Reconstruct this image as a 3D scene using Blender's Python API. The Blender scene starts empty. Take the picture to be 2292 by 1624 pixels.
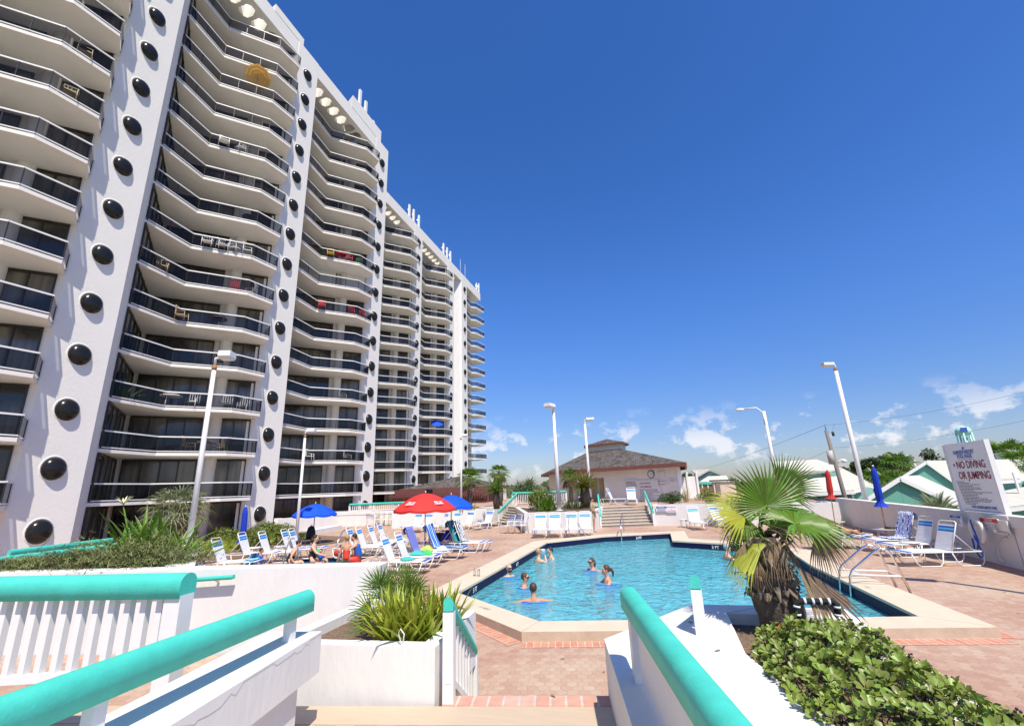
import bpy, bmesh, math, random
from math import sin, cos, pi, radians, sqrt, atan2
from mathutils import Vector, Matrix
random.seed(7)
V = Vector
scene = bpy.context.scene
col = scene.collection
# ------------------------------------------------------------------ camera (at the origin, 15.9 mm lens)
FPX, PITCH, ROLL, YAW = 1012.5, .2693, -.0353, .2845
_f = V((-sin(YAW)*cos(PITCH), cos(YAW)*cos(PITCH), sin(PITCH)))
_r0 = V((cos(YAW), sin(YAW), 0)); _u0 = _r0.cross(_f)
_r = _r0*cos(ROLL)+_u0*sin(ROLL); _u = -_r0*sin(ROLL)+_u0*cos(ROLL)
cam = bpy.data.cameras.new('camera'); cam.lens = 36*FPX/2292; cam.sensor_width = 36; cam.clip_start = .05; cam.clip_end = 6000
camo = bpy.data.objects.new('camera', cam); col.objects.link(camo); scene.camera = camo
m3 = Matrix((_r, _u, -_f)).transposed(); camo.matrix_world = m3.to_4x4()
def ray(u, v): return _r*((u-1146)/FPX) - _u*((v-812)/FPX) + _f
CR = {'A':(1400,1150,.3078),'B':(2050,1000,.4145),'C':(1300,1550,.3546),'D':(2000,1350,.4778),'E':(850,1580,.3363),'F':(2500,1300,.2772),
 'I':(550,1400,.2182),'J':(950,1400,.24),'K1':(1700,1650,.2931),'K2':(0,1560,.3486),'K4':(0,1500,.18325),'M1':(540,1530,.15707),'M2':(900,1530,.2356),
 'M3':(1460,1580,.17452),'C2':(500,0,.431),'C3':(0,700,.431),'C5':(700,700,.4927),'C6':(250,1250,.2463),'C7':(1080,560,.1847),'C8':(1080,1280,.1745),'M5':(2020,1340,.17452),'G':(1450,1250,.2155),'S':(1,1,1)}
def px(c, x, y):
    a = CR[c]; return ((a[0]+x*a[2])*.764, (a[1]+y*a[2])*.764)
def gz(c, x, y, z=-2.4):                      # survey helper: where a sight line meets the level z
    d = ray(*px(c, x, y)); return d*(z/d.z)
def gy(c, x, y, Y):
    d = ray(*px(c, x, y)); return d*(Y/d.y)
def gx(c, x, y, X):
    d = ray(*px(c, x, y)); return d*(X/d.x)
DZ, LZ, TZ = -2.4, -1.65, -1.35                # pool deck, landing, upper terrace
AX = V((-.203, .979, 0)); NX = V((.979, .203, 0)); UP = V((0,0,1))
# ------------------------------------------------------------------ materials
MATS = {}
def nt(name):
    m = bpy.data.materials.new(name); m.use_nodes = True; t = m.node_tree
    return m, t, t.nodes['Principled BSDF'], t.nodes, t.links
def M(name, c, rough=.6, metal=0, spec=.5, vary=0, vs=3, bump=0, bs=40, island=0, trans=0, c2=None, coat=0, stretch=None):
    if name in MATS: return MATS[name]
    m, t, b, N, L = nt(name)
    b.inputs['Base Color'].default_value = (*c, 1); b.inputs['Roughness'].default_value = rough
    b.inputs['Metallic'].default_value = metal; b.inputs['Specular IOR Level'].default_value = spec
    if coat: b.inputs['Coat Weight'].default_value = coat; b.inputs['Coat Roughness'].default_value = .1
    tc = N.new('ShaderNodeTexCoord'); src = tc.outputs['Object']
    if stretch:
        mp = N.new('ShaderNodeMapping'); mp.inputs['Scale'].default_value = stretch; L.new(src, mp.inputs[0]); src = mp.outputs[0]
    if vary or c2:
        n = N.new('ShaderNodeTexNoise'); n.inputs['Scale'].default_value = vs; n.inputs['Detail'].default_value = 6; n.inputs['Roughness'].default_value = .65
        L.new(src, n.inputs['Vector'])
        r = N.new('ShaderNodeValToRGB'); r.color_ramp.elements[0].position = .3; r.color_ramp.elements[1].position = .7
        a = tuple(x*(1-vary) for x in c); bcol = c2 or tuple(min(1, x*(1+vary)) for x in c)
        r.color_ramp.elements[0].color = (*a, 1); r.color_ramp.elements[1].color = (*bcol, 1)
        L.new(n.outputs['Fac'], r.inputs[0]); out = r.outputs[0]
        if island:
            g = N.new('ShaderNodeNewGeometry'); h = N.new('ShaderNodeHueSaturation')
            mr = N.new('ShaderNodeMapRange'); mr.inputs[3].default_value = 1-island; mr.inputs[4].default_value = 1+island
            L.new(g.outputs['Random Per Island'], mr.inputs[0]); L.new(mr.outputs[0], h.inputs['Value'])
            mr2 = N.new('ShaderNodeMapRange'); mr2.inputs[3].default_value = .47; mr2.inputs[4].default_value = .52
            L.new(g.outputs['Random Per Island'], mr2.inputs[0]); L.new(mr2.outputs[0], h.inputs['Hue'])
            L.new(out, h.inputs['Color']); out = h.outputs[0]
        L.new(out, b.inputs['Base Color'])
        colout = out
    else: colout = None
    if bump:
        n2 = N.new('ShaderNodeTexNoise'); n2.inputs['Scale'].default_value = bs; n2.inputs['Detail'].default_value = 5
        L.new(src, n2.inputs['Vector'])
        bp = N.new('ShaderNodeBump'); bp.inputs['Strength'].default_value = bump; bp.inputs['Distance'].default_value = .02
        L.new(n2.outputs['Fac'], bp.inputs['Height']); L.new(bp.outputs[0], b.inputs['Normal'])
    if trans:
        tr = N.new('ShaderNodeBsdfTranslucent'); mx = N.new('ShaderNodeMixShader'); mx.inputs[0].default_value = trans
        tr.inputs['Color'].default_value = (*[min(1, x*1.6) for x in c], 1)
        if colout: L.new(colout, tr.inputs['Color'])
        L.new(b.outputs[0], mx.inputs[1]); L.new(tr.outputs[0], mx.inputs[2]); L.new(mx.outputs[0], N['Material Output'].inputs[0])
    MATS[name] = m; return m
def glassmat(name, tint, alpha, rough=.03, refl=.35):
    m, t, b, N, L = nt(name)
    tr = N.new('ShaderNodeBsdfTransparent'); tr.inputs[0].default_value = (*tint, 1)
    gl = N.new('ShaderNodeBsdfGlossy'); gl.inputs['Roughness'].default_value = rough; gl.inputs[0].default_value = (.62,.62,.62,1)
    fr = N.new('ShaderNodeFresnel'); fr.inputs[0].default_value = 1.3
    df = N.new('ShaderNodeBsdfDiffuse'); df.inputs[0].default_value = (*[x*.25 for x in tint], 1)
    m1 = N.new('ShaderNodeMixShader'); m1.inputs[0].default_value = alpha
    L.new(tr.outputs[0], m1.inputs[1]); L.new(df.outputs[0], m1.inputs[2])
    mx = N.new('ShaderNodeMixShader'); L.new(fr.outputs[0], mx.inputs[0]); L.new(m1.outputs[0], mx.inputs[1]); L.new(gl.outputs[0], mx.inputs[2])
    L.new(mx.outputs[0], N['Material Output'].inputs[0]); MATS[name] = m; return m
M('stucco', (.70,.68,.65), .85, vary=.06, vs=1.8, bump=.2, bs=18, stretch=(1,1,.35))
M('pillar_stucco', (.76,.735,.68), .85, vary=.025, vs=.5, bump=.45, bs=8)
M('slab', (.74,.71,.655), .8, vary=.05, vs=.8)
M('white_paint', (.72,.71,.69), .45, vary=.03, vs=8)
M('white_metal', (.76,.76,.74), .35)
M('cream_wall', (.78,.74,.66), .8, vary=.05, vs=1)
M('dome', (.014,.013,.012), .2, spec=.35)
M('frame_dark', (.022,.02,.018), .35)
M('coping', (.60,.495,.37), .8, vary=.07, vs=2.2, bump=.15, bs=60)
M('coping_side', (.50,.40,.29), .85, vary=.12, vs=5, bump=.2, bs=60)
M('boards', (.50,.39,.28), .7, vary=.06, vs=3, bump=.1, bs=50, stretch=(1,8,1))
M('bark_mulch', (.19,.125,.08), .95, vary=.55, vs=45, bump=1, bs=70)
M('soil', (.12,.08,.05), .95, vary=.4, vs=20)
M('table_grey', (.42,.40,.37), .6, vary=.08, vs=9); M('shaded_riser', (.30,.25,.21), .9, vary=.2, vs=6); M('step_tread', (.52,.45,.38), .85, vary=.12, vs=5)  # riser colour darker than the tread: the shadow on the risers painted in
M('steel', (.72,.71,.69), .18, metal=1)
M('rust', (.33,.17,.07), .8, vary=.3, vs=30)
M('dark', (.02,.02,.022), .6); M('black_fabric', (.012,.012,.014), .9)
M('strap', (.78,.78,.79), .5); M('blue_strap', (.02,.13,.55), .5); M('cyan_strap', (.10,.52,.78), .5); M('pale_blue_strap', (.16,.36,.75), .5)
M('umb_blue', (.0,.09,.78), .75, trans=.25, vary=.03, vs=4); M('umb_red', (.62,.035,.028), .75, trans=.2, vary=.04, vs=4)
M('umb_dark_blue', (.0,.035,.42), .8, vary=.1, vs=9); M('umb_dark_red', (.45,.02,.018), .8, vary=.1, vs=9)
M('wood', (.55,.33,.14), .5, vary=.15, vs=8, stretch=(8,8,1)); M('grey_wood', (.20,.17,.15), .9, vary=.25, vs=10, stretch=(9,9,1))
M('navy_tile', (.006,.009,.045), .6, spec=.2, vary=.2, vs=30)
M('skin_light', (.60,.36,.25), .55, vary=.04, vs=9); M('skin_tan', (.44,.23,.13), .55, vary=.05, vs=9); M('skin_red', (.55,.27,.18), .55, vary=.05, vs=9)
M('hair_dark', (.018,.012,.009), .6); M('hair_brown', (.07,.03,.015), .6); M('hair_blond', (.38,.22,.08), .6); M('hair_grey', (.42,.40,.37), .7)
M('khaki', (.36,.30,.19), .8, vary=.08, vs=8); M('swim_red', (.62,.05,.03), .6); M('swim_blue', (.01,.10,.42), .6); M('swim_black', (.012,.012,.016), .6)
M('foam_blue', (.01,.09,.50), .7)
# stucco window wall glass with curtains (vertical pleats), per floor
def curtain(name, c1, c2, sc, rough=.08):
    m, t, b, N, L = nt(name)
    tc = N.new('ShaderNodeTexCoord'); mp = N.new('ShaderNodeMapping'); mp.inputs['Scale'].default_value = (sc, sc, .05)
    n = N.new('ShaderNodeTexNoise'); n.inputs['Scale'].default_value = 1; n.inputs['Detail'].default_value = 3
    w = N.new('ShaderNodeTexNoise'); w.inputs['Scale'].default_value = .35; w.inputs['Detail'].default_value = 1
    oi = N.new('ShaderNodeObjectInfo'); ad = N.new('ShaderNodeVectorMath'); ad.operation = 'ADD'
    sc2 = N.new('ShaderNodeVectorMath'); sc2.operation = 'SCALE'; sc2.inputs[3].default_value = 40
    cb = N.new('ShaderNodeCombineXYZ'); L.new(oi.outputs['Random'], cb.inputs[0]); L.new(oi.outputs['Random'], cb.inputs[1]); L.new(cb.outputs[0], sc2.inputs[0])
    L.new(tc.outputs['Object'], mp.inputs[0]); L.new(mp.outputs[0], ad.inputs[0]); L.new(sc2.outputs[0], ad.inputs[1])
    L.new(mp.outputs[0], n.inputs['Vector'])
    ad2 = N.new('ShaderNodeVectorMath'); ad2.operation = 'ADD'; L.new(tc.outputs['Object'], ad2.inputs[0]); L.new(sc2.outputs[0], ad2.inputs[1]); L.new(ad2.outputs[0], w.inputs['Vector'])
    mp2 = N.new('ShaderNodeMath'); mp2.operation = 'MULTIPLY'
    r1 = N.new('ShaderNodeMapRange'); r1.inputs[1].default_value = .35; r1.inputs[2].default_value = .65
    r2 = N.new('ShaderNodeMapRange'); r2.inputs[1].default_value = .42; r2.inputs[2].default_value = .56
    L.new(n.outputs['Fac'], r1.inputs[0]); L.new(w.outputs['Fac'], r2.inputs[0])
    mr = N.new('ShaderNodeMapRange'); mr.inputs[3].default_value = .55; mr.inputs[4].default_value = 1; L.new(r1.outputs[0], mr.inputs[0])
    L.new(mr.outputs[0], mp2.inputs[0]); L.new(r2.outputs[0], mp2.inputs[1])
    mx = N.new('ShaderNodeMix'); mx.data_type = 'RGBA'; mx.inputs[6].default_value = (*c1, 1); mx.inputs[7].default_value = (*c2, 1)
    L.new(mp2.outputs[0], mx.inputs[0]); L.new(mx.outputs[2], b.inputs['Base Color'])
    b.inputs['Roughness'].default_value = rough; b.inputs['Specular IOR Level'].default_value = .6
    MATS[name] = m; return m
curtain('window_glass', (.012,.013,.016), (.17,.155,.125), 5)
M('dark_glass', (.010,.010,.012), .06, spec=.6)
glassmat('rail_glass', (.44,.44,.45), .04)
glassmat('clear', (.9,.93,.95), .05)
# pavers: pale salmon and cream hexagons; a node grid, so that the joints stay put on the deck
def pavers():
    m, t, b, N, L = nt('pavers')
    tc = N.new('ShaderNodeTexCoord'); mp = N.new('ShaderNodeMapping'); mp.inputs['Scale'].default_value = (7.2,7.2,1); mp.inputs['Rotation'].default_value = (0,0,-.2)
    L.new(tc.outputs['Object'], mp.inputs[0])
    nz = N.new('ShaderNodeTexNoise'); nz.inputs['Scale'].default_value = 9; L.new(tc.outputs['Object'], nz.inputs['Vector'])
    def vm(op, a, bb=None, cc=None):
        n = N.new('ShaderNodeVectorMath'); n.operation = op
        for i, x in enumerate((a, bb, cc)):
            if x is None: continue
            if isinstance(x, tuple): n.inputs[i].default_value = x
            else: L.new(x, n.inputs[i])
        return n
    wob = vm('SCALE', nz.outputs['Color']); wob.inputs[3].default_value = .22
    flat = vm('MULTIPLY', vm('ADD', mp.outputs[0], wob.outputs[0]).outputs[0], (1,1,0)).outputs[0]
    s = (.5, .8660254, 1)
    a = vm('WRAP', flat, s, tuple(-x for x in s)).outputs[0]
    bb = vm('WRAP', vm('SUBTRACT', flat, (.5,.8660254,0)).outputs[0], s, tuple(-x for x in s)).outputs[0]
    da = vm('DOT_PRODUCT', a, a).outputs['Value']; db = vm('DOT_PRODUCT', bb, bb).outputs['Value']
    lt = N.new('ShaderNodeMath'); lt.operation = 'LESS_THAN'; L.new(da, lt.inputs[0]); L.new(db, lt.inputs[1])
    mx = N.new('ShaderNodeMix'); mx.data_type = 'VECTOR'; L.new(lt.outputs[0], mx.inputs[0]); L.new(bb, mx.inputs[4]); L.new(a, mx.inputs[5])
    g = mx.outputs[1]; idv = vm('SUBTRACT', flat, g).outputs[0]
    ab = vm('ABSOLUTE', g).outputs[0]
    d1 = vm('DOT_PRODUCT', ab, (.5,.8660254,0)).outputs['Value']
    sx = N.new('ShaderNodeSeparateXYZ'); L.new(ab, sx.inputs[0])
    mxm = N.new('ShaderNodeMath'); mxm.operation = 'MAXIMUM'; L.new(d1, mxm.inputs[0]); L.new(sx.outputs[0], mxm.inputs[1])
    ed = N.new('ShaderNodeMapRange'); ed.inputs[1].default_value = .455; ed.inputs[2].default_value = .49; L.new(mxm.outputs[0], ed.inputs[0])
    wn = N.new('ShaderNodeTexWhiteNoise'); L.new(idv, wn.inputs['Vector'])
    big = N.new('ShaderNodeTexNoise'); big.inputs['Scale'].default_value = .55; big.inputs['Detail'].default_value = 5; L.new(tc.outputs['Object'], big.inputs['Vector'])
    am = N.new('ShaderNodeMath'); am.operation = 'MULTIPLY_ADD'; am.inputs[1].default_value = .36; L.new(wn.outputs[0], am.inputs[0])
    bm2 = N.new('ShaderNodeMath'); bm2.operation = 'MULTIPLY_ADD'; bm2.inputs[1].default_value = 1.2; bm2.inputs[2].default_value = -.28; L.new(big.outputs['Fac'], bm2.inputs[0]); L.new(bm2.outputs[0], am.inputs[2])
    r = N.new('ShaderNodeValToRGB'); e = r.color_ramp.elements
    e[0].position = .1; e[0].color = (.34,.185,.13,1); e[1].position = .9; e[1].color = (.49,.38,.28,1)
    k = e.new(.42); k.color = (.41,.26,.185,1); k = e.new(.65); k.color = (.45,.315,.23,1)
    L.new(am.outputs[0], r.inputs[0])
    fine = N.new('ShaderNodeTexNoise'); fine.inputs['Scale'].default_value = 24; fine.inputs['Detail'].default_value = 6; L.new(tc.outputs['Object'], fine.inputs['Vector'])
    fr = N.new('ShaderNodeMapRange'); fr.inputs[3].default_value = .84; fr.inputs[4].default_value = 1.14; L.new(fine.outputs['Fac'], fr.inputs[0])
    hs = N.new('ShaderNodeHueSaturation'); L.new(r.outputs[0], hs.inputs['Color']); L.new(fr.outputs[0], hs.inputs['Value'])
    jm = N.new('ShaderNodeMix'); jm.data_type = 'RGBA'; jm.inputs[7].default_value = (.33,.24,.18,1); L.new(hs.outputs[0], jm.inputs[6])
    em = N.new('ShaderNodeMath'); em.operation = 'MULTIPLY'; em.inputs[1].default_value = .65; L.new(ed.outputs[0], em.inputs[0]); L.new(em.outputs[0], jm.inputs[0])
    L.new(jm.outputs[2], b.inputs['Base Color']); b.inputs['Roughness'].default_value = .85
    bp = N.new('ShaderNodeBump'); bp.inputs['Strength'].default_value = .4; bp.inputs['Distance'].default_value = .01; bp.invert = True
    L.new(ed.outputs[0], bp.inputs['Height']); L.new(bp.outputs[0], b.inputs['Normal'])
    MATS['pavers'] = m
pavers()
def bricks(name, c1, c2, cm, scale, w, h, rot=0, mortar=.02, off=0.0, bumpd=.01, freq=2):
    m, t, b, N, L = nt(name)
    tc = N.new('ShaderNodeTexCoord'); mp = N.new('ShaderNodeMapping'); mp.inputs['Rotation'].default_value = (0,0,rot); L.new(tc.outputs['UV' if name.startswith('uv') else 'Object'], mp.inputs[0])
    bt = N.new('ShaderNodeTexBrick'); bt.inputs['Scale'].default_value = scale; bt.inputs['Brick Width'].default_value = w; bt.inputs['Row Height'].default_value = h
    bt.inputs['Mortar Size'].default_value = mortar; bt.inputs['Color1'].default_value = (*c1,1); bt.inputs['Color2'].default_value = (*c2,1); bt.inputs['Mortar'].default_value = (*cm,1)
    bt.offset = off; bt.offset_frequency = freq
    L.new(mp.outputs[0], bt.inputs['Vector'])
    n = N.new('ShaderNodeTexNoise'); n.inputs['Scale'].default_value = 12; n.inputs['Detail'].default_value = 6; L.new(tc.outputs['Object'], n.inputs['Vector'])
    r = N.new('ShaderNodeMapRange'); r.inputs[3].default_value = .7; r.inputs[4].default_value = 1.3; L.new(n.outputs['Fac'], r.inputs[0])
    h2 = N.new('ShaderNodeHueSaturation'); L.new(bt.outputs['Color'], h2.inputs['Color']); L.new(r.outputs[0], h2.inputs['Value'])
    L.new(h2.outputs[0], b.inputs['Base Color']); b.inputs['Roughness'].default_value = .85
    bp = N.new('ShaderNodeBump'); bp.inputs['Strength'].default_value = .6; bp.inputs['Distance'].default_value = bumpd; bp.invert = True
    L.new(bt.outputs['Fac'], bp.inputs['Height']); L.new(bp.outputs[0], b.inputs['Normal']); MATS[name] = m
bricks('uv_brick', (.52,.27,.20), (.60,.36,.28), (.50,.45,.38), 1, .125, .25, mortar=.011)
bricks('uv_brick_fine', (.46,.19,.12), (.52,.25,.17), (.55,.48,.40), 1, .115, .23, mortar=.006)
bricks('shingle', (.055,.045,.04), (.16,.14,.125), (.022,.018,.016), 1, .28, .26, mortar=.02, off=.5, bumpd=.05)
bricks('green_siding', (.24,.46,.37), (.25,.48,.385), (.16,.33,.26), 1, 50, .22, mortar=.012)
bricks('dark_green_siding', (.13,.34,.265), (.14,.35,.275), (.08,.22,.17), 1, 50, .22, mortar=.012)
bricks('metal_roof', (.52,.50,.43), (.54,.52,.45), (.36,.35,.30), 1, .45, 60, mortar=.012)
M('bar_red', (.16,.055,.05), .7, vary=.15, vs=6); M('bright_stucco', (.84,.83,.79), .8, vary=.03, vs=1.5); M('trim_white', (.74,.74,.71), .6); M('red_fascia', (.22,.085,.065), .6, vary=.15, vs=6)
# leaves
M('leaf_palm', (.13,.24,.025), .45, vary=.22, vs=3, island=.3, trans=.35)
M('leaf_palm_yellow', (.42,.46,.05), .5, vary=.18, vs=5, island=.15, trans=.35)
M('leaf_strap', (.36,.42,.045), .4, vary=.35, vs=6, island=.3, trans=.3)
M('leaf_bright', (.13,.27,.025), .4, vary=.3, vs=5, island=.3, trans=.35)
M('leaf_shrub', (.20,.27,.045), .42, vary=.25, vs=6, island=.38, trans=.2)
M('leaf_dark', (.05,.095,.02), .5, vary=.3, vs=1.2, island=.4, trans=.2)
M('leaf_hedge', (.14,.18,.025), .5, vary=.4, vs=1.5, island=.4, trans=.2)
M('leaf_grey', (.24,.28,.14), .6, vary=.25, vs=4, island=.35, trans=.3)
M('leaf_juniper', (.15,.175,.055), .8, vary=.45, vs=2.5, island=.35)
M('leaf_sago', (.20,.21,.025), .45, vary=.35, vs=2, island=.3, trans=.25)
M('leaf_dead', (.25,.18,.105), .9, vary=.3, vs=6, island=.3, trans=.2)
M('leaf_tree', (.055,.085,.02), .6, vary=.35, vs=.5, island=.45, trans=.2)
M('trunk', (.15,.12,.09), .95, vary=.35, vs=8, bump=.8, bs=25); M('trunk_dark', (.10,.075,.055), .95, vary=.4, vs=14, bump=.9, bs=40)
M('boot', (.19,.145,.10), .9, vary=.4, vs=10, bump=.5, bs=40)
M('berry', (.022,.012,.02), .5); M('orange_leaf', (.55,.13,.02), .5); M('dry_grass', (.33,.28,.11), .9, vary=.3, vs=2, island=.3)
def teal():
    m = M('teal_paint', (.055,.50,.40), .6, vary=.09, vs=7, bump=.12, bs=60); N, L = m.node_tree.nodes, m.node_tree.links
    b = N['Principled BSDF']; src = b.inputs['Base Color'].links[0].from_socket; n = N.new('ShaderNodeTexNoise'); n.inputs['Scale'].default_value = 23; n.inputs['Detail'].default_value = 8; n.inputs['Roughness'].default_value = .75
    tc = N.new('ShaderNodeTexCoord'); L.new(tc.outputs['Object'], n.inputs['Vector']); r = N.new('ShaderNodeMapRange'); r.inputs[1].default_value = .67; r.inputs[2].default_value = .70; r.inputs[4].default_value = .55; L.new(n.outputs['Fac'], r.inputs[0])
    mx = N.new('ShaderNodeMix'); mx.data_type = 'RGBA'; mx.inputs[7].default_value = (.30,.42,.36,1); L.new(r.outputs[0], mx.inputs[0]); L.new(src, mx.inputs[6]); L.new(mx.outputs[2], b.inputs['Base Color']); return m
teal()
# water: clear surface, caustic light net painted into its transparent tint, with rippled reflections
def water(name='pool_water', tint=(.80,.955,.985)):
    m, t, b, N, L = nt(name)
    tc = N.new('ShaderNodeTexCoord')
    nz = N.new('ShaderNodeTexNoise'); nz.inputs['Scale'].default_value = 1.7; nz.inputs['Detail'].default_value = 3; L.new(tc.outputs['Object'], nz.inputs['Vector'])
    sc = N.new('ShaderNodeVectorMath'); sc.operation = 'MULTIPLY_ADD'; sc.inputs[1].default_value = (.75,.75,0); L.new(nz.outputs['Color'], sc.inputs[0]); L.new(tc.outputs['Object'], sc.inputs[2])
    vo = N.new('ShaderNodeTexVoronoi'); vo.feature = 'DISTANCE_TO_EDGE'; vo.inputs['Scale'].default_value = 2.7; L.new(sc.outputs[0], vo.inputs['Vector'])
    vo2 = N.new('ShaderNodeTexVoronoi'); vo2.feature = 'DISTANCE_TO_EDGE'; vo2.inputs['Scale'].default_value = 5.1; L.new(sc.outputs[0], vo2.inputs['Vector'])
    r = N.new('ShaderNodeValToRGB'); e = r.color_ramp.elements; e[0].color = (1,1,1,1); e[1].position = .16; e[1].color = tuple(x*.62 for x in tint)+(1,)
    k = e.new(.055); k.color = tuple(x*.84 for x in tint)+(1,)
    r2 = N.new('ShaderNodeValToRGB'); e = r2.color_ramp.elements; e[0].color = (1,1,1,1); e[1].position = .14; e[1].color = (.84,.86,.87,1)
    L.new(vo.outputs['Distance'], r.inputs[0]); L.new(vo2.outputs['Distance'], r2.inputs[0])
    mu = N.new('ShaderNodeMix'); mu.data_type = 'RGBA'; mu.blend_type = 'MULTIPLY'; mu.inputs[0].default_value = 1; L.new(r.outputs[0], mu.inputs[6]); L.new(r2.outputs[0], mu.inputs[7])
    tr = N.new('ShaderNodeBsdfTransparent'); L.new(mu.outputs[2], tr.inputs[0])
    gl = N.new('ShaderNodeBsdfGlossy'); gl.inputs['Roughness'].default_value = .07
    fr = N.new('ShaderNodeFresnel'); fr.inputs[0].default_value = 1.33
    n3 = N.new('ShaderNodeTexNoise'); n3.inputs['Scale'].default_value = 3.8; n3.inputs['Detail'].default_value = 4; n3.inputs['Distortion'].default_value = .6; L.new(tc.outputs['Object'], n3.inputs['Vector'])
    bp = N.new('ShaderNodeBump'); bp.inputs['Strength'].default_value = 1; bp.inputs['Distance'].default_value = .14; L.new(n3.outputs['Fac'], bp.inputs['Height'])
    L.new(bp.outputs[0], gl.inputs['Normal']); L.new(bp.outputs[0], fr.inputs['Normal'])
    df = N.new('ShaderNodeBsdfDiffuse'); df.inputs[0].default_value = (.20,.74,.86,1); m0 = N.new('ShaderNodeMixShader'); m0.inputs[0].default_value = .42; L.new(bp.outputs[0], df.inputs['Normal'])
    L.new(tr.outputs[0], m0.inputs[1]); L.new(df.outputs[0], m0.inputs[2])
    mx = N.new('ShaderNodeMixShader'); L.new(fr.outputs[0], mx.inputs[0]); L.new(m0.outputs[0], mx.inputs[1]); L.new(gl.outputs[0], mx.inputs[2])
    L.new(mx.outputs[0], N['Material Output'].inputs[0]); MATS[name] = m
water()
M('pool_plaster', (.22,.80,.93), .7, vary=.05, vs=1.0)
M('pool_step', (.42,.66,.74), .7, vary=.05, vs=1.5)
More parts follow.
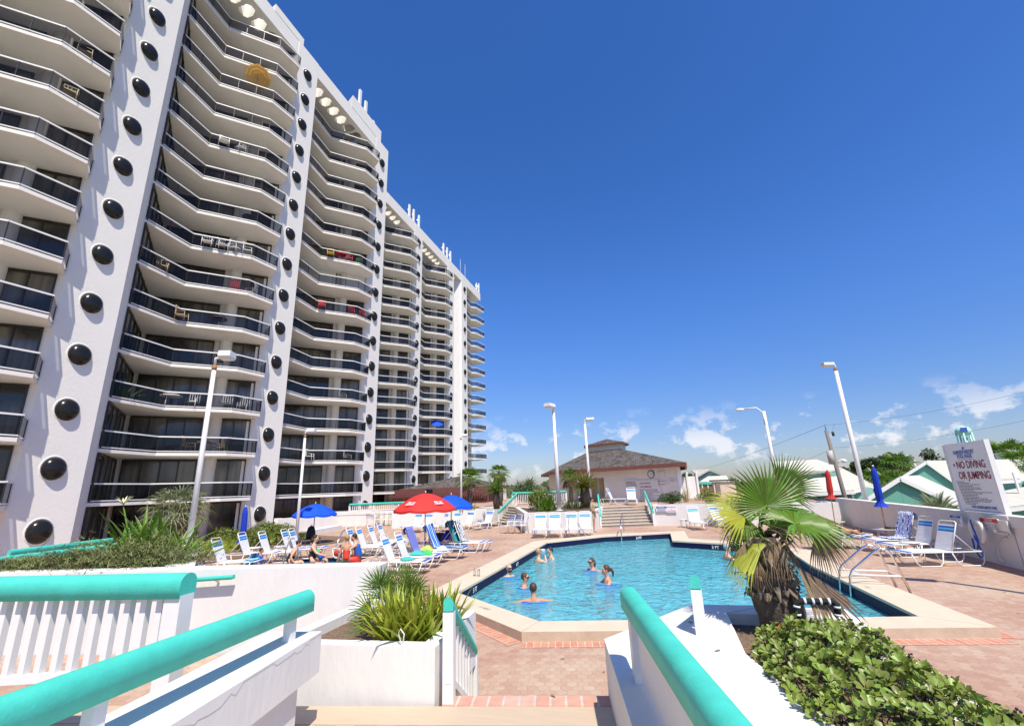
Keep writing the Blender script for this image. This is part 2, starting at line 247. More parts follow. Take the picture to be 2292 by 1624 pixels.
# ------------------------------------------------------------------ mesh builder
class MB:
    def __init__(s): s.v = []; s.f = []; s.m = []; s.s = []; s.uv = {}
    def add(s, vs, fs, mi=0, smooth=False):
        o = len(s.v); s.v += [V(x) for x in vs]
        for f in fs: s.f.append([o+i for i in f]); s.m.append(mi); s.s.append(smooth)
        return s
    def box(s, c, size, rz=0, mi=0, rot=None):
        R = rot or Matrix.Rotation(rz, 3, 'Z'); c = V(c); h = V(size)/2
        vs = [c + R @ V((x*h.x, y*h.y, z*h.z)) for x in (-1,1) for y in (-1,1) for z in (-1,1)]
        return s.add(vs, [(0,1,3,2),(4,6,7,5),(0,4,5,1),(2,3,7,6),(0,2,6,4),(1,5,7,3)], mi)
    def beam(s, a, b, w, h, mi=0, up=UP):      # box from a to b, width w, height h, centred
        a, b = V(a), V(b); d = (b-a); l = d.length; d.normalize(); x = d.cross(up).normalized(); u = x.cross(d)
        R = Matrix((x, d, u)).transposed(); return s.box((a+b)/2, (w, l, h), rot=R, mi=mi)
    def prism(s, poly, z0, z1, mi=0, cap_mi=None):
        n = len(poly); area = sum(poly[i][0]*poly[(i+1) % n][1]-poly[(i+1) % n][0]*poly[i][1] for i in range(n))
        if area < 0: poly = poly[::-1]
        vs = [V((p[0], p[1], z0)) for p in poly]+[V((p[0], p[1], z1)) for p in poly]
        s.add(vs, [tuple(range(n-1, -1, -1))]+[(i, (i+1) % n, n+(i+1) % n, n+i) for i in range(n)], mi)
        return s.add([V((p[0], p[1], z1)) for p in poly], [tuple(range(n))], mi if cap_mi is None else cap_mi)
    def tube(s, pts, r, seg=6, mi=0, cap=True, smooth=True):
        pts = [V(p) for p in pts]; n = len(pts); rs = r if isinstance(r, (list, tuple)) else [r]*n; vs = []; prev = None
        for i, p in enumerate(pts):
            d = (pts[min(i+1, n-1)]-pts[max(i-1, 0)]).normalized()
            x = d.orthogonal().normalized() if prev is None else (prev - d*prev.dot(d)).normalized()
            prev = x; y = d.cross(x)
            vs += [p+(x*cos(2*pi*k/seg)+y*sin(2*pi*k/seg))*rs[i] for k in range(seg)]
        fs = [(i*seg+k, i*seg+(k+1) % seg, (i+1)*seg+(k+1) % seg, (i+1)*seg+k) for i in range(n-1) for k in range(seg)]
        if cap: fs += [tuple(range(seg-1, -1, -1)), tuple(range((n-1)*seg, n*seg))]
        return s.add(vs, fs, mi, smooth)
    def cyl(s, c, r, h, seg=16, mi=0, r2=None, smooth=True):
        c = V(c); return s.tube([c, c+V((0,0,h))], [r, r if r2 is None else r2], seg, mi, True, smooth)
    def lathe(s, prof, c=(0,0,0), seg=20, mi=0, sc=(1,1), smooth=True, a0=0, a1=2*pi):
        c = V(c); vs = []; full = abs(a1-a0-2*pi) < 1e-6; n = seg if full else seg+1
        for r, z in prof: vs += [c+V((r*cos(a0+(a1-a0)*k/seg)*sc[0], r*sin(a0+(a1-a0)*k/seg)*sc[1], z)) for k in range(n)]
        fs = [(i*n+k, i*n+(k+1) % n, (i+1)*n+(k+1) % n, (i+1)*n+k) for i in range(len(prof)-1) for k in range(n if full else n-1)]
        return s.add(vs, fs, mi, smooth)
    def ball(s, c, r, seg=10, mi=0, rot=None, zmin=-1):
        r = V(r) if not isinstance(r, (int, float)) else V((r, r, r)); c = V(c); R = rot or Matrix.Identity(3); vs = []; rings = seg//2+1
        for i in range(rings+1):
            t = -pi/2+pi*i/rings; zz = max(sin(t), zmin)
            vs += [c+R @ V((cos(t)*cos(2*pi*k/seg)*r.x, cos(t)*sin(2*pi*k/seg)*r.y, zz*r.z)) for k in range(seg)]
        fs = [(i*seg+k, i*seg+(k+1) % seg, (i+1)*seg+(k+1) % seg, (i+1)*seg+k) for i in range(rings) for k in range(seg)]
        return s.add(vs, fs, mi, True)
    def blade(s, base, d, length, w, droop=.3, up=UP, n=3, mi=0, fold=.25, taper0=.7):   # narrow folded leaf
        base = V(base); d = V(d).normalized(); side = d.cross(up)
        side = side.normalized() if side.length > 1e-3 else V((1,0,0)); vs = []; p = base.copy(); dd = d.copy()
        for i in range(n+1):
            t = i/n; ww = w*(taper0+(1-taper0)*min(1, t*3))*(1-t**2.2)*.5; nrm = side.cross(dd).normalized()
            vs += [p-side*ww+nrm*ww*fold*2, p, p+side*ww+nrm*ww*fold*2]
            p = p+dd*(length/n); dd = (dd-UP*(droop/n)*2*t-UP*.02).normalized()
        fs = []
        for i in range(n): a = i*3; fs += [(a, a+1, a+4, a+3), (a+1, a+2, a+5, a+4)]
        return s.add(vs, fs, mi, True)
    def leaf(s, c, n, t, l, w, mi=0):            # diamond leaf
        b = n.cross(t); return s.add([c, c+t*l*.5+b*w*.5, c+t*l, c+t*l*.5-b*w*.5], [(0,1,2,3)], mi)
    def build(s, name, mats, parent=None, label=None, cat=None, group=None, kind=None, world=True, uvf=None):
        me = bpy.data.meshes.new(name)
        off = V(parent_loc(parent)) if (parent is not None and world) else V((0,0,0))
        me.from_pydata([x-off for x in s.v], [], s.f)
        if isinstance(mats, str): mats = [mats]
        for x in mats: me.materials.append(MATS[x])
        me.polygons.foreach_set('material_index', s.m); me.polygons.foreach_set('use_smooth', s.s)
        if uvf:
            ul = me.uv_layers.new(name='UVMap'); vs = s.v
            for p in me.polygons:
                for li in p.loop_indices: ul.data[li].uv = uvf(vs[me.loops[li].vertex_index])
        me.update(); o = bpy.data.objects.new(name, me); col.objects.link(o)
        if parent is not None: o.parent = parent
        tag(o, label, cat, group, kind); return o
def parent_loc(p):
    l = V(p.location); q = p.parent
    while q is not None: l += q.location; q = q.parent
    return l
def tag(o, label=None, cat=None, group=None, kind=None):
    if label: o['label'] = label
    if cat: o['category'] = cat
    if group: o['group'] = group
    if kind: o['kind'] = kind
    return o
def thing(name, loc, label, cat, group=None, rz=0):
    o = bpy.data.objects.new(name, None); col.objects.link(o); o.location = loc; o.rotation_euler = (0,0,rz); o.empty_display_size = .2
    return tag(o, label, cat, group)
def copy_tree(o, parent=None):
    c = o.copy(); col.objects.link(c); c.parent = parent
    for ch in list(o.children):
        copy_tree(ch, c)
    return c
def dup(o, loc, rz, label, group=None):
    c = copy_tree(o); c.location = loc; c.rotation_euler = (0,0,rz); c['label'] = label
    if group: c['group'] = group
    return c
def text(s, size, org, right, up, mat, parent, name='lettering', bold=0, align='LEFT', wx=1.0):
    cu = bpy.data.curves.new('t', 'FONT'); cu.body = s; cu.size = size; cu.align_x = align; cu.offset = bold; cu.extrude = 0; cu.resolution_u = 3
    ob = bpy.data.objects.new('t', cu); col.objects.link(ob); dg = bpy.context.evaluated_depsgraph_get()
    me0 = bpy.data.meshes.new_from_object(ob.evaluated_get(dg)); bpy.data.objects.remove(ob)
    r, u = V(right).normalized(), V(up).normalized(); org = V(org)
    mb = MB(); mb.add([org+r*v.co.x*wx+u*v.co.y for v in me0.vertices], [tuple(p.vertices) for p in me0.polygons]); bpy.data.meshes.remove(me0)
    return mb.build(name, mat, parent)
# ================================================================== the tower
FL = 2.6; XF = -25.1
tower = thing('apartment_tower', (-27, 25, DZ), 'huge white high rise with stacked zigzag balconies and round black bubble windows', 'apartment building')
def pillar(yp, x, z1=37.8, wR=1.0, wL=.35):
    pts = [(x, yp-1.2), (x, yp+1.2), (x-wR, yp+1.2+wR*.88), (x-wR-.8, yp+.9), (x-1.5, yp-.5), (x-wL, yp-1.2-wL)]
    MB().prism(pts, DZ-.2, z1).build('pillar', 'pillar_stucco', tower)
for yp in (2.07, 13.67, 25.25, 36.95): pillar(yp, XF)
for yp in (53.4, 64.9, 70.75): pillar(yp, XF-4.2)
# one bubble window, shared by every copy
bub = MB(); prof = [(.50,0),(.49,.06),(.44,.14),(.33,.22),(.18,.265),(.0,.28)]
vs = []; seg = 20
for r, h in prof: vs += [V((h, r*.93*cos(2*pi*k/seg), r*sin(2*pi*k/seg))) for k in range(seg)]
bub.add(vs, [(i*seg+k, i*seg+(k+1) % seg, (i+1)*seg+(k+1) % seg, (i+1)*seg+k) for i in range(5) for k in range(seg)], 0, True)
ring = []
for r, h in ((.56,-.01),(.55,.008),(.50,.004)): ring += [V((h, r*.93*cos(2*pi*k/seg)-.02, r*sin(2*pi*k/seg)+.02)) for k in range(seg)]
bub.add(ring, [(i*seg+k, i*seg+(k+1) % seg, (i+1)*seg+(k+1) % seg, (i+1)*seg+k) for i in range(2) for k in range(seg)], 1, True)
bub0 = None; pl = V(tower.location)
def place(o0, mbfn, name, mats, loc):
    if o0 is None:
        o = mbfn.build(name, mats, tower, world=False); o.location = loc-pl; return o
    c = o0.copy(); col.objects.link(c); c.parent = tower; c.location = loc-pl
    for ch in o0.children: d = ch.copy(); col.objects.link(d); d.parent = c
    return c
for yp, x, k0 in ((2.07,XF,0),(13.67,XF,0),(25.25,XF,0),(36.95,XF,0),(53.4,XF-4.2,0),(64.9,XF-4.2,0),(70.75,XF-4.2,1)):
    for k in range(k0, 15):
        o = place(bub0, bub, 'bubble_window', ['dome','pillar_stucco'], V((x+.005, yp, -1.1+FL*k)))
        if bub0 is None: bub0 = o
# walls of one bay (zigzag in plan), full height; local y measured from the left pillar's centre, x from the facade plane
W_A, W_AP, W_B = V((-.9,2.0,0)), V((-5.0,5.6,0)), V((-.1,10.35,0))
def bay_wall(yp, x):
    mb = MB(); o = V((x, yp, 0)); n = .35
    a, p, b = W_A+o, W_AP+o, W_B+o
    mb.prism([(a.x,a.y),(p.x,p.y),(b.x,b.y),(b.x-.4,b.y+.1),(p.x-.5,p.y),(a.x-.4,a.y-.2)], DZ-.2, 36.4)
    c = a.lerp(b, 0)  # round column standing before the long wall
    mb.cyl((x-1.55, yp+8.75, DZ-.2), .36, 38.8, 14)
    mb.build('wall', 'stucco', tower)
def window_unit():
    mb = MB(); fr = .055
    def unit(t0, t1, a, b, panes, side):
        d = (b-a).normalized(); n = V((d.y, -d.x, 0))*side
        p, q = a+d*t0, a+d*t1; z0, z1 = .04, 2.40
        mb.add([p+n*.05+UP*z0, q+n*.05+UP*z0, q+n*.05+UP*z1, p+n*.05+UP*z1], [(0,1,2,3)], 1)
        for i in range(panes+1):
            c = p.lerp(q, i/panes)+n*.075; mb.box((c.x, c.y, (z0+z1)/2), (.07,.07,z1-z0), atan2(d.y, d.x), 0)
        for z, h in ((z0+.03,.06),(z1-.06,.12)):
            mb.beam(p+n*.07+UP*z, q+n*.07+UP*z, .05, h, 0)
    unit(.35, 6.0*.66, W_AP, W_B, 4, 1); unit(4.80, 6.62, W_AP, W_B, 2, 1); unit(.4, 5.2, W_A, W_AP, 4, 1)
    return mb
def slab_mb():
    P = [(-1.2,2.25),(-1.55,5.35),(.85,7.75),(1.12,9.6),(-.05,10.35),(-.3,10.5),(-5.1,5.6)]
    mb = MB().prism(P, -.17, 0); return mb
RL = [V((-1.2,2.25,0)), V((-1.55,5.35,0)), V((.85,7.75,0)), V((1.12,9.6,0)), V((.02,10.32,0))]
def rail_mb(poly):
    mb = MB()
    for a, b in zip(poly[:-1], poly[1:]):
        mb.beam(a+UP*.90, b+UP*.90, .075, .07, 0); mb.beam(a+UP*.08, b+UP*.08, .05, .05, 0)
    return mb
def post_glass(poly):
    g, p = MB(), MB()
    for a, b in zip(poly[:-1], poly[1:]):
        l = (b-a).length; n = max(1, round(l/1.25)); d = (b-a).normalized()
        g.add([a+d*.02+UP*.1, b-d*.02+UP*.1, b-d*.02+UP*.87, a+d*.02+UP*.87], [(0,1,2,3)])
        for i in range(n+1):
            c = a.lerp(b, i/n); p.box((c.x, c.y, .46), (.035,.035,.86), atan2(d.y, d.x))
    return g, p
protos = {}
def balcony(kind, poly, slab, loc):
    if kind not in protos:
        s = slab.build('balcony', 'slab', tower, world=False); s.location = loc-pl
        r = rail_mb(poly); g, p = post_glass(poly); r.add(p.v, p.f, 1); r.build('railing', ['white_paint','frame_dark'], s, world=False)
        g.build('glass_panel', 'rail_glass', s, world=False)
        protos[kind] = s; return s
    return place(protos[kind], None, '', None, loc)
wu = None; bays = [(2.07,XF),(13.67,XF),(25.25,XF),(41.9,XF-4.2),(53.4,XF-4.2)]
shutters = {(25.25, 5)}
wumb = window_unit()
for yp, x in bays:
    bay_wall(yp, x)
    for k in range(-1, 14):
        z = FL*k
        o = place(wu, wumb, 'window', ['frame_dark','window_glass'], V((x, yp, z)))
        if wu is None: wu = o
        if k >= 0: balcony('a', RL, slab_mb(), V((x, yp, z)))
# closed storm shutters on one balcony of the second bay
mb = MB(); a, p, b = (w+V((XF, 25.25, 0)) for w in (W_A, W_AP, W_B))
d = (b-p).normalized(); n = V((d.y,-d.x,0)); zz = FL*7
for t0, t1 in ((.35,3.9),(4.95,6.6)):
    cnt = int((t1-t0)/.16)
    for i in range(cnt):
        c = p+d*(t0+(i+.5)*(t1-t0)/cnt)+n*(.14+.015*(i % 2)); mb.box((c.x,c.y,zz+1.22), (.16,.03,2.4), atan2(d.y,d.x))
mb.build('storm_shutter', 'white_metal', tower)
# the blank white return wall between the last two pillars, and the end balconies
mb = MB(); x = XF-4.2
mb.prism([(x-2.8,66.6),(x-.1,69.5),(x-.6,70),(x-3.3,67.1)], DZ-.2, 36.4)
mb.prism([(x-1,66),(x-3.2,67.2),(x-3.4,66.9),(x-1.2,65.7)], DZ-.2, 36.4)
mb.build('wall', 'stucco', tower)
mb = MB().prism([(x-1.0,72.0),(x-3.2,76.5),(x-3.5,76.5),(x-3.5,71.2)], DZ-.2, 36.4); mb.cyl((x-1.7,76.6,DZ-.2), .45, 38.8, 14); mb.build('wall', 'stucco', tower)
EP = [V((-.35,71.7,0)), V((-.6,75.5,0)), V((.15,76.1,0)), V((.75,78.9,0)), V((-1.5,79.6,0))]
for k in range(0, 14):
    if 'e' not in protos:
        e0 = EP[0].copy(); loc = V((x, 0, FL*k))
    balcony('e', EP, MB().prism([(q.x,q.y) for q in EP]+[(-3.4,79.0),(-3.4,71.5)], -.17, 0), V((x, 0, FL*k)))
mbw = MB()
mbw.add([V((-1.05,72.05,.04)),V((-3.1,76.4,.04)),V((-3.1,76.4,2.4)),V((-1.05,72.05,2.4))], [(0,1,2,3)], 1)
for t in (0,.33,.66,1): c = V((-1.0,72.05,1.22)).lerp(V((-3.05,76.4,1.22)), t); mbw.box(c, (.08,.08,2.36), 0, 0)
w0 = None
for k in range(0, 14):
    o = place(w0, mbw, 'window', ['frame_dark','window_glass'], V((x+.05, 0, FL*k)))
    if w0 is None: w0 = o
# roof: fascia beam with a row of open wells behind it
def roof(y0, y1, x, wells, zt):
    mb = MB(); zb = 36.4
    mb.box(((x-.28), (y0+y1)/2, (zb+zt)/2), (.5, y1-y0, zt-zb))
    mb.box((x-1.75-3.5, (y0+y1)/2, (zb+zt)/2), (7.0, y1-y0, zt-zb-.004))
    segs = []; prev = y0
    for (a, b) in wells+[(y1, y1)]:
        if a-prev > .02: segs.append((prev, a))
        prev = b
    for a, b in segs: mb.box((x-1.14, (a+b)/2, (zb+zt)/2-.01), (1.22, b-a, zt-zb-.03))
    for a, b in wells:                    # the wells are cut with chamfered corners
        c = .22
        for (cx, cy, sx, sy) in ((x-.53,a,-1,1),(x-.53,b,-1,-1),(x-1.75,a,1,1),(x-1.75,b,1,-1)):
            mb.prism([(cx,cy),(cx+sx*c,cy),(cx,cy+sy*c)], zb+.004, zt-.05)
    mb.box((x-1.87, (y0+y1)/2, zt+.45), (.2, y1-y0, .9))
    return mb
def wl(y0, n, p=1.15, w=.86): return [(y0+i*p, y0+i*p+w) for i in range(n)]
r1 = roof(-6, 37.85, XF, wl(4.6,6)+wl(16.0,6)+wl(27.4,6), 37.8)
r1.prism([(XF-.01,31.4),(XF-.01,36.6),(XF-3,36.6),(XF-3,33)], 37.79, 39.25); r1.prism([(XF-.01,21.3),(XF-.01,24.5),(XF-3,24.5),(XF-3,22)], 37.79, 38.5)
r1.prism([(XF-.01,8),(XF-.01,13),(XF-3,13),(XF-3,9.5)], 37.79, 39.0)
r1.box((XF-4.5, 33.5, 39.2), (3, 5, 2.8))
r1.build('roof', 'pillar_stucco', tower)
r2 = roof(38, 79.2, XF-4.2, wl(44.2,5)+wl(55.9,6)+wl(66.6,2), 38.0)
r2.build('roof', 'pillar_stucco', tower)
MB().prism([(XF-1.2,37.6),(XF-9,37.6),(XF-9,38.4),(XF-1.2,38.4)], DZ, 37.79).prism([(-42,-6),(-33,-6),(-33,79),(-42,79)], DZ, 37.2).build('wall', 'stucco', tower)
# antennas standing on the roof edge, each one a thing
ant0 = thing('antenna', (0,0,0), 'x', 'antenna', 'panel antennas on the tower roof')
MB().box((0,0,1.35), (.22,.30,2.1)).build('antenna_panel', 'white_metal', ant0, world=False)
MB().tube([(-.22,0,0),(-.22,0,2.6)], .05, 6).box((-.14,0,.9),(.2,.08,.08)).box((-.14,0,1.9),(.2,.08,.08)).build('mounting_pole', 'steel', ant0, world=False)
spots = [('C2',1285,690,'tall panel antenna nearest the stepped roof block, front of its cluster of three'),('C2',1325,740,'shorter panel antenna in the middle of the nearest roof cluster'),('C2',1378,815,'lone panel antenna at the far end of the nearest roof cluster'),
 ('C7',645,375,'thick white panel antenna first on the lower roof line'),('C7',712,465,'middle panel antenna of the first trio on the lower roof line'),('C7',795,545,'third panel antenna of the first trio on the lower roof line'),
 ('C7',1187,990,'first panel antenna of the second trio on the lower roof line'),('C7',1245,1050,'middle panel antenna of the second trio on the lower roof line'),('C7',1297,1108,'third panel antenna of the second trio on the lower roof line'),
 ('C7',1712,1560,'small panel antenna near the far roof corner'),('C7',1748,1590,'tall white panel antenna at the very end of the roof')]
for i, (c, a, b, lab) in enumerate(spots):
    X = XF-.4 if c == 'C2' else XF-4.6
    p = gx(c, a, b, X); o = ant0 if i == 0 else copy_tree(ant0); o.location = (X, p.y, 39.2 if c == 'C2' and i < 2 else 37.95); o['label'] = lab
    if i in (1, 2, 9): o.scale = (1,1,.8)
mb = MB()
for i, (a, b) in enumerate(((1455,1275),(1530,1370))):
    p = gx('C7', a, b, XF-4.6); o = MB().tube([(0,0,0),(0,0,3.2)], [.05,.015], 6).box((0,0,.15),(.3,.3,.3)).build('whip_antenna', 'white_metal', None, ['thin whip antenna between the two roof clusters, nearer one','thin whip antenna just before the far roof corner'][i], 'antenna')
    o.location = (XF-4.6, p.y, 37.95)
# ground floor planter wall and step in front of the second bay
# ================================================================== ground, pool deck, pool
def xy(p): return (p.x, p.y)
Zc = -2.25
inner = [V((-4.55,10.47,0)), V((-2.17,8.54,0)), V((3.92,9.81,0)), V((3.78,14.75,0)), V((3.95,17.6,0)), V((2.75,19.2,0)), V((.47,20.44,0)), V((.49,23.56,0)), V((-2.41,22.25,0)), V((-4.57,20.0,0))]
outer = [V((-5.25,10.35,0)), V((-2.31,7.90,0)), V((4.70,9.33,0)), V((4.42,14.75,0)), V((4.62,17.7,0)), V((3.1,19.85,0)), V((1.15,21.2,0)), V((1.15,24.4,0)), V((-2.6,22.98,0)), V((-5.27,20.35,0))]
hot_in = [V((-13.0,14.0,0)), V((-10.6,14.6,0)), V((-10.9,16.4,0)), V((-13.4,15.9,0))]
def ring(mb, inn, out, z0, z1, mi_top=0, mi_side=1):
    n = len(inn)
    for i in range(n):
        a, b, c, d = inn[i], inn[(i+1) % n], out[(i+1) % n], out[i]
        mb.add([V((q.x,q.y,z1)) for q in (a,b,c,d)], [(0,3,2,1)], mi_top)
        mb.add([V((d.x,d.y,z0)),V((c.x,c.y,z0)),V((c.x,c.y,z1)),V((d.x,d.y,z1))], [(0,1,2,3)], mi_side)
# far ground, one sheet to the horizon with a hole under the deck
GZ = -6.5
mb = MB(); mb.add([V((-2500,-60,GZ)),V((2500,-60,GZ)),V((2500,2500,GZ)),V((-2500,2500,GZ))], [(0,1,2,3)])
M('ground_grass', (.13,.14,.055), .95, c2=(.34,.30,.20), vary=.2, vs=.06); mb.build('ground', 'ground_grass', kind='structure')
# deck: triangulated sheet with holes for the pool and the whirlpool
bm = bmesh.new()
def loop(pts, z): 
    vs = [bm.verts.new((p.x, p.y, z)) for p in pts]; return [bm.edges.new((vs[i], vs[(i+1) % len(vs)])) for i in range(len(vs))]
dk = [V((-40,-3,0)), V((-5.5,-3,0)), V((-5.5,3.5,0)), V((-2.4,4.1,0)), V((2.3,4.6,0)), V((8.6,2.0,0)), V((8.75,15,0)), V((9.5,27.75,0)), V((9.6,36,0)), V((-40,36,0))]
es = loop(dk, DZ)+loop([i.lerp(o, .5) for i, o in zip(inner, outer)], DZ)+loop(hot_in, DZ)
bmesh.ops.triangle_fill(bm, edges=es, use_beauty=True)
me = bpy.data.meshes.new('pool_deck'); bm.to_mesh(me); bm.free(); me.materials.append(MATS['pavers'])
for p in me.polygons:
    if p.normal.z < 0: p.flip()
tag(bpy.data.objects.new('pool_deck', me), kind='structure'); col.objects.link(bpy.data.objects['pool_deck'])
# near side pavers at deck level in front of the steps
# brick soldier course round the coping and along the wall
def course(name, pts, w, z, mat, closed=False):
    mb = MB(); uv = {}; s = 0; P = pts+([pts[0]] if closed else [])
    o = []
    for a, b in zip(P[:-1], P[1:]):
        d = (b-a).normalized(); n = V((d.y,-d.x,0)); l = (b-a).length; i0 = len(mb.v)
        mb.add([V((a.x,a.y,z)), V((b.x,b.y,z)), V((b.x+n.x*w,b.y+n.y*w,z)), V((a.x+n.x*w,a.y+n.y*w,z))], [(0,1,2,3)])
        o += [(s,0),(s+l,0),(s+l,w),(s,w)]; s += l
    ob = mb.build(name, mat, kind='structure'); ul = ob.data.uv_layers.new(name='UVMap')
    for p in ob.data.polygons:
        for li in p.loop_indices: ul.data[li].uv = o[ob.data.loops[li].vertex_index]
    for p in ob.data.polygons:
        if p.normal.z < 0: p.flip()
    return ob
course('brick_border', [outer[0], outer[1], outer[2], outer[3], outer[4]], .27, DZ+.004, 'uv_brick_fine')
course('brick_border', [outer[7], outer[8], outer[9], outer[0]], .25, DZ+.006, 'uv_brick_fine')
course('brick_border', [V((9.3,27.4,0)), V((8.52,15.0,0)), V((8.45,6,0))][::-1], -.42, DZ+.004, 'uv_brick_fine')
# coping
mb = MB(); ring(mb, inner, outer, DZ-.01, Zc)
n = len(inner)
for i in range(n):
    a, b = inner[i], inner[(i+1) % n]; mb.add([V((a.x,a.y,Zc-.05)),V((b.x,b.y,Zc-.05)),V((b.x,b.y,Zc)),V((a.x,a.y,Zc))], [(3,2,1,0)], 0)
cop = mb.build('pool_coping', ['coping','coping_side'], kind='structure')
M('joint', (.36,.30,.23), .9)
# basin: navy tile band, plaster walls and floor, steps at the far end
mb = MB()
tin = inner
for i in range(n):
    a, b = tin[i], tin[(i+1) % n]; d = (b-a).normalized(); nn = V((-d.y, d.x, 0))
    a2, b2 = a-nn*.0, b-nn*.0
    mb.add([V((a.x,a.y,Zc-.52)),V((b.x,b.y,Zc-.52)),V((b.x,b.y,Zc-.05)),V((a.x,a.y,Zc-.05))], [(3,2,1,0)], 0)
    mb.add([V((a.x,a.y,-3.6)),V((b.x,b.y,-3.6)),V((b.x,b.y,Zc-.52)),V((a.x,a.y,Zc-.52))], [(3,2,1,0)], 1)
mb.add([V((p.x,p.y,-3.55)) for p in tin], [tuple(range(n))], 1)
f2 = [V((-5.2,20.0,0)), V((.8,22.3,0)), V((.8,24.5,0)), V((-3,24,0))]
mb.build('pool_basin', ['navy_tile','pool_plaster'], kind='structure')
mb = MB()                                       # broad shallow steps
for k, (ya, zt) in enumerate(((-1.35,-3.2),(-1.0,-3.02),(-.65,-2.86),(-.3,-2.7))):
    a, b, c, d = V((-4.57,20.0,0)), V((-2.41,22.25,0)), V((.49,23.56,0)), V((.47,20.44,0))
    off = V((.3,-.95,0))*(-ya*1.9)
    poly = [(a.x+.03,a.y-.9+off.y*.3+.9),(b.x,b.y-.03),(c.x-.03,c.y-.03),(c.x-.03,c.y+off.y),(b.x+off.x*.5,b.y+off.y)]
    mb.prism(poly, -3.54, zt, 0)
mb.build('pool_step', 'pool_step', kind='structure')
MB().add([V((p.x,p.y,-2.50)) for p in tin], [tuple(range(n))]).build('water', 'pool_water', kind='structure')
# whirlpool
mb = MB(); h = hot_in
for i in range(4):
    a, b = h[i], h[(i+1) % 4]; mb.add([V((a.x,a.y,-3.1)),V((b.x,b.y,-3.1)),V((b.x,b.y,DZ+.03)),V((a.x,a.y,DZ+.03))], [(3,2,1,0)], 0)
mb.add([V((p.x,p.y,-3.1)) for p in h], [(0,1,2,3)], 1)
mb.build('whirlpool_basin', ['navy_tile','pool_plaster'], kind='structure')
MB().add([V((p.x,p.y,-2.52)) for p in h], [(0,1,2,3)]).build('whirlpool_water', 'pool_water', kind='structure')
# depth marks on the tile band and coping
def depth_mark(a, b, t, s, z, size=.13):
    a, b = V(a), V(b); d = (b-a).normalized(); nn = V((-d.y, d.x, 0)); p = a.lerp(b, t)
    return text(s, size, V((p.x,p.y,z))+nn*.004-d*.2, d, UP, 'trim_white', cop, 'depth_mark', .003)
depth_mark(inner[7]*1, inner[8]*1, .0, '', 0) if False else None
for (ia, ib, t, s) in ((8,7,.47,'3 FT'),(6,5,.6,'3 FT'),(5,4,.1,'3 FT'),(0,9,.5,'4 FT'),(0,9,.1,'5 FT')):
    a, b = inner[ia], inner[ib]; d = (b-a).normalized(); nn = V((d.y,-d.x,0)); p = a.lerp(b, t)
    for i, chs in enumerate([s]): text(chs, .15, V((p.x,p.y,-2.455))+nn*.004, d, UP, 'trim_white', cop, 'depth_mark', .004)
p0 = gz('C', 270, 620, Zc+.003); text('5 FEET', .12, gz('C',290,640,Zc+.003), V((.8,-.62,0)), V((.62,.8,0)), 'joint', cop, 'depth_mark', .002)
text('5 FT', .12, gz('D',1160,780,Zc+.003), V((.1,1,0)), V((-1,.1,0)), 'joint', cop, 'depth_mark', .002)
# coping joints
mb = MB()
for i in range(len(inner)):
    a, b, c, d = inner[i], inner[(i+1) % n], outer[(i+1) % n], outer[i]; l = (b-a).length; k = max(1, int(l/1.9))
    for j in range(k):
        t = j/k
        p, q = a.lerp(b, t), d.lerp(c, t); e = (b-a).normalized()*.004
        mb.add([V((p.x-e.x,p.y-e.y,Zc+.003)),V((q.x-e.x,q.y-e.y,Zc+.003)),V((q.x+e.x,q.y+e.y,Zc+.003)),V((p.x+e.x,p.y+e.y,Zc+.003))], [(0,1,2,3)])
mb.build('expansion_joint', 'joint', cop)
# ------------------------------------------------------------------ walls round the deck
def wallbox(name, a, b, th, z0, z1, label, cap=True, side=1, cat='wall', mat='stucco', capz=.28, parent=None):
    a, b = V((*a,0)), V((*b,0)); d = (b-a).normalized(); n2 = V((-d.y, d.x, 0))*side
    t = thing(name, (*xy((a+b)/2), z0), label, cat)
    mb = MB(); c = th*.5
    if cap:
        mb.prism([xy(a+n2*.03), xy(b+n2*.03), xy(b+n2*(th-.03)), xy(a+n2*(th-.03))], z0-.02, z1-capz)
        MB().prism([xy(a), xy(b), xy(b+n2*th), xy(a+n2*th)], z1-capz, z1).build('coping', mat, t)
    else: mb.prism([xy(a), xy(b), xy(b+n2*th), xy(a+n2*th)], z0-.02, z1)
    mb.build('wall_face', mat, t); return t
w_r = wallbox('boundary_wall', (8.45,4), (8.50,15.2), .32, DZ, -1.11, 'white boundary wall nearest right edge behind the life ring', side=-1)
w_r2 = wallbox('boundary_wall', (8.50,15.25), (9.36,29.7), .32, DZ, -1.11, 'long white boundary wall behind the loungers carrying the rules board', side=-1)
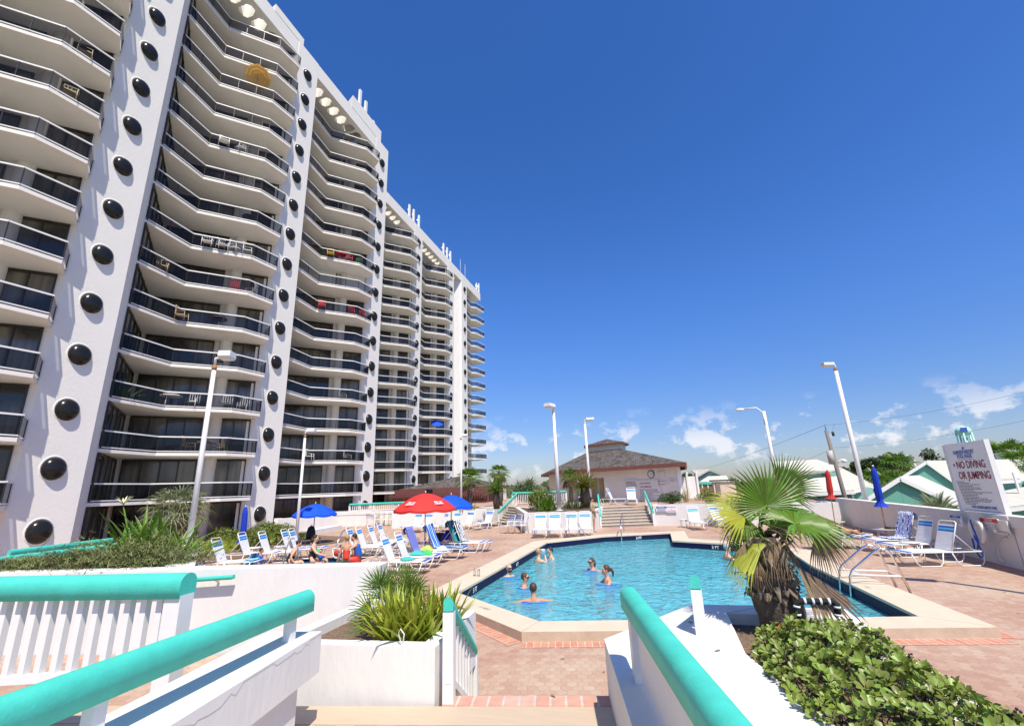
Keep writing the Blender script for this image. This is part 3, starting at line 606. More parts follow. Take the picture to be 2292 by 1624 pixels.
# planter walls in front of the upper terrace
def planter(name, poly, z0, z1, label, th=.25, soil=True, mat='stucco', soilmat='soil', drop=.09):
    c = sum((V((*p,0)) for p in poly), V())/len(poly)
    t = thing(name, (c.x, c.y, z0), label, 'planter'); P = [V((*p,0)) for p in poly]; m = len(P); mb = MB()
    ar = sum(P[i].x*P[(i+1) % m].y-P[(i+1) % m].x*P[i].y for i in range(m))
    if ar < 0: P = P[::-1]
    inn = []
    for i in range(m):
        a, b, cc = P[i-1], P[i], P[(i+1) % m]; d1 = (b-a).normalized(); d2 = (cc-b).normalized(); n1 = V((-d1.y,d1.x,0)); n2 = V((-d2.y,d2.x,0))
        k = (n1+n2).normalized(); inn.append(b+k*(th/max(.35, k.dot(n1))))
    for i in range(m):
        a, b = P[i], P[(i+1) % m]; c1, d1 = inn[(i+1) % m], inn[i]
        mb.add([V((a.x,a.y,z0)),V((b.x,b.y,z0)),V((b.x,b.y,z1)),V((a.x,a.y,z1)),V((c1.x,c1.y,z1)),V((d1.x,d1.y,z1)),V((c1.x,c1.y,z1-drop-.05)),V((d1.x,d1.y,z1-drop-.05))], [(0,1,2,3),(3,2,4,5),(5,4,6,7)])
    mb.build('planter_wall', mat, t)
    MB().add([V((q.x,q.y,z1-drop)) for q in inn], [tuple(range(m))]).build('soil', soilmat, t)
    return t
pl_mid = planter('planter', [(-7.05,25.42),(-3.32,25.38),(-3.25,27.9),(-3.2,31),(-5.6,33.5),(-10.0,33.6)], DZ, TZ+.0, 'long white raised planter behind four loungers, sago palm growing in it', drop=.06)
pl_r = planter('planter', [(-.2,29.1),(2.65,28.74),(8.9,27.9),(8.9,29.6),(-.2,30.6)], DZ, TZ+.08, 'low white planter wall right of the broad steps, with round shrub', drop=.06)
pl_l = planter('planter', [(-17.6,29.2),(-11.3,31.2),(-11.3,34.5),(-17.6,33.5)], DZ, -1.3, 'white raised planter with fan palms beside the shingle roofed bar', drop=.06)
# upper terrace slab
MB().prism([(-3.2,31),(-.2,30.6),(8.9,29.6),(9.6,36),(9.6,62),(-30,62),(-30,34.2),(-11.3,34.6),(-10,33.7),(-5.6,33.6)], DZ-.3, TZ).build('terrace', 'pavers', kind='structure')
# broad steps between the planters and the left steps
def steps(name, a, b, dirv, n, run, z0, z1, label):
    a, b, dirv = V((*a,0)), V((*b,0)), V((*dirv,0)).normalized(); h = (z1-z0)/n
    t = thing(name, (*xy((a+b)/2), z0), label, 'steps')
    mb = MB(); m2 = MB()
    for i in range(n):
        p, q = a+dirv*run*i, b+dirv*run*i; e = dirv*(run*(n-i)+.1)
        mb.prism([xy(p), xy(q), xy(q+e), xy(p+e)], z0+h*i-.02 if i else z0-.02, z0+h*(i+1)-.03)
        p2, q2 = p-dirv*.03, q-dirv*.03; m2.prism([xy(p2), xy(q2), xy(q+dirv*(run+.02)), xy(p+dirv*(run+.02))], z0+h*(i+1)-.03, z0+h*(i+1)+.001*i)
    mb.build('riser', 'shaded_riser', t); m2.build('tread', 'step_tread', t); return t
steps('steps', (-3.18,28.1), (-.22,29.05), (-.15,1), 7, .34, DZ, TZ, 'broad steps climbing to the pool house terrace beside standing man')
steps('steps', (-10.9,32.3), (-8.2,28.6), (.2,1.0), 7, .3, DZ, TZ, 'white steps left of the sago palm planter')
# ------------------------------------------------------------------ handrails
def rail(name, pts, label, w=.09, h=.13, posts=(), base=None, bal=0, balw=.045, cat='handrail', bot=None, mat='teal_paint', postw=.09, dx=0):
    """round-topped teal timber rail along pts; balusters down to base(x,y) level"""
    t = thing(name, tuple(pts[0]), label, cat); mb = MB(); P = [V(p) for p in pts]; prof = []
    for k in range(9): a = pi*k/8; prof.append((cos(a)*w/2, -h*.42+sin(a)*h*.42))
    prof += [(-w/2, -h), (w/2, -h)]; prof = prof[::-1]; m = len(prof); vs = []
    for i, p in enumerate(P):
        d = (P[min(i+1, len(P)-1)]-P[max(i-1, 0)]); d.z = 0; d.normalize(); s = V((d.y,-d.x,0))
        vs += [p+s*a+UP*b for a, b in prof]
    fs = [(i*m+k, i*m+(k+1) % m, (i+1)*m+(k+1) % m, (i+1)*m+k) for i in range(len(P)-1) for k in range(m)]
    o = len(mb.v); mb.add(vs, fs, 0, True); mb.add(vs, [tuple(range(m-1,-1,-1)), tuple(range((len(P)-1)*m, len(P)*m))], 0)
    rl = mb.build('top_rail', mat, t)
    for e in rl.data.polygons: pass
    def on(tt):
        seg = tt*(len(P)-1); i = min(int(seg), len(P)-2); return P[i].lerp(P[i+1], seg-i)
    dd = P[-1]-P[0]; rz = atan2(dd.y, dd.x)
    for (tt, zb) in posts:
        q = on(tt); z1 = q.z-h*.9; MB().box((q.x,q.y,(z1+zb)/2), (postw,postw,z1-zb), rz).build('post', 'white_paint', t)
    if bal:
        for i in range(bal):
            tt = (i+.5)/bal; q = on(tt); zb = base(tt); z1 = q.z-h*.95
            MB().box((q.x,q.y,(z1+zb)/2), (balw,balw,z1-zb), rz).build('baluster', 'white_paint', t)
        MB().beam(V((*xy(P[0]), base(0)-.02)), V((*xy(P[-1]), base(1)-.02)), .06, .05).build('bottom_rail', 'white_paint', t)
    return t
# the photographer's landing: boards, brick nosing, steps down
def rot(px_, py_): return (NX*px_+AX*py_)
O = V((-.48,4.1,0)); cN = AX.dot(V((-1.77,4.04,0)))   # nosing line
mb = MB()
def strip(u0, u1, v0, v1, z0, z1): return [(NX*u0+AX*v0).to_tuple()[:2], (NX*u1+AX*v0).to_tuple()[:2], (NX*u1+AX*v1).to_tuple()[:2], (NX*u0+AX*v1).to_tuple()[:2]]
vN, vB, vE = 4.31, 4.135, 3.84
uL, uR = NX.dot(V((-1.84,4.0,0))), .36
mb = MB().prism(strip(-4.2, uR, vE, vB, 0, 0), LZ-.12, LZ-.006)
mb.build('landing', 'boards', kind='structure')
mb = MB()
nb = 34
for i in range(nb):
    u0 = -4.2+i*.155; mb.prism(strip(u0+.003, u0+.152, -3, vE-.006, 0, 0), LZ-.05, LZ-.002*(i % 2)-.008)
for i in range(1): mb.prism(strip(-4.2, 1.0, -3, vE-.006, 0, 0), LZ-.12, LZ-.055)
mb.build('boardwalk', 'boards', kind='structure')
ob = MB().prism(strip(uL, uR, vB, vN, 0, 0), LZ-.12, LZ).build('brick_nosing', 'uv_brick', kind='structure', uvf=lambda q: (NX.dot(q), AX.dot(q)-vB+.02))
st = MB()
for i in range(4):
    st.prism(strip(uL+.05, uR, vN-.02+.28*i, vN+.28*(i+1), 0, 0), DZ, LZ-.15*(i+1))
st.build('stair', 'coping', kind='structure')
# deck between stair foot and pool
MB().prism(strip(-1.75, 3.0, vN+.2, 8.0, 0, 0), DZ-.2, DZ-.004).build('pool_deck_base', 'pavers', kind='structure')
# right ledge wall (top at -1.25) that widens into the shrub bed
zl = -1.25
ledge = thing('stair_wall', (0,3.5,LZ), 'broad white stucco ledge under the nearest teal handrail', 'wall')
MB().prism([(.10,1.2),(1.2,1.4),(.77,3.13),(.52,4.16),(.55,5.33),(.97,5.66),(.25,5.62),(-.54,4.32)], DZ, zl).build('wall_face', 'stucco', ledge)
bed = thing('planter', (1.1,4.5,DZ), 'white rimmed planter bed holding the shaggy fan palm and glossy shrub', 'planter')
MB().prism([(.975,5.66),(1.66,5.64),(1.60,4.3),(1.66,3.4),(1.7,1.0),(1.42,1.0),(1.38,3.4),(1.30,5.30),(.56,5.32)], DZ, zl-.003).build('rim', 'stucco', bed)
MB().add([V((.5,1.0,zl-.10)),V((1.45,1.0,zl-.10)),V((1.42,5.4,zl-.10)),V((.5,5.4,zl-.10))], [(0,1,2,3)]).build('soil', 'bark_mulch', bed)
# left curb wall with its rail
curb = thing('stair_wall', (-2.5,3.0,LZ), 'thick white stucco wall with flaking edge under left teal handrail', 'wall')
u1 = NX.dot(V((-2.54,3.27,0))); ve = AX.dot(V((-2.54,3.27,0)))
mb = MB().prism(strip(u1-.42, u1, -1, ve, 0, 0), -1.27, -1.0); mb.build('wall_face', 'stucco', curb)
MB().prism(strip(u1-.42, u1-.05, -1, ve-.20, 0, 0), LZ-.1, -1.268).build('base', 'stucco', curb)
rail('handrail', [(-2.26,.4,-.66), (-2.64,3.21,-.70)], 'thick teal handrail sweeping in from the lower left corner', w=.115, h=.15, posts=((.93,-1.0),(.45,-1.0),(.1,-1.0)), postw=.06)
rail('handrail', [(.42,.6,-.70), (-.26,3.72,-.725)], 'big teal handrail rising from the bottom edge beside white ledge', w=.13, h=.135, posts=((.93,-1.26),), postw=.10)
MB().beam((.37,.75,-1.02), (-.185,3.42,-1.04), .05, .34).build('rail_board', 'white_paint', [o for o in bpy.data.objects if o.get('label','').startswith('big teal')][0])
# descending stair rails
pA = V((-1.77,3.88,-.87)); dn = AX
bA = lambda t: LZ+.02-.62*t
rail('stair_rail', [pA+V((0,0,.0)), pA+AX*1.22+V((0,0,-.72))], 'short teal capped stair rail with white balusters beside strappy plant', w=.085, h=.11, posts=((0.03,LZ-.05),(.97,DZ)), base=lambda t: -1.46-.70*t, bal=9, balw=.035)
pB = V((.25,4.55,-.78))
rail('stair_rail', [pB, pB+V((.07,1.2,-.72))], 'teal capped stair rail seen end on beside palm planter', w=.085, h=.11, posts=((0.03,LZ-.05),(.97,DZ)), base=lambda t: -1.52-.70*t, bal=9, balw=.035)
# left planter on the landing
planter('planter', [(-3.35,3.70),(-1.88,3.86),(-1.97,5.02),(-3.5,5.2),(-3.44,3.97)], LZ-.1, -1.25, 'white stucco planter on the landing with yellow green strappy plant', th=.14, soilmat='bark_mulch')
# long white wall W with small wall handrail
a, b = V((-12,3.44,0)), V((-3.28,5.2,0))
ww = wallbox('retaining_wall', xy(a), xy(b), .3, -2.6, -.85, 'long plain white wall behind the left balustrade', cap=False)
bedl = MB().prism([(-10.6,4.05),(-6.1,4.95),(-8.75,7.15),(-10.2,6.0),(-11.2,4.6)], -2.6, -.93).build('soil', 'soil', ww)
MB().prism([(-6.35,4.90),(-5.95,5.0),(-8.65,7.35),(-9.1,7.0)], -2.6, -.85).build('planter_wall', 'stucco', ww)
rail('wall_handrail', [(-6.6,4.44,-.97), (-5.02,4.76,-.90)], 'thin teal handrail bracketed to the long white wall', w=.05, h=.05, posts=())
MB().beam((-5.25,4.72,-.95), (-5.3,4.85,-1.02), .03, .03).build('bracket', 'cream_wall', [o for o in bpy.data.objects if o.name.startswith('wall_handrail')][0])
# floor of the ramp between
MB().prism([(-14,-2),(-4.1,-2),(-3.5,5.1),(-4,5.0),(-14,3.1)], -2.6, -1.78).build('ramp', 'pavers', kind='structure')
# near balustrade on the left
rail('balustrade', [(-7.0,1.93,-.50), (-3.22,2.68,-.50)], 'teal topped white balustrade across the left foreground', w=.15, h=.155, posts=((.985,-1.75),), base=lambda t: -1.08-.2*(1-t), bal=32, balw=.045, postw=.12, cat='balustrade')
# ramps farther left
rail('balustrade', [tuple(gz('S',-40/.764,1249/.764,-1.0)), tuple(gz('S',262/.764,1213/.764,-1.0))], 'long teal balustrade running behind the juniper hedge', w=.11, h=.14, posts=((.0,-2.3),), base=lambda t: -1.85, bal=34, balw=.05, cat='balustrade')
rail('balustrade', [tuple(gz('S',21/.764,1229/.764,-1.18)), tuple(gz('S',250/.764,1202/.764,-1.18))], 'teal balustrade farthest left under the big bubble window', w=.11, h=.16, posts=((.01,-2.4),(.99,-2.4)), base=lambda t: -2.1, bal=30, balw=.05, cat='balustrade')
# stair rails of the terrace
rail('stair_rail', [(-3.18,28.05,-1.62), (-3.5,30.6,-.55)], 'teal stair rail beside the khaki clad man', w=.12, h=.16, posts=((.02,DZ),(.98,TZ)), base=lambda t: -2.3+1.05*t, bal=13, balw=.04)
rail('stair_rail', [(-.22,29.0,-1.55), (-.62,31.4,-.45)], 'teal stair rail right of the broad steps', w=.1, h=.16, posts=((.02,DZ),(.98,TZ)), base=lambda t: -2.3+1.05*t, bal=12, balw=.04)
rail('stair_rail', [(-10.9,32.4,-1.55), (-10.6,36.2,-.4)], 'teal stair rail climbing left steps between palms', w=.12, h=.16, posts=((.02,DZ),(.98,TZ)), base=lambda t: -2.3+1.1*t, bal=16, balw=.04)
rail('balustrade', [(-11.5,38,-.35), (-7.0,38.6,-.35)], 'teal balustrade on the terrace behind the pindo palm', w=.12, h=.16, posts=((.0,TZ),(.5,TZ),(1,TZ)), base=lambda t: TZ+.12, bal=30, balw=.05, cat='balustrade')
rail('balustrade', [(-22.8,31.6,-.74), (-16.9,32.7,-.70)], 'teal balustrade on the terrace left of red umbrella', w=.12, h=.16, posts=((.0,-1.3),(.33,-1.3),(.66,-1.3)), base=lambda t: -1.25, bal=36, balw=.05, cat='balustrade')
wallbox('terrace_wall', (-25,31.1), (-16.6,32.8), .3, DZ, -1.3, 'white wall under the teal balustrade behind stacked chairs')
# ------------------------------------------------------------------ light poles
def lamp(loc, ztop, d, label, hw=.62, s=1.0, r=.10, rust=True):
    t = thing('lamp_post', loc, label, 'lamp post', 'white box headed lamp posts'); x, y, z = loc; d = V((*d,0)).normalized()
    MB().tube([(x,y,z),(x,y,ztop-.28)], [r*1.15, r*.82], 14).cyl((x,y,z), r*2.2, .04, 14).build('pole', 'white_paint', t)
    MB().cyl((x,y,ztop-.30), r*.95, .10, 12).build('rusty_collar', 'rust' if rust else 'white_paint', t)
    MB().tube([(x,y,ztop-.21),(x,y,ztop-.04),(x+d.x*.2,y+d.y*.2,ztop)], r*.55, 8).build('neck', 'white_paint', t)
    mb = MB(); c = V((x,y,ztop+.02))+d*(.1+hw*s/2); rz = atan2(d.y, d.x)
    R = Matrix.Rotation(rz, 3, 'Z'); L_, W_, H_ = hw*s/2, .34*s/2, .22*s/2
    top = [V((a*L_, b*W_, H_)) for a, b in ((-1,-1),(1,-1),(1,1),(-1,1))]; mid = [V((a*L_*1.0, b*W_*1.12, -H_*.4)) for a, b in ((-1,-1),(1,-1),(1,1),(-1,1))]; bot = [V((a*L_*.9, b*W_*.9, -H_)) for a, b in ((-1,-1),(1,-1),(1,1),(-1,1))]
    vs = [c+R @ q for q in top+mid+bot]
    mb.add(vs, [(0,1,2,3),(4,5,1,0),(5,6,2,1),(6,7,3,2),(7,4,0,3),(8,9,5,4),(9,10,6,5),(10,11,7,6),(11,8,4,7)]); mb.build('lamp_head', 'white_paint', t)
    MB().add([q+V((0,0,-.004)) for q in vs[8:]], [(3,2,1,0)]).build('lens', 'cream_wall', t); return t
lamp((-8.81,7.21,-.95), 2.97, (.92,.38), 'tall white lamp post at left in front of the tower balconies', .33, .75, .050)
lamp((-15.6,17.9,DZ), 2.93, (.9,.3), 'white lamp post beside first blue umbrella with head against the tower', .45, .8, .065)
lamp((-13.0,30.6,-1.35), 3.78, (.5,.2), 'thin white lamp post behind the blue umbrella near the bar', .45, .8, .07)
lamp((-5.57,28.0,-1.4), 4.85, (-.3,-1), 'white lamp post rising from the sago palm planter', .6, 1.2, .11, False)
lamp((-4.53,34.72,TZ), 4.85, (.9,.25), 'white lamp post before the pool house roof', .6, 1, .10, False)
lamp((9.24+.7,27.4,-3), 5.75, (-.95,-.3), 'tallest white lamp post outside the boundary wall beside closed umbrellas', .62, .9, .105)
t = thing('street_light', (6.5,36,TZ), 'white cobra arm street light behind the shaggy palm', 'street light')
p = gy('B',455,500,44); b_ = gy('B',525,900,44)
x0, y0 = p.x, 44
t.location = (x0, y0, -2)
MB().tube([(x0,y0,-2),(x0,y0,p.z+.1)], [.17,.11], 10).build('pole', 'white_paint', t)
e = gy('B',285,482,44); k = gy('B',400,468,44)
MB().tube([(x0-.12,y0-.1,p.z-1.1),(x0-.15,y0-.1,p.z),(k.x,y0,k.z),(e.x+.2,y0,e.z+.06)], .06, 6).build('arm', 'white_paint', t)
MB().ball((e.x,y0,e.z), (.38,.16,.14), 10).build('lamp_head', 'white_metal', t)

lamp((8.66,10.3,-1.11), 4.7, (-.9,.3), 'white lamp post on the boundary wall past the right frame edge', .62, .9, .09)
mb = MB(); rnd = random.Random(4); y_ = .6; prev = .03
while y_ < ve-.01:
    l = rnd.uniform(.02,.07); nx = max(.008, min(.06, prev+rnd.uniform(-.025,.025))); a = NX*(u1+.0025)+AX*y_; b = NX*(u1+.0025)+AX*min(y_+l, ve)
    mb.add([V((a.x,a.y,-.999)), V((b.x,b.y,-.999)), V((b.x,b.y,-1.0-nx)), V((a.x,a.y,-1.0-prev))], [(3,2,1,0)])
    a2, b2 = NX*(u1+.001)+AX*y_, NX*(u1+.001)+AX*min(y_+l, ve)
    mb.add([V((a.x,a.y,-1.0-prev)), V((b.x,b.y,-1.0-nx)), V((b2.x,b2.y,-1.006-nx)), V((a2.x,a2.y,-1.006-prev))], [(3,2,1,0)]); prev = nx; y_ += l
mb.build('flaking_plaster', 'white_paint', curb)
# ================================================================== pool furniture
def lounger_proto(kind='near'):
    bl, cy = ('blue_strap','cyan_strap')
    root = thing('sun_lounger', (0,0,0), 'x', 'sun lounger', 'strap sun loungers round the pool')
    W, H = .31, .36
    f = MB()
    f.tube([(0,-W,H),(1.95,-W,H)], .018, 6); f.tube([(0,W,H),(1.95,W,H)], .018, 6); f.tube([(0,-W,H),(0,W,H)], .018, 6); f.tube([(1.95,-W,H),(1.95,W,H)], .018, 6)
    f.build('frame', 'white_metal', root, world=False)
    for y in (-W, W):
        for x0 in (.08, 1.10):
            MB().tube([(x0-.08,y,H),(x0-.02,y,.10),(x0+.06,y,.018),(x0+.55,y,.018),(x0+.63,y,.10),(x0+.72,y,H-.02)], .016, 6).build('leg', 'white_metal', root, world=False)
    s = MB(); x = .80
    while x < 1.93:
        s.box((x, 0, H+.012+.004*sin(x*9)), (.042, 2*W+.02, .008)); x += .05
    s.build('seat_straps', 'strap', root, world=False)
    th = radians(68); D_ = V((-cos(th), 0, sin(th))); hb = V((.76,0,H+.02)); Lb = .80
    back = MB(); back.tube([hb+V((0,-W+.03,0)), hb+D_*Lb*.95+V((0,-W+.03,0)), hb+D_*Lb+V((0,-W+.09,0)), hb+D_*Lb+V((0,W-.09,0)), hb+D_*Lb*.95+V((0,W-.03,0)), hb+V((0,W-.03,0))], .016, 6)
    back.tube([hb+D_*.45+V((0,-W+.03,0)), V((.2,-W+.03,H))], .009, 5); back.tube([hb+D_*.45+V((0,W-.03,0)), V((.2,W-.03,H))], .009, 5)
    b = back.build('backrest', 'white_metal', root, world=False)
    R = Matrix((D_, V((0,1,0)), D_.cross(V((0,1,0))))).transposed()
    w1, b1, c1 = MB(), MB(), MB(); t = .03
    while t < .72:
        mbx = c1 if .57 < t < .62 else (b1 if .51 < t < .68 else w1)
        mbx.box(hb+D_*t, (.045, 2*W-.05, .008), rot=R); t += .05
    w1.build('white_straps', 'strap', b, world=False); b1.build('blue_straps', bl, b, world=False); c1.build('cyan_straps', cy, b, world=False)
    e = MB(); e.box((1.90,0,H+.02), (.05,2*W+.02,.01)).box((1.83,0,H+.02), (.05,2*W+.02,.01)); e.build('blue_straps', bl, root, world=False)
    return root
def heading(c, h, f, z=-2.04):
    a, b = gz(c, *h, z), gz(c, *f, z); return atan2(b.y-a.y, b.x-a.x)
L0 = lounger_proto(); LF = [False]
lounger_loc = {}
def lounger(key, c, hinge, hd, label, z=DZ, group=None):
    """hinge: pixel of the seat/backrest joint, hd: heading head -> foot in radians"""
    p = gz(c, *hinge, z+.36) if isinstance(hinge, tuple) else hinge
    loc = V((p.x-cos(hd)*.76, p.y-sin(hd)*.76, z))
    if not LF[0]: o = L0; o.location = loc; o.rotation_euler = (0,0,hd); o['label'] = label; LF[0] = True
    else: o = dup(L0, loc, hd, label)
    lounger_loc[key] = (loc, hd); return o
h1 = radians(20)
lounger('a','M1',(700,735),h1,'strap lounger nearest the tall left lamp post, before palmetto clump')
lounger('b','M1',(1170,578),h1,'strap lounger under the closed blue umbrella at the planting edge')
lounger('c','M1',(1545,552),h1,'strap lounger third from the lamp post with a side table behind')
lounger('d','M1',(1960,495),h1,'left one of two touching loungers near backpack umbrella')
lounger('e','M1',(2100,480),h1,'right one of two touching loungers, purple towel on its seat')
lounger('f','M2',(590,305),radians(14),'strap lounger partly behind the man in the blue tank top')
lounger('g','M2',(705,295),radians(14),'second lounger in the row behind the blue tank top')
lounger('h','M2',(850,262),radians(14),'third lounger in the row behind the blue tank top')
lounger('i','M2',(960,225),radians(14),'farthest lounger in the row behind the blue tank top')
lounger('k','M2',(1050,478),radians(10),'empty lounger directly above the fan palm in the landing planter')
lounger('l','M2',(1215,415),radians(10),'empty lounger beside the periwinkle towel lounger')
lounger('m','M2',(1350,362),radians(8),'lounger covered by a plain periwinkle towel')
lounger('n','M2',(1600,315),radians(4),'lounger covered by a bright blue striped towel')
lounger('o','M2',(1860,245),radians(2),'lounger covered by a green and blue towel')
lounger('q','M2',(1945,238),radians(0),'lounger with a black and white patterned towel over its back')
hA = radians(-88)
for i, (x, y, lab) in enumerate(((598,1290,'leftmost of four white loungers along the sago palm planter'),(735,1287,'second of four white loungers along the sago palm planter'),(895,1285,'third of four white loungers, behind the pool entry handrail'),(1025,1280,'white lounger closest to the standing khaki man'))):
    lounger('A%d' % i, 'A', (x, y), hA+radians(6), lab)
for i, (x, y, hd, lab) in enumerate(((1125,575,-100,'lounger under the terrace wall nearest the stacked chairs'),(1255,572,-100,'second lounger along the terrace wall behind red umbrella'),(1455,570,-130,'low tilted lounger between red and blue umbrella poles'),(1600,560,-110,'lounger along the terrace wall just right of blue umbrella pole'),(1765,548,-112,'lounger alone in the middle of the terrace wall'),(1995,540,-112,'last lounger by the foot of the left terrace steps'))):
    lounger('T%d' % i, 'J', (x, y), radians(hd), lab)
lounger('R0','A',(2068,1222),radians(-80),'white lounger by the planter wall with the no diving notice')
lounger('R1','M5',(470,1040),radians(-60),'white lounger hidden behind the shaggy palm leaves')
lounger('R2','M5',(700,1060),radians(-60),'farther white lounger glimpsed through the palm leaves')
lounger('P','A',(1465,1010),radians(-85),'white lounger on the terrace below the clock wall', z=TZ)
lounger('P2','A',(1275,1010),radians(-10),'upright white lounger beside the pool house doorway', z=TZ)
a, b = gz('F',960,1150,-2.04), gz('F',370,1130,-2.04); hd = radians(192)
lounger('X','F',(955,1125),hd,'nearest right hand lounger with blue and turquoise bands, empty')
lounger('Y','F',(735,1045),hd,'lounger just behind the nearest right hand one')
lounger('Z','F',(530,1000),hd,'lounger with a purple zebra striped towel over its back')
lounger('W','F',(-90,985),hd,'flat lounger carrying the sunbathing man')
# the sunbather's lounger lies flat
Wl = [o for o in bpy.data.objects if o.get('label','').startswith('flat lounger')][0]
for ch in list(Wl.children):
    if ch.name.startswith('backrest'):
        ch.location = (.76-.0,0,.38); ch.rotation_euler = (0, radians(-62), 0)
        ch.location = V((.76,0,.38)) - Matrix.Rotation(radians(-62), 3, 'Y') @ V((.76,0,.38))
# towels: cloth sheets over backrest and seat
def pat_stripes(name, cols, scale, axis=1, wave=0):
    m, t, b, N, L = nt(name); tc = N.new('ShaderNodeTexCoord'); sp = N.new('ShaderNodeSeparateXYZ')
    src = tc.outputs['UV']
    if wave:
        nn = N.new('ShaderNodeTexNoise'); nn.inputs['Scale'].default_value = 5; L.new(src, nn.inputs['Vector']); ma = N.new('ShaderNodeVectorMath'); ma.operation = 'MULTIPLY_ADD'; ma.inputs[1].default_value = (wave,wave,wave); L.new(nn.outputs['Color'], ma.inputs[0]); L.new(src, ma.inputs[2]); src = ma.outputs[0]
    L.new(src, sp.inputs[0]); mu = N.new('ShaderNodeMath'); mu.operation = 'MULTIPLY'; mu.inputs[1].default_value = scale; L.new(sp.outputs[axis], mu.inputs[0])
    fr = N.new('ShaderNodeMath'); fr.operation = 'FRACT'; L.new(mu.outputs[0], fr.inputs[0]); r = N.new('ShaderNodeValToRGB'); r.color_ramp.interpolation = 'CONSTANT'
    e = r.color_ramp.elements; e[0].color = (*cols[0],1); e[1].position = 1/len(cols); e[1].color = (*cols[1],1)
    for i in range(2, len(cols)): k = e.new(i/len(cols)); k.color = (*cols[i],1)
    L.new(fr.outputs[0], r.inputs[0]); L.new(r.outputs[0], b.inputs['Base Color']); b.inputs['Roughness'].default_value = .95; MATS[name] = m
blu, wht, cyn = (.01,.12,.60), (.80,.82,.85), (.08,.45,.72)
pat_stripes('towel_blue', [blu,(.02,.22,.75),wht,blu,blu,(.25,.5,.8)], 2.2, 0); M('towel_periwinkle', (.16,.19,.52), .95, vary=.06, vs=5)
pat_stripes('towel_green', [(.02,.10,.22),(.05,.22,.05),(.01,.25,.45),(.02,.30,.40)], 1.4, 0, .3)
pat_stripes('towel_zebra', [(.02,.02,.03),wht], 6, 0, .35); pat_stripes('towel_purple', [wht,(.10,.06,.42),(.55,.85,.75),(.25,.08,.50),wht,(.03,.08,.45)], 3.2, 0, .45)
pat_stripes('towel_mixed', [blu,cyn,(.25,.55,.8),(.6,.04,.04),wht,blu,cyn], 1.5, 0); pat_stripes('towel_aqua', [(.10,.62,.72),(.05,.35,.6),(.5,.85,.85)], 4, 0, .5)
pat_stripes('towel_swim', [(.01,.04,.22),(.02,.12,.5),(.7,.75,.8),(.02,.08,.35)], 3, 1, .6)
def towel(key, mat, label, t0=.0, seat=.75, w=.66, back=True, top=.84, y0=0, hang=0):
    loc, hd = lounger_loc[key]; th = radians(68); mb = MB(); pr = []
    if back:
        for i in range(3): pr.append(V((.76-cos(th)*top-.05-.01*i, 0, .38+sin(th)*top-.22+.09*i)))
        for i in range(9): s_ = top*(1-i/8)+.02; pr.append(V((.76-cos(th)*s_+.035, 0, .40+sin(th)*s_)))
    else: pr.append(V((t0+.76,0,.405)))
    for i in range(1, 8): pr.append(V((.78+t0+seat*i/7, 0, .402)))
    m = 9; R = Matrix.Rotation(hd, 3, 'Z'); vs = []; s_ = 0
    random.seed(hash(key) % 99 if False else len(key)*7+ord(key[0]))
    ph = random.random()*6
    for i, p in enumerate(pr):
        for j in range(m):
            yy = (j/(m-1)-.5)*w+y0+.015*sin(i*1.3+ph); off = .010*sin(j*2.1+i*.8+ph)+.008
            dz = -.07 if j in (0, m-1) and hang else 0
            vs.append(R @ V((p.x+off*.5, yy, p.z+off+dz))+loc)
    k = len(pr); mb.add(vs, [(i*m+j, i*m+j+1, (i+1)*m+j+1, (i+1)*m+j) for i in range(k-1) for j in range(m-1)], 0, True)
    o = mb.build('towel', mat, None, label, 'towel'); ul = o.data.uv_layers.new(name='UVMap')
    for p in o.data.polygons:
        for li in p.loop_indices: vi = o.data.loops[li].vertex_index; ul.data[li].uv = ((vi % m)/(m-1), (vi//m)/(k-1)*2)
    return o
towel('m','towel_periwinkle','plain periwinkle beach towel draped over a lounger',seat=.5)
towel('n','towel_blue','bright blue and white striped towel draped full length',seat=1.1)
towel('o','towel_green','green and navy towel over a lounger back',seat=.3)
towel('q','towel_zebra','black and white patterned towel over a lounger back',seat=.2,w=.5)
towel('Z','towel_purple','purple and mint zebra striped towel on right hand lounger',seat=.55)
towel('W','towel_swim','navy patterned towel under the sunbathing man',back=False,t0=-.7,seat=1.8,w=.75)
towel('e','towel_purple','pale purple towel bunched on a lounger seat',back=False,t0=.1,seat=.5,w=.5)
towel('a','towel_aqua','small blue towel end hanging off the foot of a lounger',back=False,t0=.75,seat=.35,w=.45)
# heaped towels
def heap(name, loc, r, mat, label, cat='towel', h=.12, seed=1):
    random.seed(seed); mb = MB(); n = 14; rings = 5; vs = []
    for i in range(rings+1):
        t = i/rings
        for k in range(n):
            a = 2*pi*k/n; rr = r*(1-t*.9)*(1+.22*sin(3*a+seed)+.12*sin(5*a+i)); vs.append(V(loc)+V((rr*cos(a), rr*.7*sin(a), h*sin(t*pi/2)*(1+.15*sin(4*a+i)))))
    mb.add(vs, [(i*n+k, i*n+(k+1) % n, (i+1)*n+(k+1) % n, (i+1)*n+k) for i in range(rings) for k in range(n)]+[tuple(range(rings*n, rings*n+n))], 0, True)
    o = mb.build(name, mat, None, label, cat)
    ul = o.data.uv_layers.new(name='UVMap')
    for p in o.data.polygons:
        for li in p.loop_indices: q = o.data.vertices[o.data.loops[li].vertex_index].co; ul.data[li].uv = (q.x*2-int(q.x*2)+1, q.z*5)
    return o
M('lime_cloth', (.42,.55,.10), .9); M('aqua_cloth', (.05,.40,.38), .9); M('white_cloth', (.75,.76,.78), .9); M('green_cloth', (.05,.48,.12), .9)
def onl(key, x, y, z=.40): loc, hd = lounger_loc[key]; return loc+Matrix.Rotation(hd,3,'Z') @ V((x,y,z))
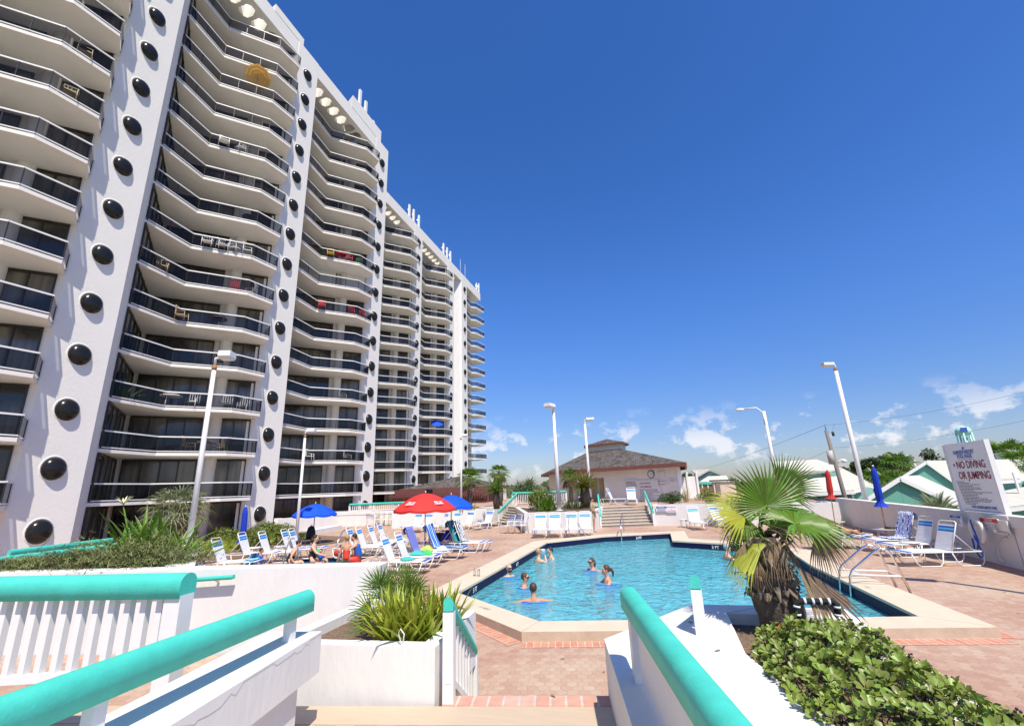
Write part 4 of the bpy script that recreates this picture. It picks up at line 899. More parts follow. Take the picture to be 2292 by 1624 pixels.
heap('towel', onl('l',1.15,.0), .24, 'aqua_cloth', 'crumpled aqua towel on the lounger next to the periwinkle one', seed=2)
heap('towel', onl('l',1.5,.05), .20, 'green_cloth', 'bright green cloth heaped toward a lounger foot', seed=3)
heap('towel', onl('m',1.2,-.05), .26, 'lime_cloth', 'crumpled lime yellow towel beside the drinks table', seed=4, h=.16)
heap('towel', onl('m',1.72,.0), .24, 'white_cloth', 'crumpled white towel at the foot of the periwinkle lounger', seed=5)
heap('towel', onl('k',1.25,.0), .25, 'aqua_cloth', 'teal folded towel on the empty lounger above the fan palm', seed=6, h=.07)
heap('towel', onl('i',1.5,.05), .2, 'white_cloth', 'white cloth on the farthest lounger behind the tank top man', seed=8, h=.06)
heap('bag', gz('M2',1750,215,-2.0), .30, 'umb_dark_blue', 'blue and white beach bag between the draped loungers', 'bag', h=.35, seed=9)
# side tables
def round_table(loc, r, h, label, top='white_metal', legs=True, group='small round side tables'):
    t = thing('side_table', loc, label, 'table', group); x, y, z = loc
    MB().lathe([(0,z+h-.03),(r*.96,z+h-.03),(r,z+h-.012),(r*.98,z+h),(0,z+h)], (x,y,0), 20).build('table_top', top, t)
    if legs:
        for k in range(4):
            a = k*pi/2+.5; MB().tube([(x+cos(a)*r*.75,y+sin(a)*r*.75,z+h-.03),(x+cos(a)*r*.95,y+sin(a)*r*.95,z)], .014, 6).build('leg', 'white_metal', t)
    return t
round_table(tuple(gz('F',630,1190)-V((0,0,0))), .26, .42, 'white round side table between the two nearest right hand loungers')
round_table(tuple(gz('M1',1780,640)), .26, .42, 'small white side table behind the third left lounger')
round_table(tuple(gz('A',1965,1278)), .24, .42, 'small white side table near the no diving notice wall')
round_table(tuple(gz('J',1880,585)), .26, .42, 'small white side table against the terrace wall')
round_table(tuple(gz('M1',1290,640)), .3, .38, 'white low table with dark shelf in front of left loungers')
tbR = gz('F',370,1030)
round_table((tbR.x,tbR.y,DZ), .42, .45, 'grey round table pierced by the closed blue umbrella', 'table_grey', True, None)
tb2 = gz('B',965,1345); round_table((tb2.x,tb2.y,DZ), .42, .45, 'pale round table under the closed red umbrella', 'table_grey', True, None)
tb3 = gz('M2',1460,400); round_table((tb3.x,tb3.y,DZ), .42, .45, 'white round drinks table under red umbrella', 'white_metal', True, None)
tb4 = gz('M2',1790,290); round_table((tb4.x,tb4.y,DZ), .40, .45, 'white round table under second blue umbrella', 'white_metal', True, None)
tb5 = gz('M2',65,275); round_table((tb5.x,tb5.y,DZ), .40, .30, 'dark low table with backpack under first blue umbrella', 'dark', True, None)
tb6 = gz('S',2270/.764,1624/.764,-1.55)
round_table((2.75,3.55,DZ), .42, .70, 'white round table cut off by lower right corner', 'white_metal', True, None)
MB().cyl((2.75,3.55,DZ+.70), .05, .05, 12).build('umbrella_socket', 'white_metal', bpy.data.objects['side_table.010'] if 'side_table.010' in bpy.data.objects else None)
# umbrellas
def open_umbrella(loc, ztop, R_, mat, label, pole='wood', logos=False, tilt=0):
    x, y, z = loc; t = thing('patio_umbrella', loc, label, 'umbrella'); H = ztop
    MB().tube([(x,y,z),(x,y,H-.05)], .022, 8).build('pole', pole, t)
    mb = MB(); n = 8; rings = 6; vs = []
    for i in range(rings+1):
        s_ = i/rings
        for k in range(n*4):
            a = 2*pi*k/(n*4); kk = (k % 4)/4; sc = cos(pi/n)/cos(((kk*2*pi/n)+pi/n) % (2*pi/n)-pi/n) ; 
            rr = R_*s_*(1-.0*kk); sag = .035*s_*sin(kk*pi)*2
            rr *= 1-.075*sin(kk*pi)*s_
            vs.append(V((x+rr*cos(a), y+rr*sin(a), H-.02-R_*.47*s_**1.75-sag*.8)))
    m = n*4; mb.add(vs, [(i*m+k, i*m+(k+1) % m, (i+1)*m+(k+1) % m, (i+1)*m+k) for i in range(rings) for k in range(m)], 0, True)
    o = len(mb.v); last = vs[-m:]; mb.add(last+[q-UP*.09 for q in last], [(k, (k+1) % m, m+(k+1) % m, m+k) for k in range(m)], 0, True)
    can = mb.build('canopy', mat, t)
    for k in range(n):
        a = 2*pi*k/n; MB().tube([(x,y,H-.1),(x+cos(a)*R_*.5,y+sin(a)*R_*.5,H-.06-R_*.47*.5**1.75),(x+cos(a)*R_*.97,y+sin(a)*R_*.97,H-.07-R_*.47)], .008, 4).build('rib', 'white_metal', t)
    MB().ball((x,y,H+.03), (.025,.025,.05), 8).build('finial', 'white_paint', t)
    if logos:
        for a in (-1.18-.52, -1.18+.62):       # white wordmark and swoosh near the hem on two panels
            s_ = .80; zz = H-.02-R_*.47*s_**1.75; c = V((x+R_*s_*.94*cos(a), y+R_*s_*.94*sin(a), zz)); rt = V((-sin(a), cos(a), 0)); up = V((-cos(a), -sin(a), .62)).normalized(); out = rt.cross(up); rt = rt*.8; up = up*.75
            c += out*.045; q = lambda u, v_: c+rt*u+up*v_
            l = MB()
            for u0, u1, v0, v1, sk in ((-.24,-.18,.0,.22,.03),(-.17,-.06,.10,.17,.02),(-.11,-.05,.0,.2,.03),(-.03,.05,.09,.14,.02),(.06,.11,.05,.19,.03),(.13,.19,.0,.15,.03),(.20,.24,.04,.2,.03)):
                l.add([q(u0*.9,v0*.8), q(u1*.9-.015,v0*.8), q(u1*.9-.015+sk,v1*.8), q(u0*.9+sk,v1*.8)], [(0,1,2,3)])
            l.add([q(-.26,-.10), q(.20,-.10), q(.25,-.04), q(-.22,-.04)], [(0,1,2,3)])
            l.build('logo', 'white_cloth', can)
    return t
def closed_umbrella(base, top, mat, label, pole='wood', zt=.9):
    a, b = V(base), V(top); d = (b-a).normalized(); t = thing('closed_umbrella', tuple(a), label, 'umbrella'); L_ = (b-a).length
    MB().tube([a, a+d*(L_-.03)], .022, 8).build('pole', pole, t)
    x = d.orthogonal().normalized(); y = d.cross(x); mb = MB(); prof = [(.02,0),(.07,.08),(.095,.25),(.10,.55),(.115,.85),(.10,1.05),(.075,1.14),(.15,1.28),(.21,1.34)]; n = 24; vs = []
    for i, (r, s_) in enumerate(prof):
        for k in range(n):
            ang = 2*pi*k/n; rr = r*(1+.22*cos(8*ang+i*.25)); vs.append(b-d*(s_*zt*1.05)+(x*cos(ang)+y*sin(ang))*rr)
    mb.add(vs, [(i*n+k, i*n+(k+1) % n, (i+1)*n+(k+1) % n, (i+1)*n+k) for i in range(len(prof)-1) for k in range(n)], 0, True)
    c = mb.build('canopy', mat, t); MB().tube([b-d*1.14*zt*1.05+x*.0, b-d*1.18*zt*1.05], .088, 12).build('tie', 'umb_dark_blue' if 'blue' in mat else 'umb_dark_red', c)
    MB().ball(b+d*.03, .035, 8).build('finial', 'white_paint', t); return t
u1 = gz('J',1218,830); open_umbrella((tb3.x,tb3.y,DZ), hzt := -.06, 1.28, 'umb_red', 'open red umbrella with white logos over the drinks table', logos=True)
open_umbrella((tb4.x,tb4.y,DZ), -.20, 1.05, 'umb_blue', 'open blue umbrella just right of the red one', pole='grey_wood')
open_umbrella((tb5.x,tb5.y,DZ), -.42, 1.07, 'umb_blue', 'open blue umbrella at left before the tower', pole='grey_wood')
p = V((tbR.x,tbR.y,DZ)); q = gy('F',208,240,tbR.y-.15); closed_umbrella(p, (q.x, tbR.y-.15, q.z), 'umb_dark_blue', 'closed blue umbrella leaning over grey round table', zt=1.05)
p = V((tb2.x,tb2.y,DZ)); q = gy('B',900,910,tb2.y); closed_umbrella(p, (q.x, tb2.y, q.z), 'umb_dark_red', 'closed red umbrella by the boundary wall')
MB().cyl((tbR.x+.12,tbR.y-.1,DZ+.45), .17, .07, 16).build('umbrella_weight', 'dark', None, 'black umbrella weight on the grey round table', 'weight')
p = gz('M1',1060,560); q = gy('I',778,385,p.y); closed_umbrella(tuple(p), (q.x, p.y, q.z), 'umb_dark_blue', 'closed blue umbrella against the second white pillar', pole='grey_wood', zt=1.1)
# backpack, bags, bottles
def backpack(loc, label, mat='black_fabric', s=1.0, name='backpack', cat='backpack'):
    t = thing(name, loc, label, cat); x, y, z = loc
    MB().lathe([(0,0),(.19*s,0),(.21*s,.08*s),(.20*s,.3*s),(.15*s,.46*s),(.05*s,.53*s),(0,.54*s)], loc, 12, sc=(1,.7)).build('pack_body', mat, t)
    MB().lathe([(0,.05*s),(.13*s,.05*s),(.14*s,.2*s),(.1*s,.28*s),(0,.29*s)], (x,y-.1*s,z), 10, sc=(1,.6)).build('front_pocket', mat, t)
    MB().tube([(x-.04,y,z+.5*s),(x-.03,y,z+.58*s),(x+.03,y,z+.58*s),(x+.04,y,z+.5*s)], .012, 5).build('handle', mat, t); return t
backpack((tb5.x-.02,tb5.y-.15,DZ+.3), 'black backpack leaning on umbrella pole on a low table', s=1.15)
cb_ = gz('M2',1620,285); t = thing('cooler_bag', tuple(cb_), 'black square cooler bag standing between draped loungers', 'bag')
MB().box((cb_.x,cb_.y,DZ+.27), (.50,.34,.54), .1).build('bag_body', 'black_fabric', t); MB().tube([(cb_.x-.1,cb_.y,DZ+.54),(cb_.x-.1,cb_.y,DZ+.66),(cb_.x+.1,cb_.y,DZ+.66),(cb_.x+.1,cb_.y,DZ+.54)], .012, 5).build('handle', 'black_fabric', t)
def bottle(loc, label, mat, h=.2, r=.035):
    t = thing('bottle', loc, label, 'bottle', 'drinks on the white table'); MB().lathe([(0,0),(r,0),(r,h*.65),(r*.45,h*.82),(r*.45,h*.95)], loc, 10).build('bottle_body', mat, t); MB().cyl((loc[0],loc[1],loc[2]+h*.93), r*.5, h*.07, 8).build('cap', 'white_cloth', t)
bottle((tb3.x+.25,tb3.y-.1,DZ+.45), 'tall red bottle on the drinks table', 'umb_red', .3); bottle((tb3.x+.12,tb3.y-.2,DZ+.45), 'short blue bottle on the drinks table', 'umb_dark_blue', .22)
bottle((tb3.x-.22,tb3.y-.15,DZ+.45), 'clear plastic bottle on the drinks table', 'clear', .2, .06)
q = gz('M2',2085,660,Zc); t = thing('bottle', tuple(q), 'clear water bottle on the pool coping nearest the camera', 'bottle'); MB().lathe([(0,0),(.035,0),(.035,.13),(.012,.18),(.012,.2)], tuple(q), 10).build('bottle_body', 'clear', t)
MB().tube([q+V((.12,-.02,0)), q+V((.12,-.02,.17))], .032, 10).build('cup', 'clear', None, 'clear plastic cup beside the water bottle on the coping', 'cup')
# arm chairs with blue bands, seat facing the pool
def armchair(loc, rz, label, first=[None]):
    if first[0] is None:
        r = thing('pool_chair', (0,0,0), label, 'chair', 'upright white strap chairs'); W = .28
        for y in (-W, W):
            MB().tube([(.5,y,0),(.47,y,.42),(.44,y,.62),(.0,y,.62),(-.05,y,0)], .015, 6).build('arm_frame', 'white_metal', r, world=False)
        s_ = MB()
        for i in range(8): s_.box((.06+.055*i, 0, .41), (.045, 2*W, .01))
        s_.build('seat_straps', 'strap', r, world=False)
        MB().tube([(.03,-W,.4),(-.14,-W,.92),(-.15,-W+.05,.96),(-.15,W-.05,.96),(-.14,W,.92),(.03,W,.4)], .014, 6).build('back_frame', 'white_metal', r, world=False)
        w_, b_ = MB(), MB(); R = Matrix.Rotation(radians(-72), 3, 'Y')
        for i in range(9):
            (b_ if i in (6, 8) else w_).box((.03-.018*i-.0, 0, .45+.055*i), (.045, 2*W, .008), rot=R)
        w_.build('white_straps', 'strap', r, world=False); b_.build('blue_straps', 'blue_strap', r, world=False); first[0] = r
    else: r = copy_tree(first[0])
    r.location = loc; r.rotation_euler = (0,0,rz); r['label'] = label
for i, (x, lab) in enumerate(((285,'leftmost of three upright strap chairs by the planter corner'),(350,'middle one of three upright strap chairs by the planter corner'),(420,'rightmost of three upright strap chairs by the planter corner'))):
    p = gz('A', x, 1338); armchair((p.x+.1, p.y+.25, DZ), radians(-125), lab)
# beige dining chairs packed beside the tower
M('beige_metal', (.46,.40,.29), .6)
def beige_chair(loc, rz, label, first=[None]):
    if first[0] is None:
        r = thing('dining_chair', (0,0,0), label, 'chair', 'beige metal chairs packed together beside the tower')
        for x in (0,.42):
            for y in (-.2,.2): MB().tube([(x,y,0),(x,y,.45 if x else .9)], .016, 5).build('leg', 'beige_metal', r, world=False)
        MB().box((.21,0,.45), (.44,.42,.03)).build('seat', 'cream_wall', r, world=False)
        b = MB()
        for z in (.58,.68,.78,.88): b.box((0,0,z), (.02,.42,.035))
        b.build('backrest', 'beige_metal', r, world=False); first[0] = r
    else: r = copy_tree(first[0])
    r.location = loc; r.rotation_euler = (0,0,rz); r['label'] = label
words = ['nearest corner','second along the front','third along the front','fourth along the front','fifth along the front','front right end']
k = 0
for row, (x0, y0, x1, y1, n_) in enumerate(((640,578,1060,585,6),(700,545,1080,548,5),(760,512,1080,515,4))):
    for i in range(n_):
        x = x0+(x1-x0)*i/(n_-1); y = y0+(y1-y0)*i/(n_-1); p = gz('J', x, y)
        ordn = ['first','second','third','fourth','fifth','sixth'][i]
        beige_chair((p.x, p.y, DZ), radians(-60+37*((i*7+row*3) % 5)), 'beige metal chair, %s from the left in the %s row of the packed chairs' % (ordn, ['front','middle','back'][row])); k += 1
# low railing pieces next to them
p = gz('J',455,570); q = gz('J',610,600)
rail('low_fence', [(p.x,p.y,-1.45),(q.x,q.y,-1.5)], 'low white gate fence at the tower corner by the chairs', w=.06, h=.06, posts=((0,DZ),(1,DZ)), base=lambda t: DZ+.1, bal=16, balw=.03, cat='fence', mat='white_paint')
# grab rails of the whirlpool and the pool, ladder
def hoop(pts, label, name='grab_rail', r=.022):
    t = thing(name, tuple(pts[0]), label, 'grab rail'); MB().tube(pts, r, 8).build('rail_tube', 'steel', t)
    for e in (pts[0], pts[-1]): MB().cyl((e[0],e[1],e[2]), r*2, .03, 10).build('flange', 'steel', t)
def arc(a, b, h, n=9, lean=0):
    a, b = V(a), V(b); o = []
    for i in range(n+1):
        t = i/n; s_ = sin(pi*t)**.55 if 0 < t < 1 else 0; o.append(a.lerp(b, t)+UP*h*s_)
    return o
p, q = gz('M1',1835,800), gz('M1',2130,800); hoop(arc(p, q, .92), 'chrome hoop rail left of the woman in black')
p, q = gz('M2',350,405), gz('M2',495,285); p2 = gz('M2',345,400); hoop([p, p+UP*.35, p+V((-.1,.5,.85)), p+V((-.15,.9,.98)), p+V((-.15,1.2,.85)), p+V((-.15,1.25,0))], 'chrome hoop rail by the child with the red ball')
p = gz('A',870,1362,Zc); top = V((p.x,p.y,p.z+.86)); w_ = gz('A',1085,1440,-2.6)
hoop([p, top-UP*.05, top, top+V((.25,-.12,0)), w_], 'chrome entry handrail on the left side of the pool steps')
p = gz('A',1392,1320,DZ); w_ = gz('A',1372,1450,-2.6); hoop([p, p+UP*.9, p+UP*.95+V((.02,-.15,0)), V((w_.x,w_.y+.3,-1.62)), w_], 'chrome entry handrail seen end on at the right of pool steps')
lad = thing('pool_ladder', (4.2,12.5,DZ), 'chrome pool ladder on the right edge with two white steps', 'pool ladder')
for y in (12.95, 12.35):
    MB().tube([(4.90,y,DZ),(4.72,y,-1.66),(4.66,y,-1.56),(4.55,y,-1.53),(4.40,y,-1.60),(3.92,y,-1.98),(3.86,y,-2.10),(3.72,y,-3.2)], .026, 8).build('side_rail', 'steel', lad)
for a in ((4.80,-2.08),(3.87,-2.06)): pass
MB().box((4.83,12.65,-2.10), (.02,.6,.03)).build('crossbar', 'white_metal', lad)
for y in (12.95,12.35): MB().tube([(4.83,y,-2.08),(3.87,y,-2.06)], .02, 6).build('crossbar', 'white_metal', lad)
for z in (-2.65,-2.95): MB().box((3.76,12.65,z), (.10,.6,.03)).build('ladder_step', 'white_metal', lad)
# pool rail on the terrace pool
tp = gz('A',1850,990,TZ); hoop(arc(tp, tp+V((1.6,.3,-.1)), .95), 'chrome rail of the upper terrace pool, front one'); hoop(arc(tp+V((.25,.6,0)), tp+V((1.9,.9,-.1)), .95), 'chrome rail of the upper terrace pool, rear one')
a = gz('A',1900,985,TZ+.03)
# life ring, hose, notices on the boundary wall
ringc = V((8.40,16.25,-1.56)); ring_o = thing('life_ring', tuple(ringc), 'white life ring with blue rope hanging on the boundary wall', 'life ring')
mb = MB(); n1, n2 = 28, 10
vs = [ringc+V((-.07+.055*cos(2*pi*j/n2), (.25+.062*sin(2*pi*j/n2))*cos(2*pi*i/n1), (.29+.062*sin(2*pi*j/n2))*sin(2*pi*i/n1))) for i in range(n1) for j in range(n2)]
mb.add(vs, [(i*n2+j, ((i+1) % n1)*n2+j, ((i+1) % n1)*n2+(j+1) % n2, i*n2+(j+1) % n2) for i in range(n1) for j in range(n2)], 0, True); mb.build('ring_body', 'cream_wall', ring_o)
M('rope_blue', (.01,.10,.50), .8)
rp = [ringc+V((-.16, .10*cos(t*1.1)+.05*t-.1, .30-.20*t)) for t in [i*.35 for i in range(12)]]
MB().tube(rp, .020, 6).tube([ringc+V((-.17,.12,-.2)), ringc+V((-.17,.16,-.5)), ringc+V((-.16,.02,-.68)), ringc+V((-.17,-.14,-.62)), ringc+V((-.17,-.06,-.3)), ringc+V((-.16,.05,-.12))], .02, 6).build('rope', 'rope_blue', ring_o)
hs_ = [gx('F',x,y,8.44) for x, y in ((1640,975),(1560,985),(1510,1050),(1500,1150),(1530,1230),(1590,1265),(1610,1235),(1560,1170),(1530,1060),(1600,975))]
MB().tube([V(q) for q in hs_], .007, 6).build('hose', 'table_grey', None, 'thin dark hose looped on the boundary wall', 'hose')
MB().tube([gx('F',1640,940,8.42), gx('F',1660,975,8.40), gx('F',1625,985,8.38)], .02, 6).build('water_tap', 'steel', None, 'metal tap above the looped hose', 'tap')
q = gz('D',1440,690); q2 = gz('F',680,1380)
MB().box((q2.x,q2.y,DZ+.02), (.2,.12,.03)).build('napkin', 'white_cloth', None, 'small white scrap lying on the pavers near the ladder', 'litter') if False else None
# dark storage box by the far wall end
q = gz('B',850,1200,-2.2); t = thing('wicker_sofa', tuple(q), 'dark wicker seat against the far boundary wall', 'seat')
MB().box((q.x+.3,q.y,-1.85), (1.3,.15,.75), -.1).box((q.x+.3,q.y-.35,-2.1), (1.3,.7,.35), -.1).build('seat_frame', 'dark', t)
# ================================================================== plants
def fan(mb, hub, axis, normal, R_, n=26, spread=pi*1.25, mi=0, droop=.15, split=.55, fold=.35, seed=0):
    """costapalmate leaf: pleated segments joined to the split, then free drooping tips"""
    rnd = random.Random(seed); axis = V(axis).normalized(); normal = V(normal); normal = (normal-axis*normal.dot(axis)).normalized(); side = axis.cross(normal); hub = V(hub)
    da = spread/n
    for i in range(n):
        a = -spread/2+(i+.5)*da; d = axis*cos(a)+side*sin(a); R1 = R_*(.80+.20*cos(a*.75))*(.93+.12*rnd.random()); t = side*cos(a)-axis*sin(a)
        rows = []
        for s_, wf in ((.02,1),(.3,1),(split,1),(.75,.62),(.9,.3),(1.0,.03)):
            c = hub+d*(R1*s_)-UP*(droop*R1*max(0, s_-.35)**2*2.2)+normal*(.10*R1*sin(min(1, s_)*pi*.8)); hw = tan_(da/2)*R1*min(s_, split)*wf
            if s_ > split: c += t*rnd.uniform(-.012,.012)*R1
            rows.append((c-t*hw+normal*hw*fold, c-normal*hw*fold, c+t*hw+normal*hw*fold))
        vs = [q for r in rows for q in r]; fs = []
        for k in range(len(rows)-1):
            o = k*3; fs += [(o,o+1,o+4,o+3),(o+1,o+2,o+5,o+4)]
        mb.add(vs, fs, mi, False)
def tan_(x): return sin(x)/cos(x)
# ---- the big shaggy fan palm by the right ledge
PB = V((1.0, 5.08, -1.38)); palm = thing('fan_palm', tuple(PB), 'big foreground fan palm with shaggy brown trunk in the right planter', 'palm tree')
mb = MB(); n = 20; vs = []; H = .86
for i in range(12):
    s_ = i/11; r = .20-.06*s_+.02*sin(s_*pi)
    for k in range(n):
        a = 2*pi*k/n; rr = r*(1+.05*sin(a*5+i)+.04*random.uniform(-1,1)); vs.append(PB+V((rr*cos(a)-.10*s_, rr*sin(a), s_*H)))
mb.add(vs, [(i*n+k, i*n+(k+1) % n, (i+1)*n+(k+1) % n, (i+1)*n+k) for i in range(11) for k in range(n)], 0, True); mb.build('trunk', 'trunk_dark', palm)
mb = MB(); rnd = random.Random(3)
for i in range(120):                             # old leaf boots wrapped round the trunk
    s_ = .30+.70*(i/120)+rnd.uniform(-.03,.03); a = i*2.399; c = PB+V((.165*cos(a)-.10*s_, .165*sin(a), s_*H)); o = V((cos(a), sin(a), 0)); t_ = V((-sin(a), cos(a), 0))
    L_ = rnd.uniform(.05,.12); w_ = rnd.uniform(.025,.05); up = UP*rnd.uniform(.2,1)-UP*(.9 if rnd.random() < .4 else 0)
    e = c+(o*rnd.uniform(.35,.9)+up).normalized()*L_; e2 = e+(o*.4-UP*rnd.uniform(0,1.2)).normalized()*L_*rnd.uniform(.3,.8)
    mb.add([c-t_*w_, c+t_*w_, e+t_*w_*.6, e-t_*w_*.6, e2+t_*w_*.15, e2-t_*w_*.15, c+o*.03, e+o*.02], [(0,6,7,3),(6,1,2,7),(3,7,2,4,5)])
mb.build('leaf_boots', 'boot', palm)
crown = PB+V((-.10,0,H))
def pt(x, y, dy): return gy('D', x, y, PB.y+dy)
rr_, uu_, ff_ = _r, _u, _f
green, yel, dead = MB(), MB(), MB()
def fl(mb, hub, dy, tip, R_=None, toward=.8, lift=.35, n=30, spread=pi*1.2, droop=.12, dyt=0, seed=0, split=.55, petc=green):
    h = pt(*hub, dy); t = pt(*tip, dy+dyt); ax = (t-h); R1 = ax.length if R_ is None else R_
    nrm = (-ff_*toward+UP*lift); fan(mb, h, ax, nrm, R1, n, spread, 0, droop, split, seed=seed)
    c = crown+V((rnd.uniform(-.05,.05), rnd.uniform(-.05,.05), -.02)); mid = c.lerp(h, .5)+UP*.05; petc.tube([c, mid, h+(h-mid).normalized()*.04], [.016,.011,.007], 5)
fl(green,(510,275),.05,(470,-20),toward=1,lift=.15,n=38,spread=pi*1.36,seed=1,droop=.05)
fl(green,(590,170),.55,(800,30),toward=.75,lift=.1,n=30,spread=pi*.8,seed=2,droop=.05)
fl(green,(690,385),-.10,(900,352),R_=.50,toward=.42,lift=1.0,n=36,spread=pi*1.75,seed=3,droop=.15,dyt=.25)
fl(yel,(385,345),-.05,(105,225),toward=.6,lift=.8,n=30,spread=pi*.95,seed=4,droop=.18)
fl(green,(400,360),-.0,(300,430),R_=.30,toward=.5,lift=.6,n=22,spread=pi*1.1,seed=14,droop=.7)
fl(yel,(520,500),-.25,(330,660),R_=.44,toward=.35,lift=1.2,n=16,spread=pi*.42,seed=5,droop=.30,split=.75)
fl(green,(470,330),.35,(330,200),toward=.6,lift=.4,n=24,spread=pi*.9,seed=6,droop=.2)
fl(green,(560,420),.25,(640,330),R_=.35,toward=.3,lift=.9,n=22,spread=pi*1.1,seed=9,droop=.4)
fl(dead,(810,440),-.15,(960,640),toward=1,lift=.1,n=24,spread=pi*.62,seed=7,droop=.35,split=.6,petc=dead)
fl(dead,(700,430),.25,(900,380),R_=.34,toward=.3,lift=.8,n=20,spread=pi*.8,seed=8,droop=.8,petc=dead)
for i in range(6):                               # hanging dry fans and fibres
    a = rnd.uniform(-2.9,.3); h = crown+V((cos(a)*.22, sin(a)*.22, -.08+rnd.uniform(-.1,.05))); d = V((cos(a)*.30, sin(a)*.30, -1)); fan(dead, h, d, V((cos(a),sin(a),.3)), rnd.uniform(.18,.32), 9, pi*.3, 0, .2, .4, seed=20+i)
for i in range(70):
    a = rnd.uniform(0,2*pi); h = crown+V((cos(a)*.15, sin(a)*.15, rnd.uniform(-.25,.12))); dead.blade(h, V((cos(a),sin(a),rnd.uniform(-.6,.8))), rnd.uniform(.15,.5), .008, droop=1.6, n=4)
fan(dead, PB+V((.14,-.2,.62)), V((.5,-.3,-1)), V((.3,-1,.2)), .55, 12, pi*.3, 0, .05, .7, seed=40)
green.build('green_leaf', 'leaf_palm', palm); yel.build('yellow_leaf', 'leaf_palm_yellow', palm); dead.build('dead_leaf', 'leaf_dead', palm)
# black and white foam tube sign on a bent pipe beside the trunk
t = thing('padded_pipe', tuple(gy('D',710,1000,4.75)), 'bent pipe wrapped in black foam with white tape by the palm trunk', 'pipe')
pp = [gy('D',x,y,4.72) for x, y in ((715,1000),(700,900),(700,868),(725,858),(920,860),(945,880),(955,950))]
MB().tube(pp, .024, 10).build('foam_sleeve', 'black_fabric', t)
mb = MB()
for i, (a, b, f0) in enumerate(((0,1,.15),(0,1,.6),(1,2,.3),(3,4,.12),(3,4,.38),(3,4,.62),(3,4,.88),(5,6,.2),(5,6,.9))):
    c = pp[a].lerp(pp[b], f0); d = (pp[b]-pp[a]).normalized(); mb.tube([c-d*.008, c+d*.008], .0265, 10)
mb.build('white_tape', 'white_cloth', t)
# ---- glossy low shrub filling the bed
def shrub_leaf(mb, c, d, nrm, l, w):
    b = nrm.cross(d).normalized(); e = c+d*l
    pts = [c, c+d*l*.35+b*w*.42+nrm*w*.12, c+d*l*.75+b*w*.5+nrm*w*.16, e, c+d*l*.75-b*w*.5+nrm*w*.16, c+d*l*.35-b*w*.42+nrm*w*.12, c+d*l*.4, c+d*l*.75]
    mb.add(pts, [(0,1,6),(1,2,7,6),(2,3,7),(3,4,7),(4,5,6,7),(5,0,6)], 0, True)
shrub = thing('shrub', (1.35,3.7,zl-.1), 'glossy low shrub with dark berries spilling over the right planter', 'shrub')
mb = MB(); tw = MB(); bb = MB(); ol = MB(); rnd = random.Random(11)
def bed_h(x, y):                                  # mound height along the bed
    t = max(0, min(1, (4.85-y)/.40)); cx = 1.05+.12*max(0, 3.9-y)+.15*max(0, y-4.0); e = max(0, 1-((x-cx)/.47)**2); return (.25*t*(e**.45) if e > 0 else 0)
cnt = 0
while cnt < 1000:
    x, y = rnd.uniform(.55,2.2), rnd.uniform(1.9,4.95); hh = bed_h(x, y)
    if hh < .04: continue
    z0 = zl-.06; layer = rnd.random()**.6; c = V((x, y, z0+hh*(.45+.55*layer)+rnd.uniform(-.02,.03))); cnt += 1
    up = V((rnd.gauss(0,.45)+(x-1.05)*.9, rnd.gauss(0,.45)-.1, 1)).normalized(); k = rnd.randint(5,8); a0 = rnd.random()*6; s_j = 0; bx = up.orthogonal().normalized(); by = up.cross(bx); s_ = rnd.uniform(.75,1.15)
    for i in range(k):
        a = a0+2*pi*i/k+rnd.uniform(-.2,.2); el = rnd.uniform(.25,1.0); d = (bx*cos(a)+by*sin(a)+up*el).normalized(); nr = (up-d*up.dot(d)).normalized()
        shrub_leaf(mb if rnd.random() > .002 else ol, c+d*.008, d, nr, rnd.uniform(.038,.058)*s_, rnd.uniform(.023,.032)*s_)
    tw.tube([c, c-up*.16], .003, 3, cap=False)
    if rnd.random() < .07:
        for j in range(12): bb.ball(c+up*.02+V((rnd.gauss(0,.014), rnd.gauss(0,.014), rnd.gauss(0,.012))), .0075, 6)
mb.build('leaves', 'leaf_shrub', shrub); tw.build('twigs', 'trunk_dark', shrub); bb.build('berries', 'berry', shrub); ol.build('orange_leaves', 'orange_leaf', shrub)
# ---- left planter: dwarf fan palm and strappy plant
dp = thing('dwarf_fan_palm', (-2.65,4.6,-1.35), 'dwarf fan palm with thin green fans in the landing planter', 'palm'); mb = MB(); md = MB(); rnd = random.Random(5); C0 = V((-2.66,4.55,-1.34))
for i in range(17):
    a = rnd.uniform(0,2*pi); el = rnd.uniform(.1,1.25) if i > 4 else 1.15; d = V((cos(a)*cos(el), sin(a)*cos(el)*.8, sin(el))); L_ = rnd.uniform(.25,.50)*(1 if el > .4 else .8)
    h = C0+d*L_; tgt = mb if el > .25 or rnd.random() < .5 else md
    tgt.tube([C0, h], [.009,.005], 4); fan(tgt, h, d+V((0,0,.1)), V((-d.x*.6, -1, .5)), rnd.uniform(.20,.29), 13, pi*.8, 0, .12, .28, seed=100+i)
for tx, ty in ((840,130),(760,250),(1020,210),(900,230),(1100,330)):
    q = gy('E', tx, ty+70, 4.6); d = (q-C0); h = C0+d*.55; mb.tube([C0,h], [.009,.005], 4); fan(mb, h, d, V((0,-1,.3)), .34, 16, pi*.6, 0, .05, .25, seed=200+tx)
mb.build('leaves', 'leaf_palm', dp); md.build('dead_leaves', 'leaf_dead', dp)
sp_ = thing('strappy_plant', (-2.2,4.2,-1.35), 'yellow green strap leaved clump at the planter front', 'plant'); mb = MB()
